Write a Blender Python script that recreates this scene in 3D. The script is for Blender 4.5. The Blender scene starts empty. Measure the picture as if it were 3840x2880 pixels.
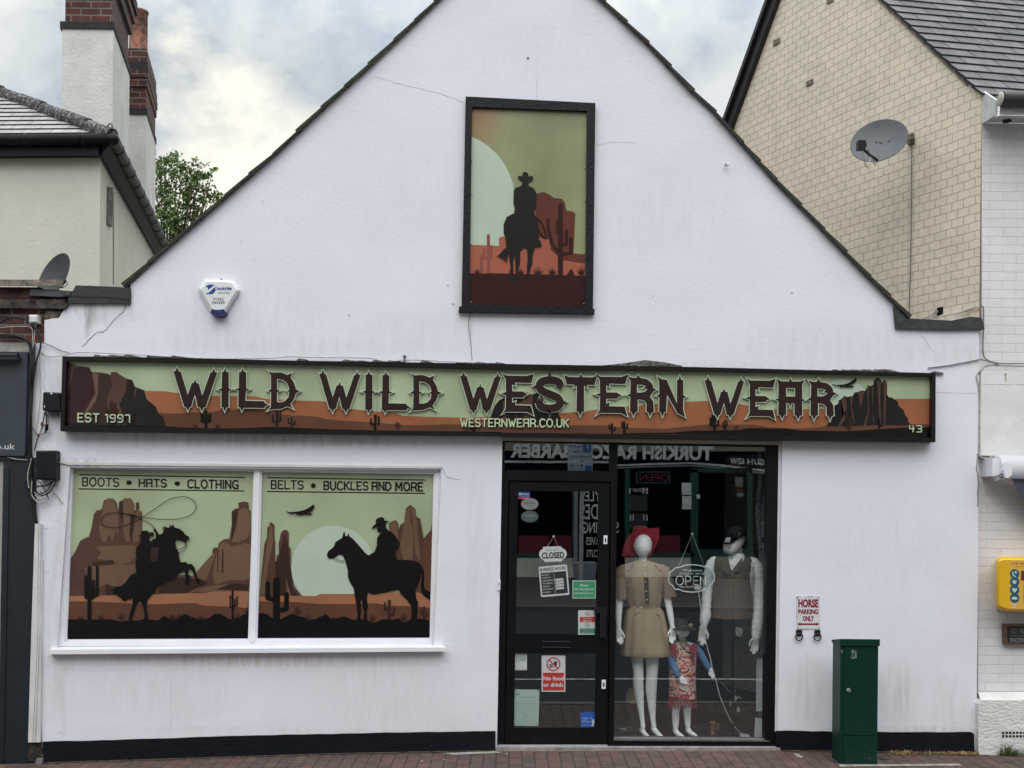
import bpy, math, random
from mathutils import Vector, Matrix
from mathutils.geometry import tessellate_polygon
from mathutils import noise as mnoise
rnd = random.Random(11)
SC = bpy.context.scene
COL = SC.collection
R = math.radians
# ------------------------------------------------------------------ camera
F, CX, CY, ZC, RO = 4200., 1920., 1880., 2.07, .010
D = F / 450.
CAM = Vector((0, -D, ZC))
cd = bpy.data.cameras.new('camera'); cam = bpy.data.objects.new('camera', cd); COL.objects.link(cam)
cd.sensor_width = 36; cd.lens = F / 3840 * 36; cd.shift_y = (CY - 1440) / 3840
cd.clip_start = .05; cd.clip_end = 2000
CO, SI = math.cos(RO), math.sin(RO)
cam.matrix_world = Matrix(((CO, -SI, 0, 0), (0, 0, -1, -D), (SI, CO, 0, ZC), (0, 0, 0, 1)))
SC.camera = cam
# ------------------------------------------------------------------ world: sky with broken cloud
SUN_EL, SUN_AZ = R(50), R(182)      # azimuth from +Y, clockwise: high, over the right shoulder of the viewer
W = bpy.data.worlds.new('World'); SC.world = W; W.use_nodes = True
nt = W.node_tree; nt.nodes.clear()
def N(nt, t, **k):
    n = nt.nodes.new(t)
    for a, b in k.items():
        if a.startswith('i_'):
            n.inputs[a[2:].replace('_', ' ')].default_value = b
        else: setattr(n, a, b)
    return n
def L(nt, a, b): nt.links.new(a, b)
out = N(nt, 'ShaderNodeOutputWorld'); bg = N(nt, 'ShaderNodeBackground'); L(nt, bg.outputs[0], out.inputs[0])
sky = N(nt, 'ShaderNodeTexSky', sky_type='NISHITA', sun_disc=False, sun_elevation=SUN_EL, sun_rotation=SUN_AZ, air_density=1.3, dust_density=2.5)
tc = N(nt, 'ShaderNodeTexCoord'); mp = N(nt, 'ShaderNodeMapping'); mp.inputs['Scale'].default_value = (1, 1, 1.25)
mp.inputs['Location'].default_value = (4.7, .7, 1.5)
L(nt, tc.outputs['Generated'], mp.inputs[0])
n1 = N(nt, 'ShaderNodeTexNoise'); n1.inputs['Scale'].default_value = 3.1; n1.inputs['Detail'].default_value = 9; n1.inputs['Roughness'].default_value = .58; n1.inputs['Distortion'].default_value = .12
L(nt, mp.outputs[0], n1.inputs[0])
n2 = N(nt, 'ShaderNodeTexNoise'); n2.inputs['Scale'].default_value = 5.5; n2.inputs['Detail'].default_value = 8; n2.inputs['Roughness'].default_value = .6; n2.inputs['Distortion'].default_value = .2
L(nt, mp.outputs[0], n2.inputs[0])
def ramp(nt, src, stops):
    r = nt.nodes.new('ShaderNodeValToRGB'); e = r.color_ramp.elements
    while len(e) < len(stops): e.new(.5)
    for q, (p, c) in zip(e, stops):
        q.position = p; q.color = (c, c, c, 1) if not isinstance(c, tuple) else (*c, 1)
    L(nt, src, r.inputs[0]); return r
SKYG = 9.
grey = ramp(nt, n2.outputs[0], [(.40, tuple(SKYG * v / 10 for v in (4.1, 4.7, 5.3))), (.50, tuple(SKYG * v / 10 for v in (5.5, 6.0, 6.35))), (.60, tuple(SKYG * v / 10 for v in (6.6, 6.95, 7.05)))])
mixc = N(nt, 'ShaderNodeMix', data_type='RGBA')
cov = ramp(nt, n1.outputs[0], [(.36, .55), (.50, 1.)])
L(nt, cov.outputs[0], mixc.inputs[0])
gain = N(nt, 'ShaderNodeMix', data_type='RGBA', blend_type='MULTIPLY'); gain.inputs[0].default_value = 1; gain.inputs[7].default_value = (.85, .85, .85, 1)
L(nt, sky.outputs[0], gain.inputs[6]); L(nt, gain.outputs[2], mixc.inputs[6]); L(nt, grey.outputs[0], mixc.inputs[7])
hot = ramp(nt, n1.outputs[0], [(.53, 0.), (.64, 1.)])
mixh = N(nt, 'ShaderNodeMix', data_type='RGBA'); L(nt, hot.outputs[0], mixh.inputs[0]); L(nt, mixc.outputs[2], mixh.inputs[6]); mixh.inputs[7].default_value = (SKYG * .98, SKYG * .95, SKYG * .80, 1)
# overcast skies are brightest overhead
sz = N(nt, 'ShaderNodeSeparateXYZ'); L(nt, tc.outputs['Generated'], sz.inputs[0])
zr = ramp(nt, sz.outputs[2], [(.36, 1.), (.74, 2.1)])
zr.color_ramp.elements[1].color = (2.9, 2.85, 2.75, 1)
zm_ = N(nt, 'ShaderNodeMix', data_type='RGBA', blend_type='MULTIPLY'); zm_.inputs[0].default_value = 1; L(nt, mixh.outputs[2], zm_.inputs[6]); L(nt, zr.outputs[0], zm_.inputs[7])
L(nt, zm_.outputs[2], bg.inputs[0]); bg.inputs[1].default_value = .10
# ------------------------------------------------------------------ sun, softened by cloud
sl = bpy.data.lights.new('sun', 'SUN'); sl.energy = .95; sl.angle = R(55); sl.color = (1, .98, .96)
sun = bpy.data.objects.new('sun', sl); COL.objects.link(sun)
sd = Vector((math.sin(SUN_AZ) * math.cos(SUN_EL), math.cos(SUN_AZ) * math.cos(SUN_EL), math.sin(SUN_EL)))
sun.rotation_euler = sd.to_track_quat('Z', 'Y').to_euler()
SC.view_settings.view_transform = 'Standard'; SC.view_settings.look = 'None'; SC.view_settings.gamma = 1
SC.view_settings.exposure = 0.40
# ------------------------------------------------------------------ pixel <-> place helpers (pixels of the 3840 x 2880 photo)
def ray(px, py):
    u, v = (px - CX) / F, (CY - py) / F
    return Vector((u * CO - v * SI, 1, u * SI + v * CO))
def P(px, py, Y=0.): return CAM + ray(px, py) * (D + Y)
def S(Y): return F / (D + Y)                      # pixels per metre at depth Y
def on_plane(px, py, A, d):                       # where the ray meets the vertical plane through A along d
    n = Vector((d.y, -d.x, 0)); r = ray(px, py)
    return CAM + r * ((A - CAM).dot(n) / r.dot(n))
def zm(x0, y0, s): return lambda pts: [(x0 + a * s, y0 + b * s) for a, b in pts]
G_Y = .10                                          # depth of the shop glass
def PV(px, py, Yv):                                # a point seen mirrored in the shop glass
    p = P(px, py, Yv); return Vector((p.x, 2 * G_Y - p.y, p.z))
# ------------------------------------------------------------------ mesh collector
class M:
    def __init__(s): s.v = []; s.f = []; s.m = []; s.uv = []; s.sm = []
    def add(s, pts): b = len(s.v); s.v += [Vector(p) for p in pts]; return b
    def face(s, pts, mi=0, uv=None, sm=False):
        b = s.add(pts); s.f.append(list(range(b, b + len(pts)))); s.m.append(mi); s.uv.append(uv); s.sm.append(sm)
    def idx(s, ids, mi=0, uv=None, sm=True): s.f.append(list(ids)); s.m.append(mi); s.uv.append(uv); s.sm.append(sm)
    def poly(s, loops, mi=0, uvf=None):
        flat = [Vector(p) for l in loops for p in l]; b = s.add(flat)
        for t in tessellate_polygon([[Vector(p) for p in l] for l in loops]):
            s.f.append([b + i for i in t]); s.m.append(mi); s.sm.append(False)
            s.uv.append([uvf(flat[i]) for i in t] if uvf else None)
    def prism(s, pts, Y0, Y1, mi=0, holes=(), smi=None, back=True):
        lp = [[P(x, y, Y0) for x, y in l] for l in [pts, *holes]]
        s.poly(lp, mi); o = Vector((0, Y1 - Y0, 0))
        for l in lp:
            for i in range(len(l)):
                a, b = l[i], l[(i + 1) % len(l)]; s.face([a, b, b + o, a + o], mi if smi is None else smi)
        if back: s.poly([[p + o for p in l] for l in lp], mi if smi is None else smi)
    def box(s, x0, x1, y0, y1, z0, z1, mi=0):
        p = [Vector((x, y, z)) for z in (z0, z1) for y in (y0, y1) for x in (x0, x1)]
        for q in ((0, 1, 3, 2), (4, 6, 7, 5), (0, 4, 5, 1), (2, 3, 7, 6), (0, 2, 6, 4), (1, 5, 7, 3)): s.face([p[i] for i in q], mi)
    def hexa(s, A, B, mi=0):                       # two matching quads A (front) and B (back)
        s.face(A, mi); s.face(B[::-1], mi)
        for i in range(4): s.face([A[i], A[(i + 1) % 4], B[(i + 1) % 4], B[i]], mi)
    def tube(s, pts, r, n=7, mi=0, cap=True, ell=None, smooth=True):
        pts = [Vector(p) for p in pts]; k = len(pts); rr = r if isinstance(r, (list, tuple)) else [r] * k
        b0 = len(s.v); up = None
        for i in range(k):
            t = (pts[min(i + 1, k - 1)] - pts[max(i - 1, 0)])
            t = t.normalized() if t.length > 1e-9 else Vector((0, 0, 1))
            if up is None: up = t.cross(Vector((0, 1, 0)) if abs(t.y) < .9 else Vector((1, 0, 0))).normalized()
            a = (up - t * up.dot(t)); a = a.normalized() if a.length > 1e-6 else t.orthogonal().normalized(); up = a; c = t.cross(a)
            for j in range(n):
                w = 2 * math.pi * j / n
                s.v.append(pts[i] + a * rr[i] * math.cos(w) + c * rr[i] * (ell or 1) * math.sin(w))
        for i in range(k - 1):
            for j in range(n):
                q = b0 + i * n; s.idx((q + j, q + (j + 1) % n, q + n + (j + 1) % n, q + n + j), mi, None, smooth)
        if cap:
            s.idx(range(b0, b0 + n), mi, None, False); s.idx(range(b0 + (k - 1) * n, b0 + k * n), mi, None, False)
    def rings(s, rings, mi=0, cap=True, smooth=True, close=True, uv=False):
        n = len(rings[0]); b0 = len(s.v)
        for r_ in rings: s.v += [Vector(p) for p in r_]
        for i in range(len(rings) - 1):
            for j in range(n if close else n - 1):
                q = b0 + i * n; u = None
                if uv: u = [(j / n, i), ((j + 1) / n, i), ((j + 1) / n, i + 1), (j / n, i + 1)]
                s.idx((q + j, q + (j + 1) % n, q + n + (j + 1) % n, q + n + j), mi, u, smooth)
        if cap: s.idx(range(b0, b0 + n), mi, None, False); s.idx(range(b0 + (len(rings) - 1) * n, b0 + len(rings) * n), mi, None, False)
    def ball(s, c, r, mi=0, n=10, sc=(1, 1, 1)):
        c = Vector(c); rg = []
        for i in range(n // 2 + 1):
            t = math.pi * i / (n // 2); e = max(math.sin(t), 1e-3)
            rg.append([c + Vector((r * sc[0] * e * math.cos(2 * math.pi * j / n), r * sc[1] * e * math.sin(2 * math.pi * j / n), r * sc[2] * math.cos(t))) for j in range(n)])
        s.rings(rg, mi)
    def ribbon(s, pts, w, Y, mi=0):                # a line drawn on a plane of depth Y, width in pixels
        for i in range(len(pts) - 1):
            (x0, y0), (x1, y1) = pts[i], pts[i + 1]; l = math.hypot(x1 - x0, y1 - y0) or 1
            nx, ny = -(y1 - y0) / l * w / 2, (x1 - x0) / l * w / 2
            Yi = Y - .00005 * (i % 2)
            s.face([P(x0 + nx, y0 + ny, Yi), P(x1 + nx, y1 + ny, Yi), P(x1 - nx, y1 - ny, Yi), P(x0 - nx, y0 - ny, Yi)], mi)
    def build(s, name, mats, parent=None, **props):
        me = bpy.data.meshes.new(name); off = Vector((0, 0, 0)); q = parent
        while q is not None: off += q.location; q = q.parent
        if not isinstance(mats, (list, tuple)): mats = [mats]
        loc = props.pop('loc', None)
        if parent is None and loc is None and s.v:
            xs = [p.x for p in s.v]; ys = [p.y for p in s.v]; zs = [p.z for p in s.v]
            loc = Vector(((min(xs) + max(xs)) / 2, (min(ys) + max(ys)) / 2, min(zs)))
        loc = Vector(loc) if loc is not None else Vector((0, 0, 0))
        me.from_pydata([tuple(p - off - loc) for p in s.v], [], s.f)
        for m_ in mats: me.materials.append(m_)
        me.polygons.foreach_set('material_index', s.m); me.polygons.foreach_set('use_smooth', s.sm)
        if any(u is not None for u in s.uv):
            ul = me.uv_layers.new(name='UVMap'); k = 0
            for f, u in zip(s.f, s.uv):
                for j in range(len(f)):
                    if u is not None: ul.data[k].uv = u[j]
                    k += 1
        me.update()
        o = bpy.data.objects.new(name, me); COL.objects.link(o)
        if parent is not None: o.parent = parent
        o.location = loc
        for a, b in props.items(): o[a] = b
        return o
def thing(name, loc, label, cat, group=None):
    o = bpy.data.objects.new(name, None); COL.objects.link(o); o.location = loc; o.empty_display_size = .1
    o['label'] = label; o['category'] = cat
    if group: o['group'] = group
    return o
def spl(pts, n=6):                                 # Catmull-Rom through the points (any dimension)
    pts = [Vector(p) for p in pts]; o = []
    for i in range(len(pts) - 1):
        a, b, c, d = pts[max(i - 1, 0)], pts[i], pts[i + 1], pts[min(i + 2, len(pts) - 1)]
        for k in range(n):
            t = k / n
            o.append(.5 * ((2 * b) + (c - a) * t + (2 * a - 5 * b + 4 * c - d) * t * t + (3 * b - a - 3 * c + d) * t ** 3))
    return o + [pts[-1]]
def cspl(pts, n=5):                                # closed smooth outline, 2-D
    k = len(pts); o = []
    P2 = [Vector(p) for p in pts]
    for i in range(k):
        a, b, c, d = P2[i - 1], P2[i], P2[(i + 1) % k], P2[(i + 2) % k]
        for j in range(n):
            t = j / n; q = .5 * ((2 * b) + (c - a) * t + (2 * a - 5 * b + 4 * c - d) * t * t + (3 * b - a - 3 * c + d) * t ** 3); o.append((q.x, q.y))
    return o
def inset(pts, d):                                 # mitred offset of an outline; d > 0 shrinks
    k = len(pts); ar = sum(pts[i][0] * pts[(i + 1) % k][1] - pts[(i + 1) % k][0] * pts[i][1] for i in range(k)) / 2
    sg = 1 if ar > 0 else -1; o = []
    for i in range(k):
        p, c, q = Vector(pts[i - 1]), Vector(pts[i]), Vector(pts[(i + 1) % k])
        e1, e2 = (c - p), (q - c)
        if e1.length < 1e-6 or e2.length < 1e-6: o.append(tuple(c)); continue
        e1.normalize(); e2.normalize()
        n1, n2 = Vector((-e1.y, e1.x)) * sg, Vector((-e2.y, e2.x)) * sg
        b = n1 + n2
        b = b.normalized() if b.length > 1e-4 else n1
        l = d / max(b.dot(n1), .28); o.append(tuple(c + b * l))
    return o
# ------------------------------------------------------------------ lettering
_tc = {}
def glyphs(s, bold=0.):
    if (s, bold) in _tc: return _tc[(s, bold)]
    cu = bpy.data.curves.new('t', 'FONT'); cu.body = s; cu.offset = bold; cu.resolution_u = 3
    ob = bpy.data.objects.new('t', cu); COL.objects.link(ob)
    dg = bpy.context.evaluated_depsgraph_get(); me = bpy.data.meshes.new_from_object(ob.evaluated_get(dg))
    v = [(p.co.x, p.co.y) for p in me.vertices]; f = [list(p.vertices) for p in me.polygons]
    bpy.data.objects.remove(ob); bpy.data.curves.remove(cu); bpy.data.meshes.remove(me)
    x0, x1 = min(p[0] for p in v), max(p[0] for p in v); y0, y1 = min(p[1] for p in v), max(p[1] for p in v)
    _tc[(s, bold)] = ([((a - x0) / (x1 - x0), (b - y0) / (y1 - y0)) for a, b in v], f); return _tc[(s, bold)]
def text(m, s, TL, TR, BL, Y=0., mi=0, bold=.0, place=None):
    """the string's own box is laid on the pixel parallelogram TL, TR, BL (swap TL and TR for mirror writing)"""
    v, f = glyphs(s, bold); place = place or P; b = len(m.v)
    for a, c in v:
        m.v.append(place(TL[0] + a * (TR[0] - TL[0]) + (1 - c) * (BL[0] - TL[0]), TL[1] + a * (TR[1] - TL[1]) + (1 - c) * (BL[1] - TL[1]), Y))
    for q in f: m.idx([b + i for i in q], mi, None, False)
def label_line(m, s, x0, x1, y0, y1, Y, mi, bold=0., dy=0.): text(m, s, (x0, y0), (x1, y0 + dy), (x0, y1), Y, mi, bold)
# ------------------------------------------------------------------ materials
def mat(name, col, rough=.6, var=.12, scale=9., bump=0., bscale=60., metal=0., coat=0., col2=None, spec=.5, detail=6, stretch=None, post=None, sheen=0., contrast=(.3, .72)):
    m = bpy.data.materials.new(name); m.use_nodes = True; t = m.node_tree; b = t.nodes['Principled BSDF']
    b.inputs['Roughness'].default_value = rough; b.inputs['Metallic'].default_value = metal
    b.inputs['Coat Weight'].default_value = coat; b.inputs['Coat Roughness'].default_value = .06
    b.inputs['Specular IOR Level'].default_value = spec; b.inputs['Sheen Weight'].default_value = sheen
    g = N(t, 'ShaderNodeNewGeometry'); src = g.outputs['Position']
    if stretch:
        k = N(t, 'ShaderNodeMapping'); k.inputs['Scale'].default_value = stretch; L(t, src, k.inputs[0]); srcn = k.outputs[0]
    else: srcn = src
    n = N(t, 'ShaderNodeTexNoise'); n.inputs['Scale'].default_value = scale; n.inputs['Detail'].default_value = detail; n.inputs['Roughness'].default_value = .62
    L(t, srcn, n.inputs[0])
    c2 = col2 or tuple(max(0, c * (1 - 2 * var)) for c in col)
    c1 = col if col2 else tuple(min(1, c * (1 + var)) for c in col)
    r = ramp(t, n.outputs[0], [(contrast[0], c2), (contrast[1], c1)])
    last = r.outputs[0]
    if post: last = post(t, g, last)
    L(t, last, b.inputs['Base Color'])
    if bump:
        n3 = N(t, 'ShaderNodeTexNoise'); n3.inputs['Scale'].default_value = bscale; n3.inputs['Detail'].default_value = 5; L(t, srcn, n3.inputs[0])
        u = N(t, 'ShaderNodeBump'); u.inputs['Strength'].default_value = bump; u.inputs['Distance'].default_value = .01; L(t, n3.outputs[0], u.inputs['Height']); L(t, u.outputs[0], b.inputs['Normal'])
    return m
def over(t, base, fac, col, mul=False):
    k = N(t, 'ShaderNodeMix', data_type='RGBA', blend_type='MULTIPLY' if mul else 'MIX'); L(t, fac, k.inputs[0]); L(t, base, k.inputs[6])
    if isinstance(col, tuple): k.inputs[7].default_value = (*col, 1)
    else: L(t, col, k.inputs[7])
    return k.outputs[2]
def mth(t, op, a, b=None, clamp=False):
    k = N(t, 'ShaderNodeMath', operation=op, use_clamp=clamp)
    for i, q in enumerate((a, b)):
        if q is None: continue
        if isinstance(q, (int, float)): k.inputs[i].default_value = q
        else: L(t, q, k.inputs[i])
    return k.outputs[0]
def stains(blobs, streak=(9, 9, 1.2)):
    """weather marks with a place of their own: (px, py, rx px, ry px, colour, strength) on the front wall"""
    def f(t, g, last):
        k = N(t, 'ShaderNodeMapping'); k.inputs['Scale'].default_value = streak; L(t, g.outputs['Position'], k.inputs[0])
        n = N(t, 'ShaderNodeTexNoise'); n.inputs['Scale'].default_value = 2.4; n.inputs['Detail'].default_value = 7; L(t, k.outputs[0], n.inputs[0])
        nr = ramp(t, n.outputs[0], [(.34, 0.), (.70, .85)])
        sx = N(t, 'ShaderNodeSeparateXYZ'); L(t, g.outputs['Position'], sx.inputs[0])
        for (px, py, rx, ry, c, st) in blobs:
            q = P(px, py); ax = mth(t, 'MULTIPLY', mth(t, 'SUBTRACT', sx.outputs[0], q.x), 450. / rx); az = mth(t, 'MULTIPLY', mth(t, 'SUBTRACT', sx.outputs[2], q.z), 450. / ry)
            d = mth(t, 'SUBTRACT', 1., mth(t, 'ADD', mth(t, 'MULTIPLY', ax, ax), mth(t, 'MULTIPLY', az, az)), True)
            last = over(t, last, mth(t, 'MULTIPLY', mth(t, 'MULTIPLY', d, nr.outputs[0]), st, True), c)
        return last
    return f
def brickmat(name, c1, c2, cm, bw, bh, mortar=.01, bump=.6, rough=.85, swap=False, uv=True, off=.5, noisec=None, bias=0., squash=1., mbump=1., wob=.004):
    m = bpy.data.materials.new(name); m.use_nodes = True; t = m.node_tree; b = t.nodes['Principled BSDF']; b.inputs['Roughness'].default_value = rough
    g = N(t, 'ShaderNodeNewGeometry'); tcn = N(t, 'ShaderNodeTexCoord'); src = tcn.outputs['UV'] if uv else g.outputs['Position']
    if swap:
        sx = N(t, 'ShaderNodeSeparateXYZ'); cb = N(t, 'ShaderNodeCombineXYZ'); L(t, src, sx.inputs[0]); L(t, sx.outputs[1], cb.inputs[0]); L(t, sx.outputs[0], cb.inputs[1]); src = cb.outputs[0]
    nn = N(t, 'ShaderNodeTexNoise'); nn.inputs['Scale'].default_value = 7.; nn.inputs['Detail'].default_value = 4; L(t, g.outputs['Position'], nn.inputs[0])
    vm = N(t, 'ShaderNodeVectorMath', operation='MULTIPLY_ADD'); vm.inputs[1].default_value = (wob * 2.4,) * 3; L(t, nn.outputs['Color'], vm.inputs[0]); L(t, src, vm.inputs[2])
    bt = N(t, 'ShaderNodeTexBrick', offset=off, squash=squash); L(t, vm.outputs[0], bt.inputs[0])
    bt.inputs['Color1'].default_value = (*c1, 1); bt.inputs['Color2'].default_value = (*c2, 1); bt.inputs['Mortar'].default_value = (*cm, 1)
    bt.inputs['Scale'].default_value = 1; bt.inputs['Brick Width'].default_value = bw; bt.inputs['Row Height'].default_value = bh; bt.inputs['Mortar Size'].default_value = mortar; bt.inputs['Mortar Smooth'].default_value = .35; bt.inputs['Bias'].default_value = bias
    n = N(t, 'ShaderNodeTexNoise'); n.inputs['Scale'].default_value = 5.; n.inputs['Detail'].default_value = 8; n.inputs['Roughness'].default_value = .7; L(t, g.outputs['Position'], n.inputs[0])
    rr = ramp(t, n.outputs[0], [(.3, .66), (.7, 1.12)] if noisec is None else noisec)
    k = N(t, 'ShaderNodeMix', data_type='RGBA', blend_type='MULTIPLY'); k.inputs[0].default_value = 1; L(t, bt.outputs[0], k.inputs[6]); L(t, rr.outputs[0], k.inputs[7]); L(t, k.outputs[2], b.inputs['Base Color'])
    n3 = N(t, 'ShaderNodeTexNoise'); n3.inputs['Scale'].default_value = 90; n3.inputs['Detail'].default_value = 4; L(t, g.outputs['Position'], n3.inputs[0])
    h = mth(t, 'ADD', mth(t, 'MULTIPLY', bt.outputs['Fac'], -mbump), mth(t, 'MULTIPLY', n3.outputs[0], .45))
    u = N(t, 'ShaderNodeBump'); u.inputs['Strength'].default_value = bump; u.inputs['Distance'].default_value = .006; L(t, h, u.inputs['Height']); L(t, u.outputs[0], b.inputs['Normal'])
    return m
def flat(name, col, rough=.5, coat=0., var=.05): return mat(name, col, rough, var, 6., coat=coat)
def glassmat(name, refl=.16, tint=(.78, .85, .87), rough=.0):
    m = bpy.data.materials.new(name); m.use_nodes = True; t = m.node_tree; t.nodes.clear()
    o = N(t, 'ShaderNodeOutputMaterial'); a = N(t, 'ShaderNodeBsdfTransparent'); a.inputs[0].default_value = (*tint, 1)
    gl = N(t, 'ShaderNodeBsdfGlossy'); gl.inputs[0].default_value = (.9, .97, 1, 1); gl.inputs['Roughness'].default_value = rough
    lw = N(t, 'ShaderNodeFresnel'); lw.inputs[0].default_value = 1.5
    g = N(t, 'ShaderNodeNewGeometry'); n = N(t, 'ShaderNodeTexNoise'); n.inputs['Scale'].default_value = 1.1; L(t, g.outputs['Position'], n.inputs[0])
    bu = N(t, 'ShaderNodeBump'); bu.inputs['Strength'].default_value = .05; bu.inputs['Distance'].default_value = .01; L(t, n.outputs[0], bu.inputs['Height']); L(t, bu.outputs[0], gl.inputs['Normal'])
    k = N(t, 'ShaderNodeMixShader'); L(t, mth(t, 'ADD', mth(t, 'MULTIPLY', lw.outputs[0], 1.), refl - .04, True), k.inputs[0]); L(t, a.outputs[0], k.inputs[1]); L(t, gl.outputs[0], k.inputs[2]); L(t, k.outputs[0], o.inputs[0])
    return m
def emis(m, col, st):
    b = m.node_tree.nodes['Principled BSDF']; b.inputs['Emission Color'].default_value = (*col, 1); b.inputs['Emission Strength'].default_value = st; return m
DIRT = (.20, .19, .17)
m_wall = mat('white_render', (.765, .77, .865), .88, .05, 1.2, .16, 22, col2=(.705, .71, .79), contrast=(.30, .66), detail=9, stretch=(1, 1, 1.6), post=stains([
    (330, 1190, 22, 95, (.08, .09, .07), 1.), (345, 1170, 60, 60, (.35, .36, .36), .8), (268, 1150, 35, 40, DIRT, .7), (420, 1180, 120, 50, (.45, .45, .46), .6),
    (3365, 2595, 95, 140, (.38, .35, .31), .6), (3035, 2590, 95, 150, (.46, .39, .38), .55), (3560, 2640, 90, 130, (.48, .47, .48), .45), (3420, 2740, 330, 24, (.4, .37, .33), .5),
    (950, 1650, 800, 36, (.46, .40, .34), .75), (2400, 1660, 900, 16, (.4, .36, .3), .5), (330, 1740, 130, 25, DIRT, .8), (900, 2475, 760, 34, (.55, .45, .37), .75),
    (1600, 2700, 500, 90, (.66, .60, .57), .35), (230, 2300, 60, 500, (.48, .48, .49), .8), (230, 1500, 90, 250, (.50, .50, .52), .6), (3600, 1330, 300, 60, (.5, .5, .5), .45),
    (1000, 2738, 900, 16, (.55, .52, .5), .4), (1725, 1000, 30, 330, (.55, .53, .52), .4), (2250, 1000, 40, 330, (.55, .53, .52), .3), (1765, 1250, 14, 110, (.4, .38, .36), .9), (900, 1180, 420, 150, (.64, .65, .71), .8), (1500, 700, 330, 210, (.66, .67, .73), .7), (2500, 820, 380, 200, (.65, .66, .72), .75), (3050, 1290, 420, 90, (.62, .63, .68), .8), (2000, 200, 300, 150, (.66, .67, .73), .7), (3300, 2050, 300, 220, (.66, .67, .72), .7), (600, 2600, 380, 120, (.64, .65, .69), .7), (1400, 2560, 330, 160, (.65, .65, .69), .7), (1790, 2100, 60, 420, (.62, .62, .66), .7), (1100, 1300, 880, 40, (.58, .58, .62), .6), (2700, 1380, 800, 30, (.58, .58, .62), .6), (1500, 1240, 260, 70, (.63, .64, .70), .7)]))
m_plinth = mat('black_plinth_paint', (.0045, .007, .013), .7, .3, 5, .7, 26, spec=.12, stretch=(1, 1, 2.5), col2=(.009, .009, .012))
m_black = mat('black_frame_paint', (.005, .006, .008), .4, .2, 9, .05, 60, spec=.22)
m_black2 = mat('black_timber_paint', (.005, .007, .012), .5, .25, 9, .5, 40, spec=.25)
m_upvc = mat('white_upvc', (.80, .80, .87), .32, .03, 3, coat=.2)
m_upvc2 = mat('white_upvc_old', (.66, .66, .66), .5, .08, 5, .2, 30)
m_lead = mat('lead_flashing', (.024, .026, .032), .6, .35, 7, .6, 20, col2=(.018, .018, .022))
m_leadg = mat('green_stained_lead', (.030, .045, .042), .6, .4, 9, .7, 22, col2=(.012, .020, .018))
m_slate = mat('verge_slate', (.03, .029, .027), .8, .4, 14, .7, 40, col2=(.018, .017, .016))
m_moss = mat('mossy_slate', (.045, .06, .03), .9, .4, 14, .8, 40, col2=(.015, .018, .012))
m_crack = mat('faint_crack_line', (.57, .57, .62), .9, .3, 20)  # pale grey for fine cracks, peeling paint and the line across the board
m_crackd = mat('open_crack', (.27, .27, .29), .9, .3, 20)
m_cream = mat('cream_render', (.60, .585, .51), .9, .06, 1.6, .5, 40, col2=(.52, .515, .46), post=None)
m_creams = mat('cream_render_streaked_lit', (.74, .72, .60), .9, .06, 2.2, .5, 40, col2=(.58, .57, .47), stretch=(6, 6, .5))  # streaked side-wall copy; light from the right painted in as a yellower tone
m_white_p = mat('plain_white', (.78, .78, .78), .5, .03, 5)
m_cable = mat('black_cable', (.004, .0045, .006), .7, .2, 20)
m_cablew = mat('old_white_cable', (.42, .41, .38), .6, .25, 20)
m_cableg = mat('grey_cable', (.20, .20, .21), .6, .2, 20)
m_box = mat('black_plastic_box', (.006, .008, .012), .5, .2, 8, .2, 30, spec=.25)
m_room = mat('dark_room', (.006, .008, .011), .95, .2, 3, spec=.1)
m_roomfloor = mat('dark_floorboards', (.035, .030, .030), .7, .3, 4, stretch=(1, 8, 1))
m_glass = glassmat('shop_glass', .21, (.94, .97, .98))
m_glass2 = glassmat('door_glass', .22, (.9, .95, .96))
m_navy = mat('navy_shopfront_paint', (.005, .012, .019), .5, .15, 6, .1, 40)
m_navys = mat('slate_blue_board', (.030, .042, .056), .55, .12, 4)
# ------------------------------------------------------------------ ground heights
GX = [(0, 2866), (165, 2859), (900, 2836), (1300, 2824), (1860, 2813), (2900, 2812), (3660, 2824), (3840, 2830)]
GXZ = [(P(x, y).x, P(x, y).z) for x, y in GX]
def lerp_tab(tab, x):
    if x <= tab[0][0]: return tab[0][1]
    for (a, b), (c, d) in zip(tab, tab[1:]):
        if x <= c: return b + (d - b) * (x - a) / (c - a)
    return tab[-1][1]
PROF = [(-14., .66), (-11.6, .66), (-6.02, .62), (-6.0, .54), (-4.6, .42), (-3.3, .06), (-2.12, -.10), (-2.1, .0), (1., 0.)]
def gz(x, y):
    return lerp_tab(PROF, y) + lerp_tab(GXZ, x) * max(0, min(1, 1 + (y + 2) / 6))
# ================================================================== ground
m = M()
def sheet(m, xs, ys, dz=0., mi=0, uv=False):
    b = len(m.v)
    for y in ys:
        for x in xs: m.v.append(Vector((x, y, gz(x, y) + dz)))
    for j in range(len(ys) - 1):
        for i in range(len(xs) - 1):
            q = b + j * len(xs) + i; m.idx((q, q + 1, q + 1 + len(xs), q + len(xs)), mi, None, False)
XS = [-60, -20, -9] + [-6 + .4 * i for i in range(31)] + [9, 20, 60]
m_pave = brickmat('brick_pavers', (.115, .062, .052), (.078, .055, .050), (.03, .028, .027), .205, .1035, .005, 1., .9, swap=True, uv=False, noisec=[(.3, .62), (.68, 1.25)], wob=.003)
m_asph = mat('asphalt', (.030, .034, .040), .9, .25, 18, .8, 120)
m_paint = mat('worn_road_paint', (.55, .55, .52), .8, .2, 12)
m_kerb = mat('kerb_stone', (.15, .145, .14), .9, .2, 9, .5, 60)
sheet(m, XS, [-1.97, -1.2, -.6, -.2, .3]); m.build('pavement', m_pave, kind='structure')
m = M(); m2 = M()
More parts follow.
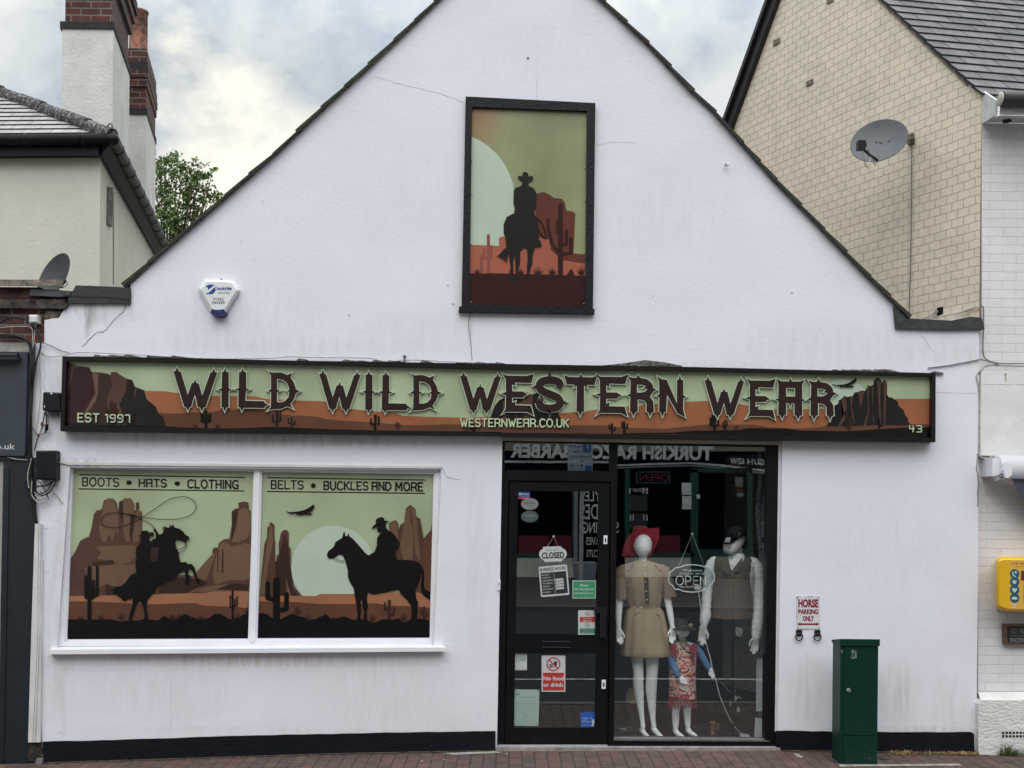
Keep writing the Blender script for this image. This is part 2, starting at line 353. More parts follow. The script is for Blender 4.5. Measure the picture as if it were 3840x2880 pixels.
for i in range(-40, 44):
    x0 = i * .9; x1 = x0 + .893; z0, z1 = gz(x0, -2), gz(x1, -2)
    m.hexa([(x0, -2.1, z0 - .3), (x1, -2.1, z1 - .3), (x1, -2.1, z1 + .006), (x0, -2.1, z0 + .006)], [(x0, -1.965, z0 - .3), (x1, -1.965, z1 - .3), (x1, -1.965, z1 + .006), (x0, -1.965, z0 + .006)])
m.build('kerb', m_kerb, kind='structure')
m = M(); sheet(m, XS, [-6.01, -5.3, -4.6, -3.9, -3.3, -2.7, -2.12, -2.09], -.004); m.build('road', m_asph, kind='structure')
m = M()
for i in range(-6, 7):
    sheet(m, [i * 4.5, i * 4.5 + .9, i * 4.5 + 1.8], [-5.58, -5.53], .004)
sheet(m, XS, [-3.27, -3.22], .004); m.build('road_markings', m_paint, kind='structure')
m = M(); sheet(m, XS, [-14, -11.4, -9, -6.13], 0); m.build('far_pavement', mat('far_paving', (.09, .078, .072), .9, .2, 8, .5, 60), kind='structure')
m = M()
for i in range(-40, 44):
    x0 = i * .9; x1 = x0 + .893; z0, z1 = gz(x0, -6.02), gz(x1, -6.02)
    m.hexa([(x0, -6.13, z0 - .4), (x1, -6.13, z1 - .4), (x1, -6.13, z1 + .006), (x0, -6.13, z0 + .006)], [(x0, -6.0, z0 - .4), (x1, -6.0, z1 - .4), (x1, -6.0, z1 + .006), (x0, -6.0, z0 + .006)])
m.build('far_kerb', m_kerb, kind='structure')
m = M(); m.face([(-300, -300, -.55), (300, -300, -.55), (300, 400, -.55), (-300, 400, -.55)]); m.build('ground', mat('bare_ground', (.16, .15, .12), .95, .2, 2), kind='structure')

# ================================================================== the white gabled shop
shop = thing('shop_building', P(1900, 2812), 'white rendered gabled shop with black plinth, picture windows and a dark glazed shopfront', 'shop building')
LV = [(470, 1063), (854, 729), (1034, 572), (1215, 400), (1395, 235), (1489, 145), (1640, 0), (1945, -298)]
RV = [(1945, -298), (2258, 0), (2424, 156), (2587, 332), (2675, 414), (2777, 529), (2900, 668), (3084, 857), (3251, 1030), (3405, 1184)]
def jit(pts, n, a):                                # roughens an edge
    o = []
    for (x0, y0), (x1, y1) in zip(pts, pts[1:]):
        for k in range(n):
            t = k / n; o.append((x0 + (x1 - x0) * t + rnd.uniform(-a, a) * (k > 0), y0 + (y1 - y0) * t + rnd.uniform(-a, a) * (k > 0)))
    return o + [pts[-1]]
wall_o = [(158, 2900), (158, 2783)] + [(150, 2400), (138, 1970), (121, 1700), (121, 1286), (166, 1284), (167, 1197), (221, 1192), (238, 1163), (249, 1146), (262, 1137), (487, 1138), (490, 1066), (503, 1056)] + LV[1:] + RV[1:-1] + \
         [(3352, 1140), (3357, 1229), (3672, 1237), (3668, 1700), (3669, 2100), (3664, 2500), (3660, 2900)]
win_h = [(262, 1752), (1656, 1762), (1626, 2432), (214, 2436)]
door_h = [(1884, 1642), (2934, 1655), (2914, 2900), (1862, 2900)]
m = M(); m.prism(wall_o, 0, .24, 0, [win_h, door_h])
for cr, w, k in (([(472, 1143), (462, 1170), (438, 1190), (410, 1222), (385, 1245), (362, 1250), (335, 1275), (308, 1300)], 3, 2),
              ([(162, 1350), (168, 1400), (160, 1440), (175, 1480)], 2, 1), ([(1400, 285), (1480, 310), (1560, 330), (1640, 347), (1740, 383)], 1.5, 1), ([(1760, 1168), (1758, 1240), (1766, 1290), (1770, 1352)], 3, 2),
              ([(2012, 300), (2016, 372)], 2, 1), ([(2235, 545), (2300, 532), (2380, 538)], 1.2, 1),
              ([(3440, 1240), (3470, 1275), (3500, 1320)], 1.6, 1), ([(3500, 1470), (3660, 1474)], 1.6, 1), ([(3665, 1700), (3663, 1760), (3670, 1820), (3666, 1900)], 5, 2), 
              ([(640, 2560), (640, 2740)], 1.2, 1), ([(1660, 1758), (1675, 1790), (1725, 1800)], 3, 1), ([(985, 750), (990, 770)], 2, 1)):
    q = []
    for (x0, y0), (x1, y1) in zip(cr, cr[1:]):
        n = max(2, int(math.hypot(x1 - x0, y1 - y0) / 14)); q += [(x0 + (x1 - x0) * i / n + rnd.uniform(-2, 2), y0 + (y1 - y0) * i / n + rnd.uniform(-2, 2)) for i in range(n)]
    m.ribbon(q + [cr[-1]], w, -.0012, k)
for (x, y, r_) in ((1980, 217, 5), (905, 905, 2), (1310, 1182, 3), (2450, 1110, 2), (915, 2493, 2), (1680, 1070, 3), (1700, 1140, 3), (830, 1047, 4), (3390, 1440, 2), (2970, 1098, 3)):
    m.prism([(x + r_ * math.cos(a), y + r_ * math.sin(a)) for a in (0, 1, 2, 3, 4, 5)], -.004, .0, 2)
wall = m.build('wall', [m_wall, m_crack, m_crackd], shop)
# end walls and back of the building
m = M(); zt, xl, xr = P(200, 1142).z, P(166, 1200).x, P(3670, 1240).x
for x0, x1 in ((xl + .01, xl + .22), (xr - .24, xr - .01)): m.box(x0, x1, .245, 8.4, -.5, zt - .02)
m.box(xl, xr, 8.4, 8.6, -.5, zt - .02); m.build('side_wall', m_wall, shop)
# plinth
m = M()
pt = [(160, 2783), (420, 2777), (700, 2767), (960, 2759), (1300, 2752), (1600, 2746), (1858, 2743)]
m.prism(jit(pt, 6, 1.2) + [(1858, 2900), (160, 2900)], -.022, -.001); m.build('plinth', m_plinth, shop); m = M()
m.prism(jit([(2912, 2742), (3120, 2745), (3400, 2747), (3640, 2746), (3653, 2752)], 6, 1.5) + [(3656, 2900), (2912, 2900)], -.022, -.001)
m.build('plinth', m_plinth, shop)
# roof: two slopes of slate seen edge-on along the verges
def verge(pts, sgn):
    m = M(); seg = []
    for (x0, y0), (x1, y1) in zip(pts, pts[1:]):
        n = max(1, round(math.hypot(x1 - x0, y1 - y0) / 118)); seg += [((x0 + (x1 - x0) * i / n, y0 + (y1 - y0) * i / n)) for i in range(n)]
    seg.append(pts[-1]); 
    for k in range(len(seg) - 1):
        a, b = seg[k], seg[k + 1]; lo, hi = (a, b) if a[1] > b[1] else (b, a)
        dx, dy = hi[0] - lo[0], hi[1] - lo[1]; l = math.hypot(dx, dy); ux, uy = dx / l, dy / l; nx, ny = (uy, -ux) if (uy * 0 - ux) < 0 else (-uy, ux)
        if ny > 0: nx, ny = -nx, -ny
        tl, th = rnd.uniform(9, 13), rnd.uniform(4.5, 6.5); e = rnd.uniform(8, 16)
        q = [(lo[0] - ux * e - nx * 2, lo[1] - uy * e - ny * 2), (hi[0] - nx * 2, hi[1] - ny * 2), (hi[0] + nx * th, hi[1] + ny * th), (lo[0] - ux * e + nx * tl, lo[1] - uy * e + ny * tl)]
        qj = [(x + rnd.uniform(-1, 1), y + rnd.uniform(-1, 1)) for x, y in q]
        m.prism(qj, -.045 + rnd.uniform(-.008, .004), 8.6, 0 if rnd.random() < (.45 if sgn < 0 else .85) else 1, smi=0)
        m.prism([(lo[0] - ux * e - nx * 7, lo[1] - uy * e - ny * 7), (hi[0] - nx * 7, hi[1] - ny * 7), (hi[0] - nx * 2.5, hi[1] - ny * 2.5), (lo[0] - ux * e - nx * 2.5, lo[1] - uy * e - ny * 2.5)], -.030, .2, 2)
    return m
roof = M()
for pts, sg in ((LV, -1), (RV, 1)):
    q = verge(pts, sg); b = len(roof.v); roof.v += q.v
    for f, mi in zip(q.f, q.m): roof.f.append([i + b for i in f]); roof.m.append(mi); roof.uv.append(None); roof.sm.append(False)
roof.build('roof', [m_slate, m_moss, mat('verge_mortar', (.20, .19, .17), .9, .3, 25, .6, 60)], shop)
# lead capping left and right
m = M(); m.prism(jit([(252, 1137), (256, 1120), (272, 1093), (284, 1070)], 3, 1) + [(400, 1074), (487, 1078), (489, 1109), (487, 1139)] + jit([(487, 1139), (370, 1138), (252, 1137)], 6, 1)[1:-1], -.03, .35); m.prism([(235, 1105), (380, 1109), (488, 1118), (488, 1123), (380, 1115), (235, 1111)], -.034, -.029, 1)
m.build('coping', [m_lead, m_slate], shop)
m = M(); m.prism([(3352, 1150), (3360, 1150), (3412, 1194), (3500, 1199), (3568, 1202), (3640, 1188), (3682, 1191), (3693, 1234), (3560, 1236), (3500, 1235), (3360, 1231)], -.03, .9)
m.build('flashing', m_leadg, shop, label='green-stained lead flashing at the foot of the right roof slope')
# ---- gable picture board
m = M(); gp = zm(1700, 340, .5123)
fo = gp([(90, 42), (1040, 90), (1022, 1598), (1035, 1600), (1032, 1635), (135, 1622), (100, 1622), (38, 1620), (42, 1580), (60, 1578)])
fi = gp([(136, 118), (978, 148), (965, 1588), (140, 1565), (118, 1565)])
gb = thing('picture_board', P(1985, 1180), 'tall black-framed picture of a rider seen from behind with a cactus, in the gable', 'picture board')
m.prism(fo, -.05, -.001, 0, [fi]); m.build('frame', m_black2, gb)
def arr(m, pts, Y, mi, smooth=0): m.poly([[P(x, y, Y) for x, y in (cspl(pts, smooth) if smooth else pts)]], mi)
class Art:
    """flat print: every next shape lies half a millimetre in front of the one before"""
    def __init__(s, Y, step=.00009): s.m = M(); s.Y = Y; s.st = step; s.mats = []
    def ml(s, ma):
        if ma not in s.mats: s.mats.append(ma)
        return s.mats.index(ma)
    def a(s, pts, ma, smooth=0):
        s.Y -= s.st; arr(s.m, pts, s.Y, s.ml(ma), smooth)
    def line(s, pts, w, ma):
        s.Y -= s.st; s.m.ribbon(pts, w, s.Y, s.ml(ma)); s.Y -= .00006
    def text(s, st, TL, TR, BL, ma, bold=0.): s.Y -= s.st; text(s.m, st, TL, TR, BL, s.Y, s.ml(ma), bold)
    def disc(s, x, y, rx, ma, ry=None, n=28): s.a([(x + rx * math.cos(6.2832 * i / n), y + (ry or rx) * math.sin(6.2832 * i / n)) for i in range(n)], ma)
def cactus(A, x, yb, h, w, ma, arms):
    """arms: (side, height fraction where it leaves, top fraction)"""
    def pill(p0, p1, r): 
        dx, dy = p1[0] - p0[0], p1[1] - p0[1]; l = math.hypot(dx, dy) or 1; a0 = math.atan2(dy, dx)
        A.a([(p1[0] + r * math.cos(a0 + t), p1[1] + r * math.sin(a0 + t)) for t in [-1.57 + .393 * i for i in range(9)]] + [(p0[0] + r * math.cos(a0 + t), p0[1] + r * math.sin(a0 + t)) for t in [1.57 + .393 * i for i in range(9)]], ma)
    pill((x, yb), (x, yb - h + w / 2), w / 2)
    for s, f0, f1, d in arms:
        r = w * .34; xa = x + s * d; y0 = yb - h * f0; y1 = yb - h * f1
        pill((x, y0), (xa, y0 - r * .8), r); pill((xa, y0 - r * .8), (xa, y1), r)
def tuft(A, x, y, h, w, ma, n=8):
    for i in range(n):
        t = (i + .5) / n * 2 - 1; A.a([(x + t * w * .25 - 2, y), (x + t * w * .25 + 2, y), (x + t * w, y - h * (1 - .45 * abs(t)) * rnd.uniform(.8, 1.1))], ma)
def ink(n, c, v=.10): return mat('print_' + n, c, .22, v, 1.4, detail=2, spec=.45)
k_sky = ink('pale_green', (.385, .455, .30)); k_sky2 = ink('olive_green', (.27, .30, .16), .12); k_moon = ink('moon', (.46, .55, .45), .05)
k_blk = ink('near_black', (.0045, .0045, .005)); k_dbr = ink('dark_brown', (.042, .021, .017)); k_br = ink('brown', (.088, .046, .033)); k_br2 = ink('light_brown', (.155, .09, .058))
k_or = ink('orange', (.31, .115, .055)); k_or2 = ink('pale_orange', (.33, .145, .08)); k_rust = ink('rust', (.115, .049, .031)); k_maroon = ink('maroon', (.034, .010, .010)); k_red = ink('red_rock', (.125, .035, .025)); k_pink = ink('coral', (.36, .11, .07)); k_pink2 = ink('coral_shade', (.24, .075, .055)); k_char = ink('charcoal', (.014, .012, .012)); k_pg = ink('glow', (.36, .20, .10)); k_ltr = mat('letter_face', (.024, .011, .010), .6, .1, 5, spec=.2); k_halo = mat('letter_edge', (.46, .54, .42), .5, .05, 4)
A = Art(-.018)
A.a(gp([(130, 110), (985, 140), (970, 1595), (110, 1572)]), k_sky2)
# soft corner of warm printed sky: bands blending outwards
for i in range(9):
    t = i / 9; c = tuple(a * (1 - t) + b * t for a, b in zip((.27, .285, .15), (.30, .15, .085))); rr_ = 430 * (1 - t) + 60
    A.a(gp([(133, 120)] + [(133 + rr_ * .62 * math.sin(w), 120 + rr_ * math.cos(w)) for w in [1.57 - .157 * j for j in range(11)]]), ink('warm_sky', c, .04))
A.a(gp([(132, 338), (190, 362), (250, 402), (310, 455), (360, 515), (400, 585), (430, 660), (445, 720), (445, 1145), (122, 1145)]), k_moon)
A.a(gp([(600, 790), (615, 752), (660, 742), (700, 758), (735, 785), (790, 790), (812, 810), (830, 878), (870, 882), (893, 900), (880, 1190), (964, 1200), (964, 1265), (800, 1245), (600, 1200)]), k_red)
A.a(gp([(122, 1128), (335, 1135), (333, 1080), (350, 1068), (400, 1070), (500, 1080), (640, 1075), (700, 1090), (715, 1170), (800, 1240), (964, 1268), (964, 1400), (120, 1400)]), k_pink)
for x, y0, h, w, mm, ar in ((257, 1340, 290, 22, k_pink2, [(-1, .38, .62, 32), (1, .38, .70, 22)]), (207, 1340, 140, 24, k_pink2, [])):
    q = gp([(x, y0)])[0]; cactus(A, q[0], q[1], h * .512, w * .55, mm, [(s, a, b, d * .512) for s, a, b, d in ar])
q = gp([(784, 1360)])[0]; cactus(A, q[0], q[1], 535 * .512, 38 * .512, k_maroon, [(-1, .58, .75, 20 * .512), (1, .42, .62, 44 * .512), (1, .30, .52, 76 * .512)])
A.line(gp([(690, 940), (700, 1030), (725, 1130), (775, 1190)]), 12, k_maroon)
for x, h, w in ((175, 50, 30), (490, 60, 45), (620, 75, 60), (725, 65, 45), (935, 70, 40)): q = gp([(x, 1345)])[0]; tuft(A, q[0], q[1], h * .512, w * .512, k_maroon, 9)
A.a(gp([(830, 1345), (865, 1300), (888, 1350)]), k_maroon)
# rider seen from behind
A.a(gp([(385, 1090), (368, 1040), (368, 980), (390, 925), (450, 893), (448, 870), (460, 880), (440, 825), (442, 730), (455, 712), (497, 697), (503, 680), (510, 670), (490, 660), (472, 640), (475, 625), (490, 622), (505, 630), (508, 602), (525, 592), (545, 603), (552, 628), (570, 622), (585, 630), (582, 655), (560, 672), (545, 680), (553, 697), (590, 715), (603, 740), (612, 760), (605, 860), (592, 885), (600, 920), (622, 970), (625, 1090), (641, 1140), (610, 1148), (600, 1140), (580, 1210), (578, 1270), (562, 1310), (552, 1390), (560, 1410), (525, 1412), (540, 1380), (538, 1290), (545, 1230), (540, 1160), (520, 1150), (490, 1175), (487, 1270), (472, 1320), (470, 1380), (482, 1405), (440, 1408), (458, 1360), (455, 1270), (450, 1200), (438, 1250), (440, 1350), (405, 1350), (420, 1290), (405, 1190), (388, 1170)]), k_char)
for d in (0, 14, 28, 42, 56): A.a(gp([(380, 1150 + d * .4), (405, 1180), (400, 1190 + d * .3), (315 + d * 1.3, 1222 + d * .9)]), k_char)
A.line([tuple(p) for p in spl([Vector(p) for p in gp([(592, 920), (640, 960), (675, 1040), (672, 1080), (635, 1040), (600, 960)])], 5)], 5, k_char)
A.line([tuple(p) for p in spl([Vector(p) for p in gp([(625, 1095), (638, 1110), (640, 1140), (622, 1140)])], 4)], 4, k_char)
A.a(jit(gp([(118, 1338), (300, 1336), (500, 1342), (700, 1345), (830, 1350), (962, 1352)]), 5, .8) + gp([(970, 1595), (110, 1572)]), k_maroon)
for x0, x1 in ((405, 440), (440, 482), (525, 560)): A.a(gp([(x0, 1350), (x1, 1350), (x1 - 4, 1405), (x0 + 4, 1405)]), k_char)
A.m.build('panel', A.mats, gb)
m_scr = mat('screw_steel', (.4, .4, .4), .35, .1, 9, metal=1)
for x, y in gp([(146, 145), (138, 518), (137, 757), (130, 1122), (127, 1548), (966, 178), (962, 565), (962, 803), (958, 1180), (955, 1560)]):
    m = M(); m.ball(P(x, y, -.024), .006, 0, 8, (1, .5, 1)); m.build('screw', m_scr, gb)
MG = {'A': (1, [[(0, 1), (0, .02), (1, .02), (1, 1)], [(0, .52), (1, .52)]]), 'B': (.9, [[(0, 0), (0, 1), (.8, 1), (1, .86), (1, .64), (.75, .5), (0, .5)], [(.75, .5), (.95, .36), (.95, .14), (.78, 0), (0, 0)]]), 'C': (1, [[(1, .12), (.72, 0), (.3, 0), (0, .25), (0, .75), (.3, 1), (.72, 1), (1, .88)]]),
 'D': (1, [[(0, 0), (0, 1), (.6, 1), (1, .7), (1, .3), (.6, 0), (0, 0)]]), 'E': (.85, [[(1, 0), (0, 0), (0, 1), (1, 1)], [(0, .5), (.8, .5)]]), 'G': (1, [[(1, .12), (.72, 0), (.3, 0), (0, .25), (0, .75), (.3, 1), (1, 1), (1, .55), (.6, .55)]]), 'H': (.95, [[(0, 0), (0, 1)], [(1, 0), (1, 1)], [(0, .5), (1, .5)]]), 'I': (.06, [[(.5, 0), (.5, 1)]]),
 'K': (.9, [[(0, 0), (0, 1)], [(1, 0), (0, .55)], [(.35, .42), (1, 1)]]), 'L': (.8, [[(0, 0), (0, 1), (1, 1)]]), 'M': (1.25, [[(0, 1), (.08, 0), (.5, .7), (.92, 0), (1, 1)]]), 'N': (1, [[(0, 1), (0, 0), (1, 1), (1, 0)]]), 'O': (1.1, [[(.3, 0), (.7, 0), (1, .3), (1, .7), (.7, 1), (.3, 1), (0, .7), (0, .3), (.3, 0)]]),
 'R': (.95, [[(0, 1), (0, 0), (.75, 0), (1, .15), (1, .38), (.72, .55), (0, .55)], [(.65, .55), (1, .78), (1, 1)]]), 'S': (.9, [[(1, .12), (.75, 0), (.25, 0), (0, .15), (0, .35), (.25, .5), (.75, .5), (1, .65), (1, .85), (.75, 1), (.25, 1), (0, .88)]]), 'T': (.95, [[(0, 0), (1, 0)], [(.5, 0), (.5, 1)]]), 'U': (1, [[(0, 0), (0, .75), (.3, 1), (.7, 1), (1, .75), (1, 0)]]),
 'W': (1.3, [[(0, 0), (.25, 1), (.5, .3), (.75, 1), (1, 0)]]), '.': (.08, [[(.5, .93), (.5, 1)]]), '1': (.35, [[(0, .02), (.9, .02), (.9, 1)]]), '9': (.85, [[(1, .5), (.25, .5), (0, .38), (0, .14), (.25, 0), (.75, 0), (1, .14), (1, .75), (.75, 1), (.1, 1)]]), '7': (.7, [[(0, .02), (1, .02), (1, 1)]]), '4': (.8, [[(0, 0), (0, .5), (1, .5)], [(.72, .1), (.72, 1)]]), '3': (.8, [[(0, 0), (.8, 0), (1, .15), (1, .35), (.75, .48), (.3, .48)], [(.75, .48), (1, .62), (1, .85), (.8, 1), (0, 1)]]), ' ': (.55, [])}
def mono(A, st, TL, TR, BL, ma, w):
    gap = .34; tot = sum(MG[c][0] * .78 + gap for c in st) - gap; x = 0
    A.Y -= A.st; mi = A.ml(ma); k = 0
    f = lambda a, b: (TL[0] + a * (TR[0] - TL[0]) + b * (BL[0] - TL[0]), TL[1] + a * (TR[1] - TL[1]) + b * (BL[1] - TL[1]))
    for c in st:
        gw = MG[c][0] * .78
        for ln in MG[c][1]:
            p = [f((x + a * gw) / tot, b) for a, b in ln]
            for a, b in zip(p, p[1:]):
                d = math.hypot(b[0] - a[0], b[1] - a[1]) or 1; ux, uy = (b[0] - a[0]) / d * w * .42, (b[1] - a[1]) / d * w * .42; k += 1
                A.m.ribbon([(a[0] - ux, a[1] - uy), (b[0] + ux, b[1] + uy)], w, A.Y - .00003 * (k % 3), mi)
        x += gw + gap
    A.Y -= .0001
# ---- big picture window on the left
W1 = zm(200, 1720, .446); W2 = zm(920, 1720, .446)
wo = [(240, 1737), (1656, 1754), (1624, 2428), (205, 2436)]
pl, pr = [(273, 1757), (951, 1768), (930, 2395), (251, 2398)], [(982, 1770), (1626, 1778), (1611, 2392), (965, 2394)]
m = M(); m.prism([(256, 1741), (1653, 1756), (1621, 2420), (212, 2424)], .035, .12, 0, [[(266, 1751), (955, 1761), (936, 2403), (243, 2406)], [(975, 1762), (1633, 1771), (1618, 2400), (957, 2402)]])
m.prism([(266, 1751), (955, 1761), (936, 2403), (243, 2406)], .048, .11, 0, [pl]); m.prism([(975, 1762), (1633, 1771), (1618, 2400), (957, 2402)], .048, .11, 0, [pr])
win = m.build('window', m_upvc, shop)
m = M()
for a, b in (((243, 2406), (256, 2394)), ((936, 2403), (946, 2414)), ((957, 2402), (946, 2414)), ((266, 1751), (256, 1741))): m.ribbon([a, b], 1.6, .0335, 0)
m.ribbon([(212, 2426), (1622, 2421)], 4, .0325, 0); m.build('frame_joint', mat('joint_grey', (.25, .26, .30), .7), win)
m = M(); a, b = P(183, 2436), P(1672, 2428)
m.hexa([P(183, 2437, -.075), P(1672, 2428, -.075), P(1672, 2443, -.075), P(184, 2454, -.075)], [P(200, 2424, .05), P(1655, 2416, .05), P(1655, 2443, .05), P(200, 2454, .05)])
m.build('sill', m_upvc, win)
m = M(); m.prism([(200, 1731), (1658, 1748), (1654, 1757), (256, 1743)], -.012, .05); m.prism([(238, 1737), (257, 1741), (213, 2425), (198, 2436)], .012, .06); m.prism([(1653, 1752), (1672, 1745), (1640, 2432), (1621, 2424)], .008, .06); m.build('window_trim', m_upvc2, win)
# left print
A = Art(.075); e = lambda q, d: q
A.a([(270, 1752), (955, 1763), (934, 2400), (248, 2403)], k_sky)
A.line(W1([(217, 135), (1610, 158)]), 4.6, k_blk); A.line(W1([(213, 254), (1606, 272)]), 4.6, k_blk)
for st, x0, x1, y0, y1 in (('BOOTS', 248, 548, 162, 228), ('HATS', 723, 948, 172, 234), ('CLOTHING', 1132, 1552, 178, 244)):
    TL, TR, BL = W1([(x0, y0), (x1, y0 + (x1 - x0) * .015), (x0, y1)]); mono(A, st, TL, TR, BL, k_blk, 5.2)
    for i in range(int((x1 - x0) / 16)):             # barbed edges of the lettering
        x = x0 + 8 + i * 16 + rnd.uniform(-3, 3); y = rnd.choice((y0 + 1, y1 - 1)); s = -1 if y < (y0 + y1) / 2 else 1
        A.a(W1([(x - 4, y - s * 7), (x + 4, y - s * 7), (x, y + s * 5)]), k_blk)
for x, y in ((636, 200), (1041, 208)): q = W1([(x, y)])[0]; A.disc(q[0], q[1], 10, k_blk, 8)
A.a(W1([(130, 870), (150, 830), (185, 780), (225, 690), (265, 668), (300, 655), (325, 560), (340, 470), (365, 432), (385, 435), (410, 420), (425, 350), (450, 338), (500, 333), (530, 365), (548, 445), (552, 370), (560, 355), (585, 350), (590, 335), (655, 333), (658, 360), (680, 378), (678, 440), (692, 430), (695, 372), (712, 365), (722, 378), (720, 440), (745, 445), (745, 610), (738, 700), (700, 960), (860, 1060), (1020, 1000), (1050, 980), (1130, 975), (1185, 990), (1250, 1010), (1275, 930), (1300, 875), (1335, 865), (1338, 760), (1355, 748), (1385, 745), (1390, 710), (1430, 680), (1480, 670), (1500, 560), (1502, 440), (1530, 420), (1560, 415), (1555, 370), (1600, 360), (1640, 368), (1645, 425), (1658, 440), (1665, 800), (1650, 1120), (1100, 1140), (600, 1150), (130, 1155)]), k_br)
for q in ([(425, 400), (440, 345), (490, 335), (520, 390), (545, 470), (545, 640), (520, 600), (500, 690), (470, 640), (440, 690), (410, 690), (385, 580)], [(590, 350), (655, 345), (675, 400), (660, 600), (640, 690), (610, 690), (580, 560)], [(690, 450), (735, 455), (738, 600), (720, 680), (690, 700), (665, 690)],
          [(360, 745), (460, 735), (620, 730), (690, 740), (690, 830), (620, 880), (500, 885), (430, 850), (365, 840), (400, 790)], [(265, 930), (320, 905), (690, 890), (690, 960), (560, 1070), (430, 1060), (350, 1100), (300, 1010)],
          [(1400, 730), (1440, 700), (1520, 740), (1655, 725), (1655, 1000), (1480, 1020), (1360, 1050), (1350, 900)], [(1520, 600), (1560, 440), (1640, 430), (1655, 630), (1560, 700), (1500, 690)], [(1240, 1090), (1400, 1060), (1640, 1060), (1640, 1120), (1260, 1125)], [(1350, 790), (1330, 900), (1260, 1060), (1150, 1130), (900, 1130), (1100, 1060)]):
    A.a(W1(q), k_br2, 3)
for q in ([(552, 375), (585, 355), (588, 560), (560, 470)], [(650, 460), (690, 480), (660, 700), (640, 640)], [(440, 1045), (490, 1080), (560, 1090), (860, 1120), (860, 1145), (440, 1145)], [(890, 1060), (1060, 1000), (1240, 1010), (1300, 1050), (1100, 1140), (890, 1130)], [(1500, 450), (1555, 425), (1540, 560), (1500, 690)], [(1360, 1100), (1500, 1050), (1650, 1060), (1640, 1110)], [(330, 870), (500, 850), (520, 880), (330, 905)], [(1420, 760), (1430, 760), (1430, 960), (1415, 960)], [(1380, 770), (1390, 770), (1385, 950), (1378, 950)]):
    A.a(W1(q), k_dbr)
A.a(W1([(130, 1155), (600, 1148), (1100, 1133), (1280, 1130), (1340, 1118), (1640, 1115), (1642, 1260), (125, 1260)]), k_or2)
A.a(W1([(128, 1200), (300, 1198), (600, 1215), (860, 1225), (1100, 1215), (1190, 1215), (1260, 1235), (1500, 1245), (1640, 1255), (1640, 1400), (122, 1400)]), k_rust)
for x, h, w in ((230, 55, 50), (400, 60, 40), (570, 80, 50), (1000, 65, 35), (1060, 70, 30), (1240, 60, 42), (1550, 80, 40)): q = W1([(x, 1360)])[0]; tuft(A, q[0], q[1], h * .446, w * .446, k_dbr, 10)
q = W1([(1635, 1340)])[0]; tuft(A, q[0], q[1], 60, 16, k_blk, 6)
q = W1([(303, 1360)])[0]; cactus(A, q[0], q[1], 205, 15, k_blk, [(-1, .40, .80, 14), (1, .40, .72, 15), (1, .44, .98, 29)])
q = W1([(1507, 1350)])[0]; cactus(A, q[0], q[1], 110, 7, k_blk, [(-1, .40, .80, 9), (1, .42, .68, 9), (1, .46, .78, 17)])
# lasso
def curve(A, pts, w, ma, f): A.line([tuple(p) for p in spl([Vector(p) for p in f(pts)], 7)], w, ma)
curve(A, [(848, 580), (810, 545), (750, 515), (690, 490), (600, 462), (520, 455), (450, 465), (410, 500), (405, 545), (440, 572), (520, 578), (620, 555), (700, 520), (755, 488), (850, 425), (960, 350), (1050, 322), (1130, 325), (1190, 365), (1198, 420), (1160, 470), (1080, 500), (980, 513), (860, 507), (750, 490), (640, 468), (560, 460)], 2.6, k_char, W1)
# rearing horse and rider
A.a(W1([(735, 650), (716, 655), (718, 643), (738, 640), (740, 610), (755, 604), (795, 605), (800, 620), (835, 617), (845, 630), (840, 650), (808, 658), (808, 690), (820, 697), (840, 675), (850, 670), (860, 676), (862, 640), (855, 620), (840, 605), (845, 590), (850, 578), (858, 590), (880, 625), (890, 640), (915, 630), (930, 600), (900, 590), (935, 590), (905, 575), (940, 578), (930, 560), (955, 578), (975, 580), (978, 548), (995, 572), (1002, 548), (1020, 578), (1060, 590), (1090, 612), (1110, 640), (1140, 655), (1143, 690), (1125, 676), (1120, 705), (1105, 700), (1060, 685), (1025, 680), (1030, 740), (1055, 790), (1060, 850), (1075, 872), (1120, 868), (1125, 885), (1165, 885), (1190, 920), (1205, 990), (1230, 1025), (1232, 1060), (1208, 1040), (1190, 1000), (1165, 940), (1140, 925), (1135, 965), (1145, 1010), (1140, 1030), (1135, 1058), (1105, 1055), (1115, 1010), (1105, 960), (1100, 940), (1040, 975), (1035, 1000), (985, 1020), (870, 1075), (850, 1120), (790, 1190), (782, 1260), (800, 1355), (760, 1350), (768, 1310), (755, 1240), (728, 1200), (735, 1185), (700, 1225), (670, 1310), (660, 1350), (632, 1350), (645, 1300), (665, 1230), (665, 1170), (690, 1140), (640, 1190), (625, 1175), (610, 1200), (600, 1180), (580, 1195), (570, 1160), (545, 1160), (530, 1130), (505, 1130), (510, 1110), (490, 1100), (520, 1090), (510, 1075), (560, 1078), (600, 1050), (650, 980), (700, 955), (690, 905), (700, 830), (690, 790), (700, 750), (730, 715), (735, 690)]), k_blk)
A.a(W1([(822, 745), (885, 742), (880, 800), (872, 850), (850, 868), (820, 860), (818, 800)]), k_dbr)
for d in range(7): A.a(W1([(600 - d * 8, 1080 + d * 6), (640, 1110), (640, 1130), (540 + d * 16 - 40, 1130 + d * 12)]), k_blk)
curve(A, [(1115, 700), (1105, 735), (1080, 755), (1050, 762)], 2.4, k_blk, W1); curve(A, [(1112, 705), (1118, 740), (1090, 775), (1055, 790)], 2.4, k_blk, W1)
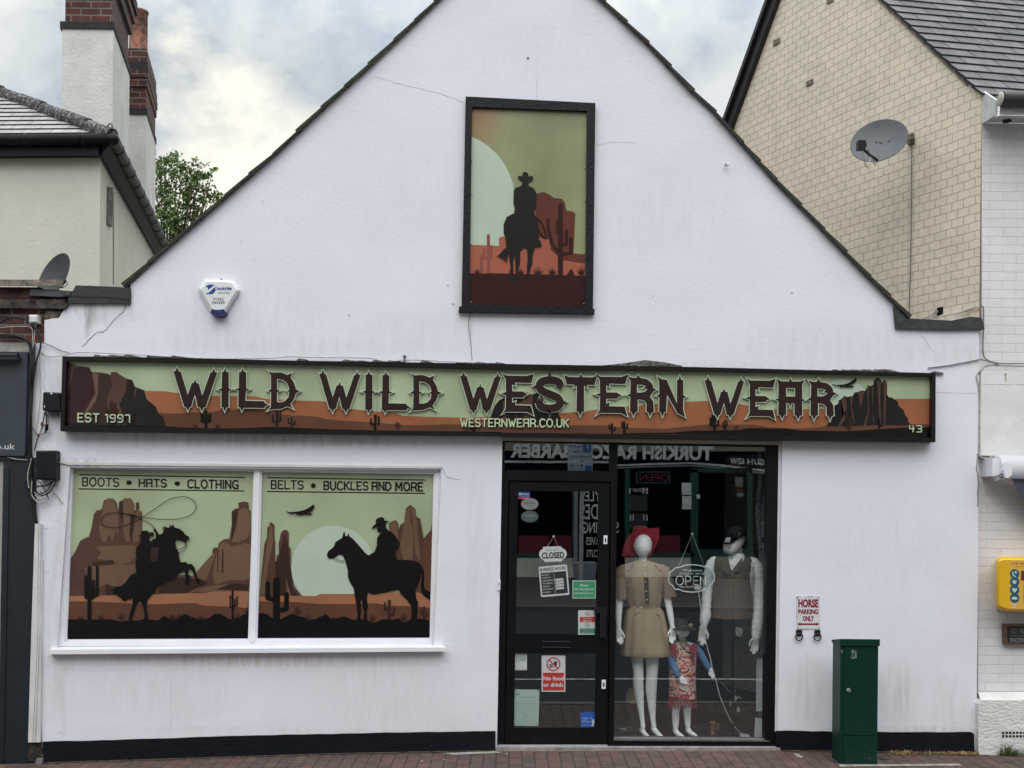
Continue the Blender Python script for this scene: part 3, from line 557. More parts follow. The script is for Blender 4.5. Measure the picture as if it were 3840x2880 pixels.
def rubble(f, x0, x1, y, n, ma, A):
    pts = []
    for i in range(n + 1):
        t = i / n; b = max(0, mnoise.noise(Vector((t * 9 + x0, y, 0)))) * 48
        pts.append((x0 + (x1 - x0) * t, y - b + rnd.uniform(-5, 5)))
    A.a(f(cspl([(x0, y + 170)] + [(x0, y + 6)] + pts + [(x1, y + 6), (x1, y + 170)], 2)[2:]), ma)
A.a(jit(W1([(124, 1350), (300, 1352), (500, 1352)]), 6, 1.4) + jit(W1([(500, 1352), (580, 1372), (630, 1355), (700, 1362), (760, 1350), (880, 1360), (935, 1322), (985, 1350), (1050, 1345), (1100, 1302), (1150, 1325), (1240, 1358), (1310, 1340), (1340, 1312), (1390, 1300), (1430, 1318), (1480, 1350), (1560, 1340), (1600, 1310), (1640, 1312)]), 4, 1.4) + [(932, 2404), (246, 2406)], k_blk)
A.m.build('pane', A.mats, win, label='left pane printed with a cowboy on a rearing horse throwing a lasso')
# right print
A = Art(.075)
A.a([(978, 1765), (1630, 1773), (1614, 2397), (961, 2399)], k_sky)
A.line(W2([(185, 160), (1512, 180)]), 4.6, k_blk); A.line(W2([(183, 276), (1509, 292)]), 4.6, k_blk)
for st, x0, x1, y0, y1 in (('BELTS', 220, 485, 185, 252), ('BUCKLES', 662, 1030, 193, 258), ('AND', 1066, 1222, 198, 262), ('MORE', 1264, 1490, 200, 266)):
    TL, TR, BL = W2([(x0, y0), (x1, y0 + (x1 - x0) * .012), (x0, y1)]); mono(A, st, TL, TR, BL, k_blk, 5.2)
    for i in range(int((x1 - x0) / 16)):
        x = x0 + 8 + i * 16 + rnd.uniform(-3, 3); y = rnd.choice((y0 + 1, y1 - 1)); s = -1 if y < (y0 + y1) / 2 else 1
        A.a(W2([(x - 4, y - s * 7), (x + 4, y - s * 7), (x, y + s * 5)]), k_blk)
q = W2([(571, 226)])[0]; A.disc(q[0], q[1], 8.5, k_blk)
q = W2([(738, 915)])[0]; A.disc(q[0], q[1], 352 * .446, k_moon, n=44)
for q, mm in (([(118, 1155), (135, 980), (160, 720), (182, 660), (185, 575), (205, 565), (203, 538), (228, 535), (230, 550), (244, 555), (245, 660), (252, 700), (250, 860), (258, 900), (262, 820), (282, 800), (280, 715), (300, 620), (325, 598), (345, 600), (365, 615), (365, 735), (382, 760), (382, 900), (395, 1000), (410, 1075), (470, 1150)], k_br),
              ([(205, 570), (225, 560), (235, 690), (190, 900), (160, 1150), (120, 1150), (150, 960)], k_br2), ([(245, 870), (280, 840), (330, 620), (362, 740), (375, 900), (400, 1090), (440, 1150), (300, 1150), (260, 1010)], k_dbr), ([(340, 990), (355, 1060), (385, 1150), (350, 1150)], k_br2),
              ([(1215, 760), (1210, 540), (1240, 525), (1258, 515), (1280, 530), (1292, 600), (1300, 560), (1335, 535), (1352, 415), (1388, 388), (1432, 425), (1434, 485), (1470, 505), (1500, 670), (1560, 600), (1575, 515), (1575, 1130), (1470, 1130), (1200, 1000)], k_br),
              ([(1360, 420), (1385, 410), (1388, 520), (1415, 600), (1405, 850), (1330, 850), (1300, 740), (1330, 560)], k_br2), ([(1390, 400), (1430, 430), (1440, 500), (1470, 860), (1430, 800), (1415, 580)], k_br2), ([(1216, 560), (1258, 520), (1275, 560), (1290, 690), (1230, 640)], k_br2), ([(1500, 680), (1570, 610), (1570, 1130), (1440, 1130), (1520, 900)], k_rust)):
    A.a(W2(q), mm)
A.a(W2([(110, 1160), (300, 1155), (470, 1152), (590, 1155), (630, 1138), (900, 1137), (1100, 1132), (1300, 1125), (1558, 1130), (1552, 1270), (106, 1270)]), k_or2)
A.a(W2([(108, 1200), (400, 1205), (620, 1222), (850, 1222), (1100, 1215), (1200, 1235), (1400, 1240), (1552, 1252), (1550, 1400), (104, 1400)]), k_rust)
for x, h, w in ((530, 95, 48), (740, 60, 30), (1070, 75, 36), (1330, 85, 40)): q = W2([(x, 1370)])[0]; tuft(A, q[0], q[1], h * .446, w * .446, k_dbr, 10)
for x, yb, h, w, mm, ar in ((262, 1380, 385, 58, k_blk, [(-1, .50, .86, 74), (1, .26, .62, 84)]), (438, 1330, 88, 18, k_dbr, [(-1, .35, .8, 20), (1, .25, .6, 22)]), (1210, 1350, 165, 26, k_dbr, [(-1, .45, .82, 38), (1, .22, .55, 40)]), (1503, 1355, 115, 18, k_dbr, [(-1, .4, .8, 24), (1, .25, .6, 24)])):
    q = W2([(x, yb)])[0]; cactus(A, q[0], q[1], h * .446, w * .446, mm, [(s, a, b, d * .446) for s, a, b, d in ar])
A.a(W2([(340, 440), (370, 450), (430, 445), (462, 440), (500, 430), (540, 410), (565, 388), (580, 390), (585, 400), (560, 440), (520, 455), (565, 460), (550, 474), (500, 468), (470, 475), (430, 472), (428, 462), (380, 465), (355, 455)]), k_blk)
A.a(W2([(688, 800), (700, 775), (745, 740), (758, 700), (775, 690), (815, 665), (828, 612), (838, 625), (840, 650), (858, 650), (870, 625), (874, 652), (905, 675), (960, 735), (1010, 795), (1035, 812), (1085, 785), (1105, 735), (1108, 665), (1125, 640), (1148, 625), (1140, 618), (1125, 622), (1112, 610), (1108, 575), (1085, 585), (1065, 592), (1068, 575), (1085, 555), (1098, 548), (1096, 515), (1115, 498), (1150, 490), (1165, 500), (1170, 520), (1215, 525), (1182, 540), (1180, 585), (1195, 590), (1200, 602), (1240, 625), (1275, 670), (1300, 715), (1290, 745), (1262, 790), (1268, 830), (1280, 852), (1390, 855), (1440, 865), (1480, 895), (1500, 940), (1505, 1000), (1500, 1075), (1515, 1100), (1556, 1120), (1555, 1190), (1510, 1160), (1480, 1130), (1476, 1060), (1485, 1000), (1475, 940), (1470, 1010), (1445, 1070), (1430, 1110), (1435, 1165), (1452, 1210), (1450, 1260), (1440, 1370), (1390, 1370), (1400, 1300), (1395, 1240), (1370, 1200), (1310, 1140), (1290, 1100), (1200, 1120), (1100, 1140), (1060, 1140), (1030, 1120), (1022, 1180), (1030, 1250), (1020, 1280), (1025, 1360), (990, 1360), (1000, 1290), (985, 1240), (980, 1180), (970, 1200), (972, 1280), (965, 1340), (985, 1360), (935, 1360), (945, 1320), (938, 1250), (920, 1150), (912, 1090), (880, 1040), (862, 990), (862, 940), (840, 860), (820, 815), (790, 805), (760, 825), (735, 842), (700, 838), (688, 820)]), k_blk)
curve(A, [(740, 838), (780, 865), (835, 872)], 1.6, k_blk, W2); curve(A, [(755, 830), (790, 852), (828, 858)], 1.6, k_blk, W2)
A.a(jit(W2([(104, 1310), (150, 1295), (190, 1310), (220, 1338), (300, 1350), (350, 1320), (400, 1305), (440, 1325), (490, 1330), (530, 1365), (600, 1345), (680, 1305), (720, 1350), (760, 1345), (830, 1325), (900, 1355), (1000, 1355), (1080, 1380), (1160, 1350), (1240, 1355), (1290, 1340), (1330, 1380), (1400, 1350), (1480, 1345), (1552, 1360)]), 4, 1.4) + [(1612, 2400), (962, 2402)], k_blk)
A.m.build('pane', A.mats, win, label='right pane printed with a standing horse and rider before a pale moon')
# ================================================================== fascia sign
sg = thing('shop_sign', P(1870, 1640), 'long black-framed desert sign with spiky brown lettering above the shopfront', 'shop sign')
m = M()
so = [(234, 1336), (620, 1341), (1100, 1352), (1850, 1364), (2600, 1376), (3509, 1399), (3508, 1658), (2900, 1650), (1850, 1634), (1100, 1626), (226, 1617)]
si = [(250, 1352), (1100, 1366), (1850, 1384), (2600, 1391), (3494, 1411), (3492, 1643), (2900, 1634), (1850, 1622), (1100, 1611), (241, 1596)]
m.prism(so, -.115, -.001, 0, [si]); m.prism(inset(so, 7), -.06, -.003)
m.build('frame', mat('dark_sign_frame', (.007, .005, .006), .4, .2, 5, spec=.3), sg)
F1, F2, F3, F4 = zm(220, 1320, .3978), zm(1000, 1320, .3978), zm(1700, 1320, .425), zm(2560, 1360, .443)
A = Art(-.068)
A.a([(246, 1347), (1100, 1362), (1850, 1379), (2600, 1387), (3498, 1407), (3496, 1648), (2900, 1638), (1850, 1626), (1100, 1615), (237, 1602)], k_sky)
A.a(F1([(815, 366), (1000, 370), (1130, 388), (1440, 412), (1860, 418), (1960, 442), (2212, 455)]) + F2([(560, 465), (800, 535), (1000, 562), (1220, 575), (1280, 600), (1500, 610), (1880, 620), (2100, 610)]) + F3([(330, 570), (930, 540), (1150, 525), (1280, 505), (1560, 480), (1900, 445), (2210, 433)]) + F4([(220, 325), (480, 350), (700, 390), (900, 398), (1300, 385), (1500, 380), (1800, 305), (2110, 305), (2106, 560)]) + F3([(1500, 700), (0, 690)]) + F2([(0, 700)]) + F1([(900, 700)]), k_or)
q = F4([(1360, 300)])[0]; A.a([(x, max(y, 0)) for x, y in [(q[0] + 86 * math.cos(6.283 * i / 30), q[1] - 8 + 62 * math.sin(6.283 * i / 30)) for i in range(15, 31)]] + [(q[0] + 80, q[1] + 30), (q[0] - 80, q[1] + 40)], k_moon)
A.a(F1([(940, 573), (1090, 582), (1300, 568), (1450, 565), (1550, 545), (1700, 540), (1900, 545), (2000, 575), (2212, 600)]) + F2([(300, 598), (480, 610), (560, 632), (740, 648), (980, 662), (1300, 688), (1500, 690), (1700, 680), (2212, 690)]) + F3([(380, 650), (1000, 645), (1350, 648), (1500, 665), (1850, 678), (2000, 665), (2212, 645)]) + F4([(0, 540), (130, 535), (200, 522), (600, 525), (720, 545), (950, 558), (1100, 552), (1215, 538), (1700, 525), (2106, 520), (2106, 640), (1000, 630), (0, 600)]) + F3([(1500, 712), (0, 700)]) + F2([(0, 740)]) + F1([(900, 715)]), k_rust)
A.a([(237, 1588), (1100, 1603), (1850, 1613), (2600, 1624), (3496, 1636), (3496, 1650), (2600, 1641), (1850, 1629), (1100, 1617), (237, 1604)], k_rust)
# cliffs at the left end
A.a(F1([(70, 100), (110, 105), (180, 130), (270, 140), (292, 150), (310, 188), (400, 192), (470, 205), (488, 222), (492, 190), (545, 188), (580, 215), (640, 250), (690, 262), (705, 290), (718, 325), (810, 362), (830, 440), (870, 490), (915, 512), (940, 575), (985, 610), (1015, 700), (40, 690)]), k_br)
for q, mm in (([(135, 170), (190, 138), (290, 148), (315, 195), (330, 300), (340, 390), (290, 490), (245, 575), (230, 690), (45, 690), (100, 340), (130, 240)], k_maroon), ([(380, 205), (470, 210), (492, 240), (503, 320), (455, 430), (460, 520), (560, 690), (250, 690), (340, 450), (362, 400)], k_dbr),
              ([(645, 252), (695, 265), (715, 325), (810, 365), (835, 450), (915, 515), (940, 580), (985, 612), (1010, 700), (640, 700), (570, 490), (630, 380)], k_char), ([(720, 330), (738, 345), (722, 400), (718, 470), (712, 400)], k_br), ([(370, 210), (318, 195), (335, 300), (350, 390), (250, 560), (250, 585), (345, 470), (370, 390)], k_br2)):
    A.a(F1(q), mm)
A.a(F1([(45, 665), (400, 685), (800, 690), (1000, 700), (1300, 718), (1500, 722), (1500, 730), (45, 715)]), k_blk)
A.a(F1([(1380, 722), (1700, 718), (2000, 705), (2212, 712)]) + F2([(600, 728), (1200, 742), (2212, 752), (2212, 765), (0, 745)]), k_blk)
# butte behind the middle word
A.a(F3([(318, 600), (365, 475), (410, 420), (440, 410), (460, 380), (520, 360), (640, 348), (690, 375), (735, 362), (765, 372), (800, 430), (870, 500), (920, 530), (945, 580), (955, 645), (330, 645)]), k_char)
A.a(F3([(640, 375), (700, 378), (700, 500), (690, 640), (560, 640), (540, 470), (600, 440)]), k_br); A.a(F3([(440, 430), (470, 440), (465, 640), (430, 640)]), k_br); A.a(F3([(560, 470), (620, 470), (620, 640), (560, 640)]), k_char)
# cliffs at the right end
A.a(F4([(1215, 540), (1250, 490), (1285, 365), (1318, 345), (1320, 320), (1345, 305), (1372, 278), (1385, 290), (1440, 282), (1452, 255), (1520, 235), (1545, 240), (1572, 185), (1582, 200), (1614, 188), (1620, 148), (1655, 125), (1680, 150), (1690, 175), (1700, 145), (1722, 155), (1730, 190), (1730, 270), (1745, 292), (1770, 295), (1820, 330), (1828, 365), (1870, 400), (1885, 445), (1905, 465), (1910, 500), (1940, 528)]), k_char)
for q in ([(1340, 310), (1375, 280), (1385, 330), (1392, 380), (1350, 470), (1315, 540), (1330, 540), (1378, 480)], [(1418, 290), (1440, 285), (1430, 370), (1460, 520), (1435, 470)], [(1480, 250), (1540, 240), (1520, 330), (1510, 380)], [(1560, 200), (1580, 195), (1572, 320), (1580, 400), (1550, 540), (1530, 540), (1572, 400)], [(1640, 140), (1680, 160), (1672, 300), (1680, 540), (1670, 540), (1655, 280)], [(1700, 160), (1722, 160), (1722, 290), (1712, 540), (1705, 540)], [(1600, 200), (1615, 200), (1608, 400), (1625, 520), (1612, 480)]): A.a(F4(q), k_br)
A.a(F4([(1100, 560), (1215, 545), (1700, 530), (2104, 548), (2104, 580), (1100, 580)]), k_rust)
A.a(F3([(1500, 715), (1950, 710), (2100, 695), (2212, 692)]) + F4([(80, 580), (300, 572), (480, 572), (540, 555), (880, 558), (1000, 575), (1400, 580), (1700, 560), (1950, 545), (2106, 548), (2104, 642), (1200, 628), (0, 605)]) + F3([(1500, 722)]), k_blk)
for f, s, x, yb, h, w, mm, ar in ((F1, .4, 1388, 720, 170, 26, k_blk, [(-1, .35, .8, 42), (-1, .3, .7, 24), (1, .35, .8, 42), (1, .3, .72, 22)]), (F2, .4, 98, 712, 165, 24, k_char, [(-1, .3, .68, 40), (1, .35, .88, 30)]), (F2, .4, 235, 715, 100, 18, k_char, [(-1, .4, .9, 30), (1, .3, .65, 30)]), (F2, .4, 1025, 738, 150, 26, k_blk, [(-1, .35, .7, 42), (1, .35, .85, 32)]), (F2, .4, 1235, 738, 80, 16, k_dbr, [(-1, .4, .8, 20), (1, .4, .8, 20)]),
                                  (F3, .425, 180, 700, 70, 22, k_blk, [(-1, .2, .5, 22), (1, .3, .7, 20)]), (F3, .425, 1400, 712, 85, 18, k_blk, [(-1, .4, .85, 24), (1, .25, .6, 26)]), (F3, .425, 1508, 712, 100, 20, k_blk, [(-1, .5, .95, 20), (1, .4, .8, 28)]), (F4, .443, 270, 572, 130, 22, k_blk, [(-1, .3, .8, 34), (-1, .45, .95, 18), (1, .3, .65, 32)]), (F4, .443, 358, 575, 95, 14, k_blk, [(-1, .35, .75, 18), (1, .4, .88, 18)]),
                                  (F4, .443, 1415, 575, 105, 18, k_dbr, [(-1, .2, .5, 30), (1, .5, .95, 26)]), (F4, .443, 1665, 550, 85, 16, k_blk, [(1, .2, .45, 28)]), (F1, .4, 495, 660, 200, 26, k_maroon, [(-1, .3, .6, 40), (1, .4, .85, 34), (1, .3, .6, 52)]), (F1, .4, 685, 680, 140, 22, k_char, [(1, .3, .85, 20)])):
    q = f([(x, yb)])[0]; cactus(A, q[0], q[1], h * s, w * s, mm, [(a, b, c, d * s) for a, b, c, d in ar])
for f, x, yb in ((F1, 1285, 715), (F1, 1495, 715), (F4, 455, 570), (F3, 115, 695)): q = f([(x, yb)])[0]; tuft(A, q[0], q[1], 22, 12, k_dbr, 8)
A.a(F4([(1250, 180), (1300, 188), (1360, 185), (1400, 175), (1440, 150), (1465, 128), (1475, 140), (1465, 165), (1430, 185), (1400, 192), (1455, 196), (1440, 210), (1370, 205), (1335, 208), (1330, 200), (1280, 195)]), k_blk)
for x in (1415, 2456): A.line([(x, 1375), (x - 2, 1640)], 1.4, k_br2)
def tx2(A, st, TL, TR, BL, b=.02):
    o = 2.5; w = abs(BL[1] - TL[1]) * .17; mono(A, st, (TL[0] + o, TL[1] + o), (TR[0] + o, TR[1] + o), (BL[0] + o, BL[1] + o), k_blk, w * 1.3); mono(A, st, TL, TR, BL, k_lt, w)
k_lt = mat('pale_green_lettering', (.47, .56, .36), .5, .03)
for st, f, x0, x1, y0, y1, dy in (('EST', F1, 182, 378, 580, 655, 3), ('1997', F1, 442, 668, 590, 658, 3), ('WESTERNWEAR.CO.UK', F3, 66, 1015, 588, 655, 6), ('43', F4, 1922, 2022, 532, 585, 2)):
    TL, TR, BL = f([(x0, y0), (x1, y0 + dy), (x0, y1)]); tx2(A, st, TL, TR, BL, .006)
A.m.build('panel', A.mats, sg)
# big raised letters
GL = {
 'W': (F1, [(1075, 175), (1098, 175), (1115, 130), (1135, 178), (1152, 180), (1215, 390), (1250, 285), (1268, 284), (1283, 238), (1298, 284), (1320, 287), (1350, 395), (1425, 185), (1442, 180), (1458, 138), (1475, 180), (1497, 180), (1385, 515), (1365, 520), (1347, 562), (1325, 520), (1306, 515), (1281, 405), (1248, 515), (1232, 520), (1215, 562), (1195, 520), (1178, 515)], []),
 'I': (F1, [(1532, 185), (1550, 185), (1567, 145), (1585, 185), (1607, 187), (1607, 340), (1640, 353), (1607, 368), (1606, 520), (1582, 525), (1562, 568), (1545, 525), (1527, 522), (1527, 368), (1485, 353), (1529, 340)], []),
 'L': (F1, [(1695, 187), (1715, 185), (1732, 147), (1750, 185), (1770, 187), (1770, 340), (1808, 353), (1768, 368), (1762, 455), (1940, 457), (1945, 475), (1985, 492), (1945, 512), (1942, 528), (1745, 528), (1725, 568), (1708, 528), (1688, 524), (1690, 366), (1640, 353), (1693, 340)], []),
 'D': (F2, [(5, 162), (50, 188), (135, 184), (200, 208), (248, 182), (234, 235), (268, 290), (283, 345), (325, 366), (283, 385), (265, 440), (230, 490), (258, 540), (200, 512), (130, 540), (40, 546), (0, 562), (35, 520), (38, 380), (4, 366), (38, 345), (36, 215)], [[(103, 255), (150, 262), (190, 288), (207, 325), (212, 350), (182, 362), (212, 374), (205, 420), (175, 455), (140, 468), (103, 468), (103, 378), (142, 362), (103, 350)]]),
 'E': (F3, [(432, 178), (475, 204), (650, 204), (713, 182), (690, 272), (552, 270), (557, 302), (527, 288), (527, 342), (618, 342), (630, 352), (665, 370), (630, 386), (618, 402), (527, 404), (527, 442), (557, 428), (552, 464), (685, 466), (710, 562), (650, 530), (475, 530), (432, 556), (466, 500), (468, 382), (420, 366), (468, 350), (466, 240)], []),
 'T': (F3, [(975, 195), (1018, 215), (1110, 216), (1127, 182), (1143, 216), (1232, 216), (1274, 196), (1250, 290), (1186, 288), (1190, 320), (1158, 298), (1158, 524), (1140, 528), (1121, 572), (1104, 528), (1085, 522), (1088, 298), (1060, 320), (1066, 288), (1000, 287)], []),
 'R': (F3, [(1532, 210), (1580, 224), (1612, 223), (1630, 188), (1647, 223), (1712, 236), (1755, 275), (1766, 314), (1802, 328), (1766, 344), (1735, 388), (1764, 430), (1770, 524), (1750, 530), (1733, 576), (1716, 530), (1698, 524), (1698, 450), (1675, 425), (1628, 418), (1628, 524), (1608, 530), (1588, 576), (1570, 530), (1553, 524), (1557, 395), (1518, 380), (1557, 365), (1560, 255)], [[(1622, 290), (1665, 290), (1690, 300), (1665, 318), (1704, 326), (1688, 342), (1660, 352), (1622, 352)]]),
 'N': (F3, [(1795, 210), (1842, 238), (1885, 243), (1970, 440), (1970, 242), (1983, 240), (1998, 200), (2014, 240), (2032, 243), (2032, 376), (2064, 392), (2032, 408), (2030, 500), (2050, 574), (1978, 540), (1888, 385), (1880, 525), (1862, 532), (1845, 580), (1828, 532), (1812, 525), (1815, 402), (1783, 388), (1815, 372), (1812, 262)], []),
 'A': (F4, [(795, 125), (832, 153), (900, 153), (913, 116), (927, 153), (998, 153), (1037, 132), (1017, 185), (1017, 300), (1048, 312), (1017, 325), (1017, 440), (997, 447), (978, 487), (962, 447), (945, 440), (945, 342), (926, 342), (912, 378), (896, 342), (880, 342), (880, 440), (860, 447), (842, 482), (826, 447), (806, 440), (808, 325), (773, 310), (808, 298), (808, 190)], [[(880, 215), (950, 215), (950, 280), (880, 280)]]),
}
def norm(k):
    f, o, h = GL[k]; o = f(o); h = [f(q) for q in h]; bx = {'W': (1075, 1497, 175, 520), 'I': (1532, 1607, 185, 522), 'L': (1693, 1945, 185, 526), 'D': (38, 283, 184, 544), 'E': (466, 690, 204, 530), 'T': (1000, 1250, 216, 526), 'R': (1556, 1766, 224, 528), 'N': (1814, 2032, 240, 530), 'A': (808, 1017, 153, 443)}[k]
    (x0, y0), (x1, y1) = f([(bx[0], bx[2]), (bx[1], bx[3])]); g = lambda p: ((p[0] - x0) / (x1 - x0), (p[1] - y0) / (y1 - y0)); return [g(p) for p in o], [[g(p) for p in q] for q in h]
def place_letter(k, x0, x1, y0, y1):
    o, h = norm(k); dy = (x1 - x0) * .015; t = lambda p: (x0 + p[0] * (x1 - x0), y0 + p[1] * (y1 - y0) + dy * p[0])
    o = [t(p) for p in o]; h = [[t(p) for p in q] for q in h]
    m = M(); m.prism(inset(o, -1.7), -.088, -.069, 0, [inset(q, 1.5) for q in h], back=False)
    m.prism(inset(o, 1.5), -.0905, -.0885, 1, [inset(q, -1.6) for q in h], back=False)
    m.build('letter', [k_halo, k_ltr], sg)
def letter_S(x0, x1, y0, y1):
    cx, w, h = (x0 + x1) / 2, (x1 - x0), (y1 - y0)
    mid = [(x1 - w * .12, y0 + h * .27), (x1 - w * .2, y0 + h * .15), (cx, y0 + h * .10), (x0 + w * .2, y0 + h * .16), (x0 + w * .13, y0 + h * .29), (x0 + w * .24, y0 + h * .41), (cx, y0 + h * .5), (x1 - w * .22, y0 + h * .60), (x1 - w * .12, y0 + h * .73), (x1 - w * .22, y0 + h * .85), (cx, y0 + h * .90), (x0 + w * .2, y0 + h * .85), (x0 + w * .12, y0 + h * .72)]
    p = [tuple(q) for q in spl([Vector(q) for q in mid], 5)]; m = M()
    def stroke(hw, Y, mi, th, ext):
        l, r_ = [], []
        for i, q in enumerate(p):
            a, b = p[max(i - 1, 0)], p[min(i + 1, len(p) - 1)]; d = math.hypot(b[0] - a[0], b[1] - a[1]); nx, ny = -(b[1] - a[1]) / d, (b[0] - a[0]) / d
            l.append((q[0] + nx * hw, q[1] + ny * hw)); r_.append((q[0] - nx * hw, q[1] - ny * hw))
        k = 0
        for i in range(len(p) - 1): m.prism([l[i], l[i + 1], r_[i + 1], r_[i]], Y - .00005 * i, Y + th, mi, back=False)
        for (a, b, c) in (((cx - 8, y0 + 8), (cx + 8, y0 + 8), (cx, y0 - 22 - ext)), ((cx - 8, y1 - 8), (cx + 8, y1 - 8), (cx, y1 + 18 + ext)), ((x0 + 8, y0 + h * .22), (x0 + 8, y0 + h * .36), (x0 - 12 - ext, y0 + h * .29)), ((x1 - 8, y0 + h * .66), (x1 - 8, y0 + h * .80), (x1 + 14 + ext, y0 + h * .73)), ((x1 - 22, y0 + h * .25), (x1 - 2, y0 + h * .25), (x1 - 13, y0 + h * .42 + ext)), ((x0 + 2, y0 + h * .72), (x0 + 24, y0 + h * .74), (x0 + 13, y0 + h * .58 - ext))):
            m.prism([a, b, c], Y - .0024 - .0001 * k, Y + th, mi, back=False); k += 1
    stroke(17.5, -.0855, 0, .016, 5); stroke(14.4, -.0905, 1, .0008, 0); m.build('letter', [k_halo, k_ltr], sg)
for k, x0, x1, y0, y1 in (('W', 648, 817, 1390, 1527), ('I', 831, 859, 1393, 1528), ('L', 894, 994, 1393, 1529), ('D', 1015, 1111, 1394, 1536),
                          ('W', 1195, 1354, 1400, 1534), ('I', 1370, 1398, 1403, 1536), ('L', 1432, 1527, 1405, 1538), ('D', 1549, 1644, 1404, 1540),
                          ('W', 1723, 1881, 1407, 1539), ('E', 1895, 1994, 1407, 1545), ('T', 2124, 2231, 1412, 1544), ('E', 2248, 2346, 1411, 1549), ('R', 2362, 2452, 1415, 1545), ('N', 2471, 2564, 1421, 1546),
                          ('W', 2640, 2793, 1424, 1556), ('E', 2810, 2901, 1425, 1561), ('A', 2918, 3010, 1428, 1557), ('R', 3039, 3127, 1430, 1559)): place_letter(k, x0, x1, y0, y1)
letter_S(2010, 2113, 1411, 1545)
# old cable and crumbling mortar on top of the sign
m = M(); q = [(150, 1325), (185, 1338), (240, 1333), (300, 1322), (500, 1330), (640, 1338), (800, 1345), (1000, 1344), (1080, 1338), (1200, 1341), (1380, 1343), (1440, 1355), (1560, 1350), (1700, 1358), (1790, 1360)]
m.tube(spl([P(x, y, -.03) for x, y in q], 5), .0035, 6); m.build('cable', m_cablew, label='thin pale cable lying slack along the top of the long desert sign', category='cable')
m_crust = mat('crumbled_mortar', (.16, .155, .14), .95, .5, 30, .8, 60)
for i in range(46):
    m = M()
    x = rnd.choice((rnd.uniform(270, 700), rnd.uniform(1060, 1850), rnd.uniform(2280, 2560), rnd.uniform(3080, 3500))); y = 1335 + (x - 234) * .0192; w = rnd.uniform(20, 90); h = rnd.uniform(4, 11)
    m.prism([(x, y), (x + w * .2, y - h), (x + w * .6, y - h * rnd.uniform(.3, 1)), (x + w, y + 1), (x + w * .9, y + 5), (x, y + 4)], -.02 - rnd.uniform(0, .02), .0); m.build('mortar_crust', m_crust, shop)
m = M(); m.prism([(2260, 1370), (2340, 1362), (2420, 1350), (2490, 1358), (2560, 1372)], -.015, 0); m.build('mortar_crust', m_crust, shop)
# ================================================================== dark glazed shopfront
m = M()
m.prism([(1880, 1641), (2936, 1655), (2933, 1668), (1881, 1652)], -.012, .05); m.build('lintel_strip', mat('cream_strip', (.46, .42, .35), .7, .1, 6), shop)
m = M()
m.prism([(1882, 1653), (2920, 1667), (2906, 2801), (1862, 2796)], .03, .14, 0, [[(1893, 1657), (2287, 1665), (2287, 1766), (1892, 1762)], [(1907, 1801), (2291, 1806), (2282, 2792), (1889, 2789)], [(2317, 1666), (2880, 1675), (2868, 2774), (2302, 2769)]])
m.prism([(2300, 2778), (2890, 2783), (2890, 2788), (2300, 2783)], .022, .03); m.build('shopfront_frame', m_black, shop)
m = M(); m.prism([(2302, 2769), (2868, 2774), (2888, 2781), (2301, 2777)], .024, .1); m.build('window_bead', mat('grey_bead', (.13, .13, .14), .5), shop)
m = M(); m.prism([(2920, 1667), (2933, 1668), (2917, 2743), (2906, 2743)], .02, .24, 0); m.prism([(2910, 2743), (2917, 2743), (2916, 2806), (2906, 2803)], .02, .24, 1); m.build('reveal', [m_upvc2, m_plinth], shop)
m = M(); m.prism([(1862, 2803), (2926, 2804), (2926, 2815), (1862, 2818)], -.03, .16); m.build('step', mat('concrete_step', (.30, .29, .27), .9, .2, 12, .5, 60), shop)
def glasspane(m, q, Y, mi=0): m.face([P(x, y, Y) for x, y in q], mi)
m = M(); glasspane(m, [(1892, 1656), (2288, 1664), (2288, 1767), (1891, 1763)], .075); m.build('transom_glass', m_glass, shop)
m = M(); glasspane(m, [(2315, 1664), (2882, 1673), (2870, 2776), (2300, 2771)], .085); m.build('display_glass', m_glass, shop)
# door leaf
door = M(); do = [(1908, 1802), (2290, 1807), (2281, 2791), (1890, 2788)]
gu, gl_ = [(1941, 1838), (2246, 1842), (2238, 2383), (1932, 2381)], [(1930, 2448), (2237, 2449), (2232, 2734), (1925, 2734)]
door.prism(inset(do, 3), .045, .09, 0, [gu, gl_])
for q in (gu, gl_):
    o = inset(q, -3); door.prism(o, .043, .046, 0, [inset(q, 2)])
dr = door.build('door', m_black, shop)
m = M(); glasspane(m, [(x, y) for x, y in inset(gu, -4)], .062); m.build('upper_glass', m_glass2, dr)
m = M(); glasspane(m, [(x, y) for x, y in inset(gl_, -4)], .062); m.build('lower_glass', m_glass2, dr)
m = M(); m.prism([(2030, 2398), (2143, 2399), (2143, 2430), (2030, 2430)], .036, .05); m.prism([(2034, 2404), (2139, 2405), (2139, 2407), (2034, 2406)], .034, .037, 1); m.prism([(2034, 2426), (2139, 2427), (2139, 2429), (2034, 2428)], .034, .037, 1); m.build('letterbox', [m_black, mat('grey_highlight', (.07, .07, .085), .4)], dr)
m = M(); m.prism([(2229, 2276), (2275, 2277), (2273, 2392), (2250, 2391), (2250, 2300), (2229, 2299)], .0, .05); m.build('handle', mat('dark_handle', (.006, .007, .012), .4), dr)
for q in ([(2264, 2008), (2278, 2008), (2277, 2040), (2263, 2040)], [(2257, 2550), (2272, 2550), (2271, 2583), (2256, 2583)]):
    m = M(); m.prism(q, .03, .045); x, y = q[0]; m.prism([(x + 5, y + 10), (x + 10, y + 10), (x + 9, y + 25), (x + 4, y + 25)], .027, .031, 1); m.build('lock', [m_upvc, m_box], dr)
m = M(); m.prism([(1866, 2795), (2278, 2795), (2280, 2803), (1866, 2803)], .0, .1); m.build('threshold', mat('bright_threshold', (.55, .56, .62), .3, metal=.3), shop)
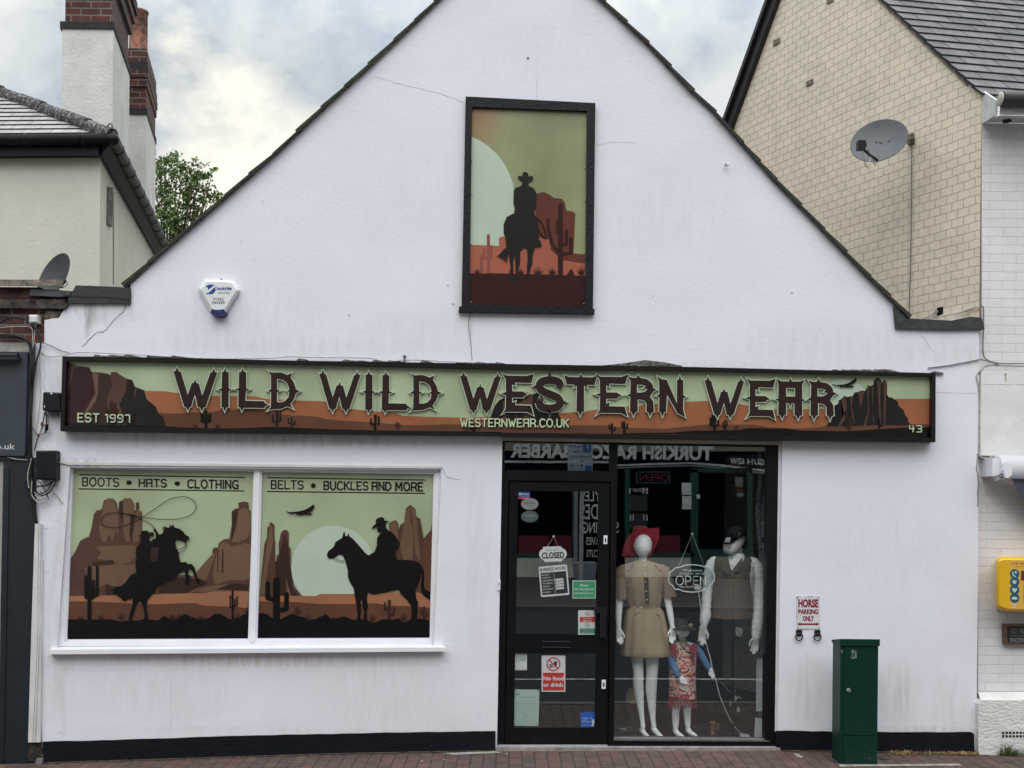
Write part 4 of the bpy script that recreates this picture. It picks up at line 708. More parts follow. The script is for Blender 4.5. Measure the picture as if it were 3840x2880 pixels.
m = M(); m.prism([(1866, 2175), (1877, 2175), (1876, 2213), (1865, 2213)], -.012, .03); m.prism([(1869, 2187), (1874, 2187), (1874, 2193), (1869, 2193)], -.015, -.0115, 1)
m.build('doorbell', [m_upvc, mat('bell_button', (.3, .3, .34), .4)], label='slim white doorbell on the black frame beside the door hinges', category='doorbell')
# room behind the glass
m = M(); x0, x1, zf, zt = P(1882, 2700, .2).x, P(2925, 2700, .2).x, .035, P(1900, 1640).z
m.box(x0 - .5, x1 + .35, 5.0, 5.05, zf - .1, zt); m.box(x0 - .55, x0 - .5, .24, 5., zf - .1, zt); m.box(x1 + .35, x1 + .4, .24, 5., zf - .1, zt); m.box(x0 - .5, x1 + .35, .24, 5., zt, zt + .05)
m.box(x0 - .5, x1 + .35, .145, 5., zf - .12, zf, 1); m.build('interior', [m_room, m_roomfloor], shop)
m = M(); Yc = .42
m.hexa([P(2837, 2470, Yc), P(2868, 2470, Yc), P(2868, 2668, Yc), P(2835, 2668, Yc)], [P(2837, 2470, Yc + .3), P(2868, 2470, Yc + .3), P(2868, 2668, Yc + .3), P(2835, 2668, Yc + .3)])
m.hexa([P(2832, 2690, Yc - .02), P(2875, 2700, Yc - .02), P(2875, 2768, Yc - .02), P(2828, 2768, Yc - .02)], [P(2832, 2690, Yc + .32), P(2875, 2700, Yc + .32), P(2875, 2768, Yc + .32), P(2828, 2768, Yc + .32)]); m.build('pillar', mat('grey_inner_pillar', (.75, .76, .78), .8), shop)
def swirl(name, cols, sc=14.):
    ma = mat(name, cols[0], .8, .1, 3); t = ma.node_tree; b = t.nodes['Principled BSDF']; g = N(t, 'ShaderNodeNewGeometry'); n = N(t, 'ShaderNodeTexNoise'); n.inputs['Scale'].default_value = sc; n.inputs['Detail'].default_value = 2.5; n.inputs['Distortion'].default_value = 2.5; L(t, g.outputs['Position'], n.inputs[0])
    r = ramp(t, n.outputs[0], [(.30 + .4 * i / (len(cols) - 1), c) for i, c in enumerate(cols)]); r.color_ramp.interpolation = 'CONSTANT'; L(t, r.outputs[0], b.inputs['Base Color']); return ma
m = M(); rg = []
for i in range(24):
    y = 1688 + i * 44; rg.append([P(2838 + 6 * math.sin(i * .9) + k * (8 if y < 2300 else 7), y, .68 + .03 * math.sin(k * 2.2 + i * .3)) for k in range(6)])
m.rings(rg, 0, False, True, False); m.build('hanging_fabric', swirl('patterned_fabric', [(.09, .09, .10), (.20, .22, .22), (.60, .60, .60), (.10, .26, .42), (.65, .62, .60), (.12, .12, .13), (.45, .12, .08), (.10, .10, .11)]), label='crumpled patterned fabric hanging beside the grey inner pillar of the display', category='fabric')

# ================================================================== notices on the door and glass
def tilt(x0, y0, x1, y1, a):
    """returns a pixel mapper for a card of corners 0..1 turned a degrees clockwise about its middle"""
    cx, cy, w, h = (x0 + x1) / 2, (y0 + y1) / 2, x1 - x0, y1 - y0; c, s = math.cos(R(a)), math.sin(R(a))
    return lambda u, v: (cx + (u - .5) * w * c - (v - .5) * h * s, cy + (u - .5) * w * s + (v - .5) * h * c)
def Q(A, T, u0, v0, u1, v1, ma): A.a([T(u0, v0), T(u1, v0), T(u1, v1), T(u0, v1)], ma)
def TX(A, T, s, u0, v0, u1, v1, ma, b=.02): A.text(s, T(u0, v0), T(u1, v0), T(u0, v1), ma, b)
def frac(x0, y0, x1, y1): return lambda u, v: (x0 + u * (x1 - x0), y0 + v * (y1 - y0))
c_wh = flat('card_white', (.50, .54, .54)); c_rd = flat('card_red', (.42, .03, .035)); c_gn = flat('card_green', (.03, .26, .12)); c_gd = flat('card_dark_green', (.02, .16, .10)); c_bk = flat('card_black', (.02, .02, .024)); c_bl = flat('card_blue', (.02, .09, .38)); c_pg = flat('card_pale_green', (.30, .40, .36)); c_gt = flat('card_green_text', (.12, .25, .22)); c_gr = flat('card_grey', (.20, .22, .22)); c_dg = flat('card_smoke', (.06, .085, .09))
def sticker(name, T, Y, build, label, cat, back=None, outline=None):
    A = Art(Y); q = outline or [T(0, 0), T(1, 0), T(1, 1), T(0, 1)]; mi = A.ml(back or c_wh); A.m.prism(q, A.Y, A.Y + .0012, mi); build(A, T)
    return A.m.build(name, A.mats, label=label, category=cat)
DY = .0595
def b1(A, T):
    Q(A, T, 0, 0, 1, .74, c_bl); Q(A, T, 0, .74, 1, 1, c_rd); q = T(.17, .34); A.disc(q[0], q[1], 5, c_wh); TX(A, T, 'Simmons', .30, .2, .93, .48, c_wh); TX(A, T, 'Security', .2, .54, .85, .7, c_gr, 0); TX(A, T, 'protected', .25, .82, .8, .93, c_wh, 0)
sticker('sticker', frac(1943, 1841, 1987, 1872), DY, b1, 'small blue and red security sticker above the ovals on the door glass', 'sticker')
for y0, y1, bg_, fg, lb in ((1868, 1912, c_gr, c_bk, 'pale grey oval sticker, the upper of two ovals on the door glass'), (1915, 1959, c_dg, c_gr, 'dark smoky oval sticker below the pale one on the door glass')):
    def b2(A, T, fg=fg): TX(A, T, 'JOHN B', .36, .18, .64, .25, fg, 0); TX(A, T, 'STETSON', .17, .34, .82, .52, fg); TX(A, T, 'company', .33, .58, .67, .67, fg, 0); TX(A, T, 'USA', .44, .74, .56, .80, fg, 0)
    T = frac(1954, y0, 2019, y1); sticker('oval_sticker', T, DY - (.001 if y0 < 1900 else 0), b2, lb, 'sticker', bg_, [T(.5 + .5 * math.cos(6.283 * i / 30), .5 + .5 * math.sin(6.283 * i / 30)) for i in range(30)])
# closed sign and hours board hang on cords
HY = .052
T = tilt(2022, 2047, 2125, 2108, -2)
ol = [T(u, v) for u, v in ((.15, .04), (.8, .04), (.84, .16), (.94, .24), (1, .42), (1, .62), (.93, .78), (.85, .84), (.82, .97), (.19, .97), (.16, .85), (.06, .76), (0, .58), (0, .4), (.06, .24), (.14, .17))]
def b3(A, T): TX(A, T, 'Sorry we\'re', .25, .16, .73, .34, c_bk, 0); TX(A, T, 'CLOSED', .09, .38, .91, .78, c_bk, .04)
t = thing('closed_sign', P(2073, 2110, HY), 'white scalloped sign reading CLOSED hanging on a string in the door glass', 'sign')
A = Art(HY); A.m.prism(ol, HY, HY + .003, A.ml(c_wh)); b3(A, T); A.m.build('board', A.mats, t)
m = M(); kn = P(2076, 2012, HY)
m.tube([P(2052, 2051, HY), kn, P(2094, 2051, HY)], .0014, 5)
m.ball(kn, .010, 0, 8); m.build('cord', m_cablew, t)
T = tilt(2024, 2121, 2131, 2235, -5)
t = thing('hours_board', P(2078, 2238, HY), 'white rounded board of BUSINESS HOURS hung below the closed sign', 'sign')
A = Art(HY); rc = [T(u, v) for u, v in ((.04, 0), (.96, 0), (.99, .02), (1, .06), (1, .94), (.98, .99), (.94, 1), (.06, 1), (.02, .99), (0, .95), (0, .05), (.01, .01))]
A.m.prism(rc, HY, HY + .003, A.ml(c_wh)); Q(A, T, .05, .21, .95, .94, c_dk if False else c_bk); TX(A, T, 'BUSINESS HOURS', .04, .05, .96, .16, c_bk, .03)
for i, dname in enumerate(('MONDAY', 'TUESDAY', 'WEDNESDAY', 'THURSDAY', 'FRIDAY', 'SATURDAY', 'SUNDAY')):
    v = .26 + i * .095; TX(A, T, dname, .09, v, .09 + .045 * len(dname), v + .045, c_wh, .01)
    if 2 <= i <= 5: Q(A, T, .55, v - .01, .83, v + .06, c_wh); TX(A, T, '10.00 - 5.00', .58, v + .01, .8, v + .04, c_bk, 0)
Q(A, T, .515, .24, .525, .92, c_wh); A.m.build('board', A.mats, t)
for x in (2054, 2096): m = M(); m.tube([P(x, 2105, HY + .002), P(x + 1, 2128, HY + .002)], .0014, 5); m.build('cord', m_cablew, t)
def b4(A, T): Q(A, T, .03, .04, .97, .96, c_gn); TX(A, T, 'Please', .33, .2, .68, .33, c_wh); TX(A, T, 'ring the bell and', .09, .42, .9, .58, c_wh); TX(A, T, 'we will let you in.', .09, .64, .91, .8, c_wh)
sticker('notice', frac(2147, 2177, 2234, 2244), DY, b4, 'green card asking visitors to ring the bell, on the door glass', 'notice')
def ring(A, q, r, ma, w=1.5, bar=True):
    A.line([(q[0] + r * math.cos(6.283 * i / 22), q[1] + r * math.sin(6.283 * i / 22)) for i in range(23)], w, ma)
    if bar: A.line([(q[0] - r * .7, q[1] - r * .7), (q[0] + r * .7, q[1] + r * .7)], w, ma)
def dog(A, q, s, ma): A.a([(q[0] + a * s, q[1] + b * s) for a, b in ((-5, 3), (-4, -1), (2, -1), (3, -4), (6, -3), (5, 0), (4, 4), (3, 4), (2, 1), (-2, 1), (-3, 4), (-4, 4))], ma)
def b5(A, T):
    Q(A, T, .1, .27, 1, .49, c_rd); Q(A, T, .1, .74, 1, .95, c_gd); q = T(.55, .14); dog(A, q, .8, c_bk); ring(A, q, 8, c_rd); q = T(.55, .61); dog(A, q, .8, c_bk); ring(A, q, 8, c_bk, 1.2, False)
    TX(A, T, 'No pets', .3, .30, .82, .36, c_wh); TX(A, T, 'allowed', .3, .39, .82, .46, c_wh)
    for i, s in enumerate(('Guide dogs', 'and assistance', 'animals welcome')): TX(A, T, s, .2, .76 + i * .065, .92, .80 + i * .065, c_wh, 0)
sticker('notice', frac(2168, 2289, 2230, 2380), DY, b5, 'white card with red and green bands about pets, beside the door handle', 'notice')
def b6(A, T): TX(A, T, 'VISIT', .14, .06, .84, .13, c_gr, 0); TX(A, T, 'NORTH', .09, .19, .93, .31, c_gd, .01); TX(A, T, 'CAMP', .1, .33, .9, .45, c_gd, .01); Q(A, T, .08, .50, .92, .515, c_gr); TX(A, T, 'northcamp village', .1, .9, .9, .95, c_bk, 0)
sticker('sticker', frac(1931, 2449, 1976, 2513), DY, b6, 'small pale NORTH CAMP card on the lower door glass', 'sticker')
def b7(A, T):
    q = T(.5, .24); s = 1
    A.a([(q[0] + a, q[1] + b) for a, b in ((1, -10), (14, -10), (11, 12), (4, 12))], c_bk); A.line([(q[0] + 6, q[1] - 10), (q[0] + 2, q[1] - 18)], 1.5, c_bk)
    for k in (-1, 3, 7, 11): A.a([(q[0] - 16, q[1] + k), (q[0] - 1, q[1] + k), (q[0] - 1, q[1] + k + 2.4), (q[0] - 16, q[1] + k + 2.4)], c_bk)
    ring(A, q, 24, c_rd, 5); Q(A, T, .05, .475, .95, .965, c_rd); TX(A, T, 'No food', .07, .575, .94, .69, c_wh, .035); TX(A, T, 'or drink', .07, .75, .92, .865, c_wh, .035)
sticker('notice', frac(2031, 2458, 2120, 2594), DY - .002, b7, 'No food or drink notice with a red prohibition ring on the lower door glass', 'notice', flat('notice_white', (.52, .53, .55)))
def b8(A, T):
    q = T(.12, .14)
    for dx in (-5, 0, 5): A.disc(q[0] + dx, q[1] - (dx == 0) * 2, 3.4, c_gt)
    TX(A, T, 'LINE DANCING', .17, .185, .96, .235, c_gt, .01)
    for i, (u0, u1, v, h) in enumerate(((.12, .86, .3, .016), (.3, .7, .33, .014), (.08, .92, .375, .03), (.06, .94, .45, .016), (.1, .93, .485, .016), (.12, .9, .52, .016), (.07, .93, .59, .018), (.28, .7, .64, .014), (.06, .94, .80, .014), (.2, .8, .84, .013), (.08, .92, .885, .015), (.05, .9, .93, .013))): TX(A, T, 'all levels of dancing every week at the hall'[:int(44 * (u1 - u0))], u0, v, u1, v + h, c_gt, 0)
    q = T(.47, .72); ring(A, q, 6, c_gt, 1, False)
    for u, v in ((.07, .03), (.94, .03), (.05, .96), (.93, .96)): q = T(u, v); A.disc(q[0], q[1], 2, c_bk)
sticker('notice', lambda u, v: (1930 - 4 * v + u * 93, 2585 + v * 136 + 1.5 * u), DY, b8, 'tall pale green notice of small print on the lower door glass', 'notice', c_pg)
def b9(A, T):
    for i, (s, u1) in enumerate((('Contact', .6), ('made', .42), ('payments', .78))): TX(A, T, s, .08, .36 + i * .13, u1, .43 + i * .13, c_wh, .01)
    q = [T(.80, .52), T(.95, .5), T(.95, .72), T(.86, .95), T(.72, .96), T(.82, .75)]; A.a(q, c_wh); A.line([T(.70, .34), T(.82, .5)], 1.2, c_wh); TX(A, T, 'accepted here', .12, .86, .62, .91, c_wh, 0)
sticker('sticker', tilt(2177, 2671, 2231, 2726, -2), DY, b9, 'square blue contactless sticker low on the door glass', 'sticker', c_bl)
# neon-style open sign on a cord inside the display window
NY = .16
t = thing('open_sign', P(2595, 2225, NY), 'clear OPEN sign with pale tube outline hanging inside the display window', 'sign')
nm = mat('pale_tube', (.80, .88, .88), .4, .03)
def npath(q, r=.0038, close=False): 
    m.tube(spl([P(x, y, NY) for x, y in q], 5), r, 6)
m = M()
ce = (2595, 2170)
ol = [(2507, 2170), (2512, 2148), (2523, 2139), (2535, 2129), (2548, 2128), (2565, 2121), (2595, 2118), (2625, 2121), (2642, 2126), (2655, 2127), (2667, 2139), (2676, 2152), (2679, 2170), (2674, 2184), (2662, 2195), (2655, 2208), (2640, 2210), (2625, 2217), (2595, 2221), (2563, 2217), (2546, 2210), (2532, 2210), (2522, 2196), (2511, 2187), (2507, 2170)]
npath(ol, .0045)
for q in ([(2535, 2176), (2538, 2165), (2549, 2160), (2560, 2166), (2563, 2177), (2559, 2189), (2548, 2194), (2538, 2188), (2535, 2176)], [(2572, 2193), (2572, 2162), (2586, 2163), (2591, 2171), (2586, 2179), (2573, 2180)]): npath(q, .0036)
for q in ([(2601, 2162), (2601, 2193)], [(2601, 2162), (2619, 2162)], [(2601, 2177), (2617, 2177)], [(2601, 2193), (2619, 2193)], [(2627, 2194), (2627, 2162)], [(2627, 2162), (2646, 2194)], [(2646, 2194), (2646, 2162)]): m.tube([P(x, y, NY) for x, y in q], .0036, 6)
m.build('tube', nm, t)
A = Art(NY + .004); A.text('Welcome', (2560, 2134), (2632, 2134), (2560, 2143), nm, 0); A.text('Come in, we are', (2548, 2146), (2648, 2146), (2548, 2155), nm, 0)
for x in (2558, 2580, 2600, 2625): A.line([tuple(p) for p in spl([Vector((x - 10, 2202)), Vector((x - 4, 2198)), Vector((x, 2204)), Vector((x + 5, 2200)), Vector((x + 9, 2203))], 4)], 1.6, nm)
A.m.build('script', A.mats, t)
m = M(); m.prism([(2604, 2197), (2627, 2194), (2630, 2210), (2606, 2213)], NY - .008, NY - .006); m.build('label_tag', flat('tag_white', (.5, .5, .5)), t)
m = M(); m.prism(ol[:-1], NY + .010, NY + .013); m.build('backing', glassmat('clear_backing', .02, (.80, .84, .85)), t)
m = M(); hk = P(2596, 2003, NY)
for a, b in (((2596, 2003), (2543, 2127)), ((2596, 2003), (2641, 2123))):
    n = 24; m.tube([P(a[0] + (b[0] - a[0]) * i / n, a[1] + (b[1] - a[1]) * i / n, NY + .002 * (i % 2)) for i in range(n + 1)], .0022, 5)
m.ball(hk, .013, 0, 10, (1, .5, 1)); m.build('cord', mat('twine', (.36, .34, .30), .8), t)
m = M(); m.tube(spl([P(x, y, Y) for x, y, Y in ((2618, 2212, .17), (2624, 2250, .18), (2631, 2310, .2), (2640, 2365, .22), (2650, 2420, .25), (2664, 2470, .27), (2671, 2505, .27), (2683, 2545, .28), (2700, 2610, .3), (2722, 2665, .34), (2742, 2705, .38), (2770, 2742, .42), (2797, 2757, .45))], 6), .0042, 6); m.tube(spl([P(x, y, .9) for x, y in ((2620, 2549), (2690, 2552), (2716, 2572), (2735, 2592), (2760, 2593))], 5), .003, 5)
m.build('power_cable', mat('white_flex', (.75, .75, .75), .5), label='long white cable trailing from the open sign to the socket on the floor', category='cable')
m = M(); m.prism([(2780, 2757), (2812, 2760), (2814, 2768), (2777, 2768)], .42, .50); m.build('socket_block', flat('socket_white', (.85, .85, .85)), label='white extension socket on the display floor at the end of the white cable', category='socket')

# ================================================================== mannequins
SK = mat('mannequin_white', (.92, .93, .93), .38, .04, 3)
SKF = mat('mannequin_flesh', (.42, .36, .33), .45, .06, 3)
def limb(m, pts, Y, n=12, ell=1.):
    """pts: (px, py, depth offset m, radius px); a round-ended tapering limb"""
    v = spl([Vector(p) for p in pts], 4) if False else None
    P3, rr = [], []
    q = [Vector((a, b, c)) for a, b, c, d in pts]; sp = spl(q, 5); rs = spl([Vector((d, 0, 0)) for a, b, c, d in pts], 5)
    for p, r_ in zip(sp, rs): P3.append(P(p.x, p.y, Y + p.z)); rr.append(max(r_.x, .8) / S(Y + p.z))
    t0 = (P3[0] - P3[1]).normalized(); t1 = (P3[-1] - P3[-2]).normalized()
    P3 = [P3[0] + t0 * rr[0] * .85, P3[0] + t0 * rr[0] * .55] + P3 + [P3[-1] + t1 * rr[-1] * .55, P3[-1] + t1 * rr[-1] * .85]; rr = [rr[0] * .35, rr[0] * .8] + rr + [rr[-1] * .8, rr[-1] * .35]
    m.tube(P3, rr, n, 0, True, ell)
def hoop(cx, py, rx, ry, Y, n=24, cyo=0., fold=0., ph=0., nf=9, sk=1.):
    """horizontal ellipse: centre px, half width px, depth half axis m"""
    c = P(cx, py, Y + cyo); s = S(Y); o = []
    for i in range(n):
        a = 2 * math.pi * i / n; k = 1 + fold * math.sin(nf * a + ph); o.append(c + Vector((rx / s * k * math.cos(a), ry * k * math.sin(a), 0)))
    return o
def solid(name, m, ma, parent, vox=.006, smooth=3, **kw):
    """one continuous body: the shaped pieces are fused into a single skin"""
    tmp = m.build('tmp', ma, None, loc=(0, 0, 0)); r = tmp.modifiers.new('r', 'REMESH'); r.mode = 'VOXEL'; r.voxel_size = vox; r.use_smooth_shade = True
    q = tmp.modifiers.new('s', 'SMOOTH'); q.iterations = smooth; q.factor = .5
    me = bpy.data.meshes.new_from_object(tmp.evaluated_get(bpy.context.evaluated_depsgraph_get())); me.name = name
    bpy.data.objects.remove(tmp); me.materials.clear(); me.materials.append(ma); me.polygons.foreach_set('use_smooth', [True] * len(me.polygons))
    me.transform(Matrix.Translation(-parent.location)); o = bpy.data.objects.new(name, me); COL.objects.link(o); o.parent = parent
    for a, b in kw.items(): o[a] = b
    return o
def hand(m, x, y, dx, dy, L_, Y, thumb=1, curl=.02, spread=1.):
    """x, y wrist px; (dx, dy) unit direction to the finger tips; L_ hand length px"""
    nx, ny = -dy * thumb, dx * thumb
    f = lambda a, b, c, r_: (x + dx * a * L_ + nx * b * L_, y + dy * a * L_ + ny * b * L_, c, r_ * L_)
    for b in (-.10, 0, .10): limb(m, [f(-.05, b * .6, 0, .13), f(.2, b, 0, .12), f(.48, b * 1.35, 0, .095)], Y, 8, .6 if False else 1.)
    for b, l, r_ in ((.17, .86, .052), (.06, .98, .055), (-.05, .94, .052), (-.16, .80, .046)):
        limb(m, [f(.44, b, 0, r_ * 1.15), f(.44 + (l - .44) * .5, b * spread * 1.1, -curl * .4, r_), f(l, b * spread * 1.15, -curl, r_ * .82)], Y, 8)
    limb(m, [f(.10, .14, 0, .075), f(.34, .28, -curl * .5, .06), f(.56, .30, -curl, .048)], Y, 8)
# ---- woman mannequin in the khaki dress
FY = .32; fm = thing('mannequin', P(2420, 2768, FY), 'white female mannequin in a khaki shirt dress and wide red hat', 'mannequin')
m = M()
s = S(FY)
m.rings([hoop(2411 + o, y, rx, ry, FY, 20, cy) for y, rx, ry, cy, o in ((2004, 4, .015, .02, 2), (2008, 16, .05, .02, 2), (2018, 27, .08, .015, 2), (2034, 33, .095, .01, 1), (2050, 34, .095, .0, 0), (2064, 31, .088, -.005, 0), (2076, 25, .07, -.01, -1), (2084, 16, .045, -.02, -1), (2088, 6, .02, -.03, -1))])
limb(m, [(2411, 2075, .01, 17), (2411, 2100, .01, 15), (2411, 2125, .01, 19)], FY)
m.rings([hoop(2411, y, rx, ry, FY, 24, cy) for y, rx, ry, cy in ((2108, 16, .06, .01), (2116, 50, .075, .01), (2128, 74, .09, .01), (2150, 76, .105, 0), (2190, 62, .12, -.01), (2230, 52, .10, 0), (2270, 47, .09, 0), (2320, 60, .11, .01), (2380, 72, .12, .01), (2425, 66, .115, .01), (2440, 52, .10, .01))])
limb(m, [(2338, 2135, 0, 20), (2330, 2190, 0, 17), (2324, 2250, -.02, 14), (2320, 2310, -.05, 12), (2320, 2362, -.07, 8.5)], FY)
hand(m, 2321, 2362, .10, .995, 58, FY - .07, -1, .04)
limb(m, [(2484, 2135, 0, 20), (2494, 2190, 0, 17), (2504, 2250, -.02, 14), (2515, 2310, -.05, 12), (2522, 2355, -.07, 8.5)], FY)
hand(m, 2523, 2356, -.02, 1., 60, FY - .07, 1, .04)
limb(m, [(2386, 2440, .01, 30), (2390, 2480, .0, 22.5), (2394, 2525, -.01, 20), (2393, 2560, .0, 20), (2396, 2600, .01, 18.5), (2402, 2650, .01, 13), (2408, 2700, .0, 9.5), (2411, 2726, -.01, 10)], FY)
limb(m, [(2408, 2735, .02, 11), (2414, 2748, -.03, 10), (2422, 2757, -.09, 9.5), (2430, 2761, -.14, 6)], FY)
limb(m, [(2440, 2440, .01, 30), (2446, 2480, .0, 25), (2445, 2525, -.01, 22), (2442, 2580, .01, 21.5), (2444, 2630, .02, 17), (2448, 2690, .01, 11), (2452, 2722, 0, 10)], FY)
limb(m, [(2450, 2730, .02, 11), (2460, 2744, -.03, 10.5), (2472, 2756, -.09, 9.5), (2481, 2762, -.14, 6)], FY)
m.ball(P(2379, 2048, FY + .01), .018, 0, 8, (.5, 1, 1.5))
solid('body', m, SK, fm, .0062)
# hat: crown and curled brim
m = M(); red = mat('red_felt', (.30, .010, .022), .8, .15, 8, sheen=.3)
hb = []
for k, (f, up) in enumerate(((.62, .0), (.8, .01), (1., .03))):
    r_ = []
    for i in range(40):
        a = 2 * math.pi * i / 40; ca, sa = math.cos(a), math.sin(a)
        r_.append(P(2408 + 80 * f * ca, 2050 - 30 * f + (14 if sa < 0 else -22 * f) * abs(sa) - (34 * (f - .62) / .38 if ca > .2 else 8) * abs(ca) ** 1.5 + (34 * f if ca < -.1 else 30 * f) * (1 - abs(ca) ** .8) * (1 if sa > 0 else -.2), FY + .04 + .17 * f * sa))
    hb.append(r_)
m = M()
bk = [(2334, 2086), (2338, 2050), (2352, 2018), (2368, 1998), (2384, 1990), (2398, 1976), (2412, 1974), (2424, 1980), (2446, 1980), (2468, 1979), (2473, 1990), (2470, 2020), (2460, 2050), (2446, 2076), (2430, 2090), (2360, 2086)]
bk = cspl(bk, 3); cf = (2408, 2040)
rings_ = []
for f, y in ((1., .06), (.93, .11), (.78, .15), (.6, .165), (.4, .165)): rings_.append([P(cf[0] + (a - cf[0]) * f, cf[1] + (b - cf[1]) * f, FY + y) for a, b in bk])
m.rings(rings_, 0, True)
m.rings([[p + Vector((0, .006, 0)) for p in r_] for r_ in rings_], 0, False)
m.rings([hoop(2402, y, rx, ry, FY, 24, .16) for y, rx, ry in ((2022, 33, .09), (2000, 33, .085), (1988, 31, .08), (1978, 26, .07), (1973, 20, .05), (1978, 8, .02))])
m.build('hat', red, fm)
kh = mat('khaki_cotton', (.43, .32, .205), .85, .10, 5, .3, 120); kh2 = mat('brown_sleeve_cotton', (.33, .225, .16), .85, .1, 5)
m = M()
m.rings([hoop(2411 + ox, y, rx, ry, FY, 48, cy, fo, 0, 11) for y, rx, ry, cy, fo, ox in ((2101, 22, .075, 0, 0, 0), (2108, 40, .085, 0, 0, 0), (2118, 74, .10, 0, 0, 0), (2135, 84, .115, 0, .004, 0), (2170, 80, .13, -.01, .006, 2), (2210, 70, .125, -.01, .010, 4), (2250, 66, .12, 0, .03, 4), (2268, 60, .10, 0, .045, 5), (2274, 56, .093, 0, .05, 6), (2280, 60, .10, 0, .05, 6), (2292, 69, .118, 0, .05, 7), (2330, 77, .137, 0, .045, 10), (2390, 86, .15, 0, .04, 12), (2440, 91, .155, 0, .045, 13), (2452, 92, .157, 0, .05, 13), (2458, 91, .15, 0, .05, 13))], 0, False)
m.build('dress', kh, fm)
m = M(); m.rings([hoop(cx, y, rx, ry, FY, 30, 0, fo, 1, 6) for cx, y, rx, ry, fo in ((2345, 2118, 12, .05, 0), (2336, 2128, 22, .07, .02), (2331, 2160, 25, .08, .03), (2330, 2205, 25, .085, .04), (2329, 2245, 24, .08, .05))], 0, False); m.build('sleeve', kh2, fm); m = M()
m.rings([hoop(cx, y, rx, ry, FY, 30, 0, fo, 1, 6) for cx, y, rx, ry, fo in ((2478, 2118, 12, .05, 0), (2487, 2128, 22, .07, .02), (2494, 2160, 25, .08, .03), (2502, 2200, 27, .085, .05), (2508, 2236, 29, .085, .07))], 0, False); m.build('sleeve', kh2, fm)
dn = FY - .135; A = Art(dn, .0012); c_pl = mat('dark_placket', (.045, .025, .02), .7); c_st = mat('stitching', (.30, .28, .25), .8); c_tr = mat('grey_yoke', (.20, .19, .17), .9); c_ro = mat('rose_embroidery', (.36, .10, .11), .9, .4, 60)
for q in ((2368, 2128), (2374, 2120), (2360, 2138), (2458, 2122), (2464, 2130), (2474, 2140)): A.disc(q[0], q[1], 6, c_ro, 5, 7)
A.a([(2415, 2166), (2431, 2166), (2435, 2266), (2419, 2266)], c_pl)
for y in (2122, 2153, 2182, 2216, 2249): q = (2417 + (y - 2122) * .07, y); A.disc(q[0], q[1], 2.4, SK)
A.line([(2412, 2120), (2413, 2166), (2417, 2266)], 1.8, c_st); A.line([(2424, 2120), (2432, 2166), (2437, 2266)], 1.8, c_st)
for q in ([(2373, 2110), (2394, 2140), (2411, 2124)], [(2447, 2108), (2440, 2140), (2424, 2122)], [(2358, 2192), (2376, 2190), (2410, 2182)], [(2438, 2184), (2470, 2194), (2488, 2186)]): A.line(q, 1.8, c_st)
for q in ([(2376, 2308), (2398, 2296)], [(2458, 2303), (2476, 2312)]): A.line(q, 3, c_pl)
A.m.build('dress_trim', A.mats, fm)
# ---- man mannequin: torso on a stand, shirt, waistcoat and cap
MY = .40; mm = thing('mannequin', P(2750, 2772, MY), 'male mannequin torso in white shirt, brown striped waistcoat and dark cap', 'mannequin')
m = M()
m.rings([hoop(2752 + o, y, rx, ry, MY, 22, cy) for y, rx, ry, cy, o in ((1980, 8, .03, .03, 4), (1990, 26, .08, .03, 4), (2010, 36, .10, .02, 3), (2030, 38, .105, .01, 1), (2048, 35, .10, -.01, -4), (2062, 30, .085, -.03, -10), (2072, 22, .06, -.05, -13), (2078, 10, .03, -.06, -13))])
limb(m, [(2725, 2048, -.11, 5), (2723, 2058, -.115, 5.5), (2728, 2066, -.11, 4)], MY)
limb(m, [(2765, 2060, .01, 20), (2764, 2085, .01, 19), (2762, 2115, .01, 22)], MY)
m.rings([hoop(2752, y, rx, ry, MY, 24, cy) for y, rx, ry, cy in ((2092, 22, .07, .01), (2104, 66, .085, .01), (2120, 90, .10, .01), (2160, 86, .12, 0), (2230, 72, .12, 0), (2290, 66, .11, 0), (2318, 60, .10, 0))])
limb(m, [(2640, 2300, -.05, 11), (2637, 2350, -.07, 8)], MY); hand(m, 2637, 2352, -.10, .995, 72, MY - .07, -1, .05)
limb(m, [(2838, 2340, -.05, 12), (2836, 2385, -.07, 8)], MY); hand(m, 2836, 2386, -.13, .99, 70, MY - .07, 1, .05)
solid('body', m, mat('mannequin_grey_flesh', (.62, .59, .58), .45, .05, 3), mm, .0065)
cap = mat('black_cap', (.010, .012, .016), .7, .2, 9)
m = M(); q = [(2716, 2028), (2722, 1998), (2736, 1978), (2758, 1970), (2782, 1972), (2794, 1986), (2798, 2002), (2790, 2010), (2760, 2020), (2740, 2030), (2724, 2034)]
cc = (2758, 2002)
for s1, s2 in ((1, -1),):
    rgs = []
    for f, y in ((.25, -.15), (.7, -.13), (.93, -.07), (1.0, 0.), (.97, .06), (.8, .12), (.3, .15)): rgs.append([P(cc[0] + (a - cc[0]) * f, cc[1] + (b - cc[1]) * f, MY + y) for a, b in cspl(q, 3)])
    m.rings(rgs, 0, True)
m.rings([[P(x, y, MY + Y) for x, y, Y in ((2712, 2037, -.15), (2722, 2026, -.14), (2752, 2018, -.12), (2772, 2018, -.08), (2760, 2026, -.08), (2740, 2036, -.12), (2722, 2040, -.16))], [P(x, y + 3, MY + Y) for x, y, Y in ((2712, 2037, -.15), (2722, 2026, -.14), (2752, 2018, -.12), (2772, 2018, -.08), (2760, 2026, -.08), (2740, 2036, -.12), (2722, 2040, -.16))]], 0, True)
co = m.build('cap', cap, mm)
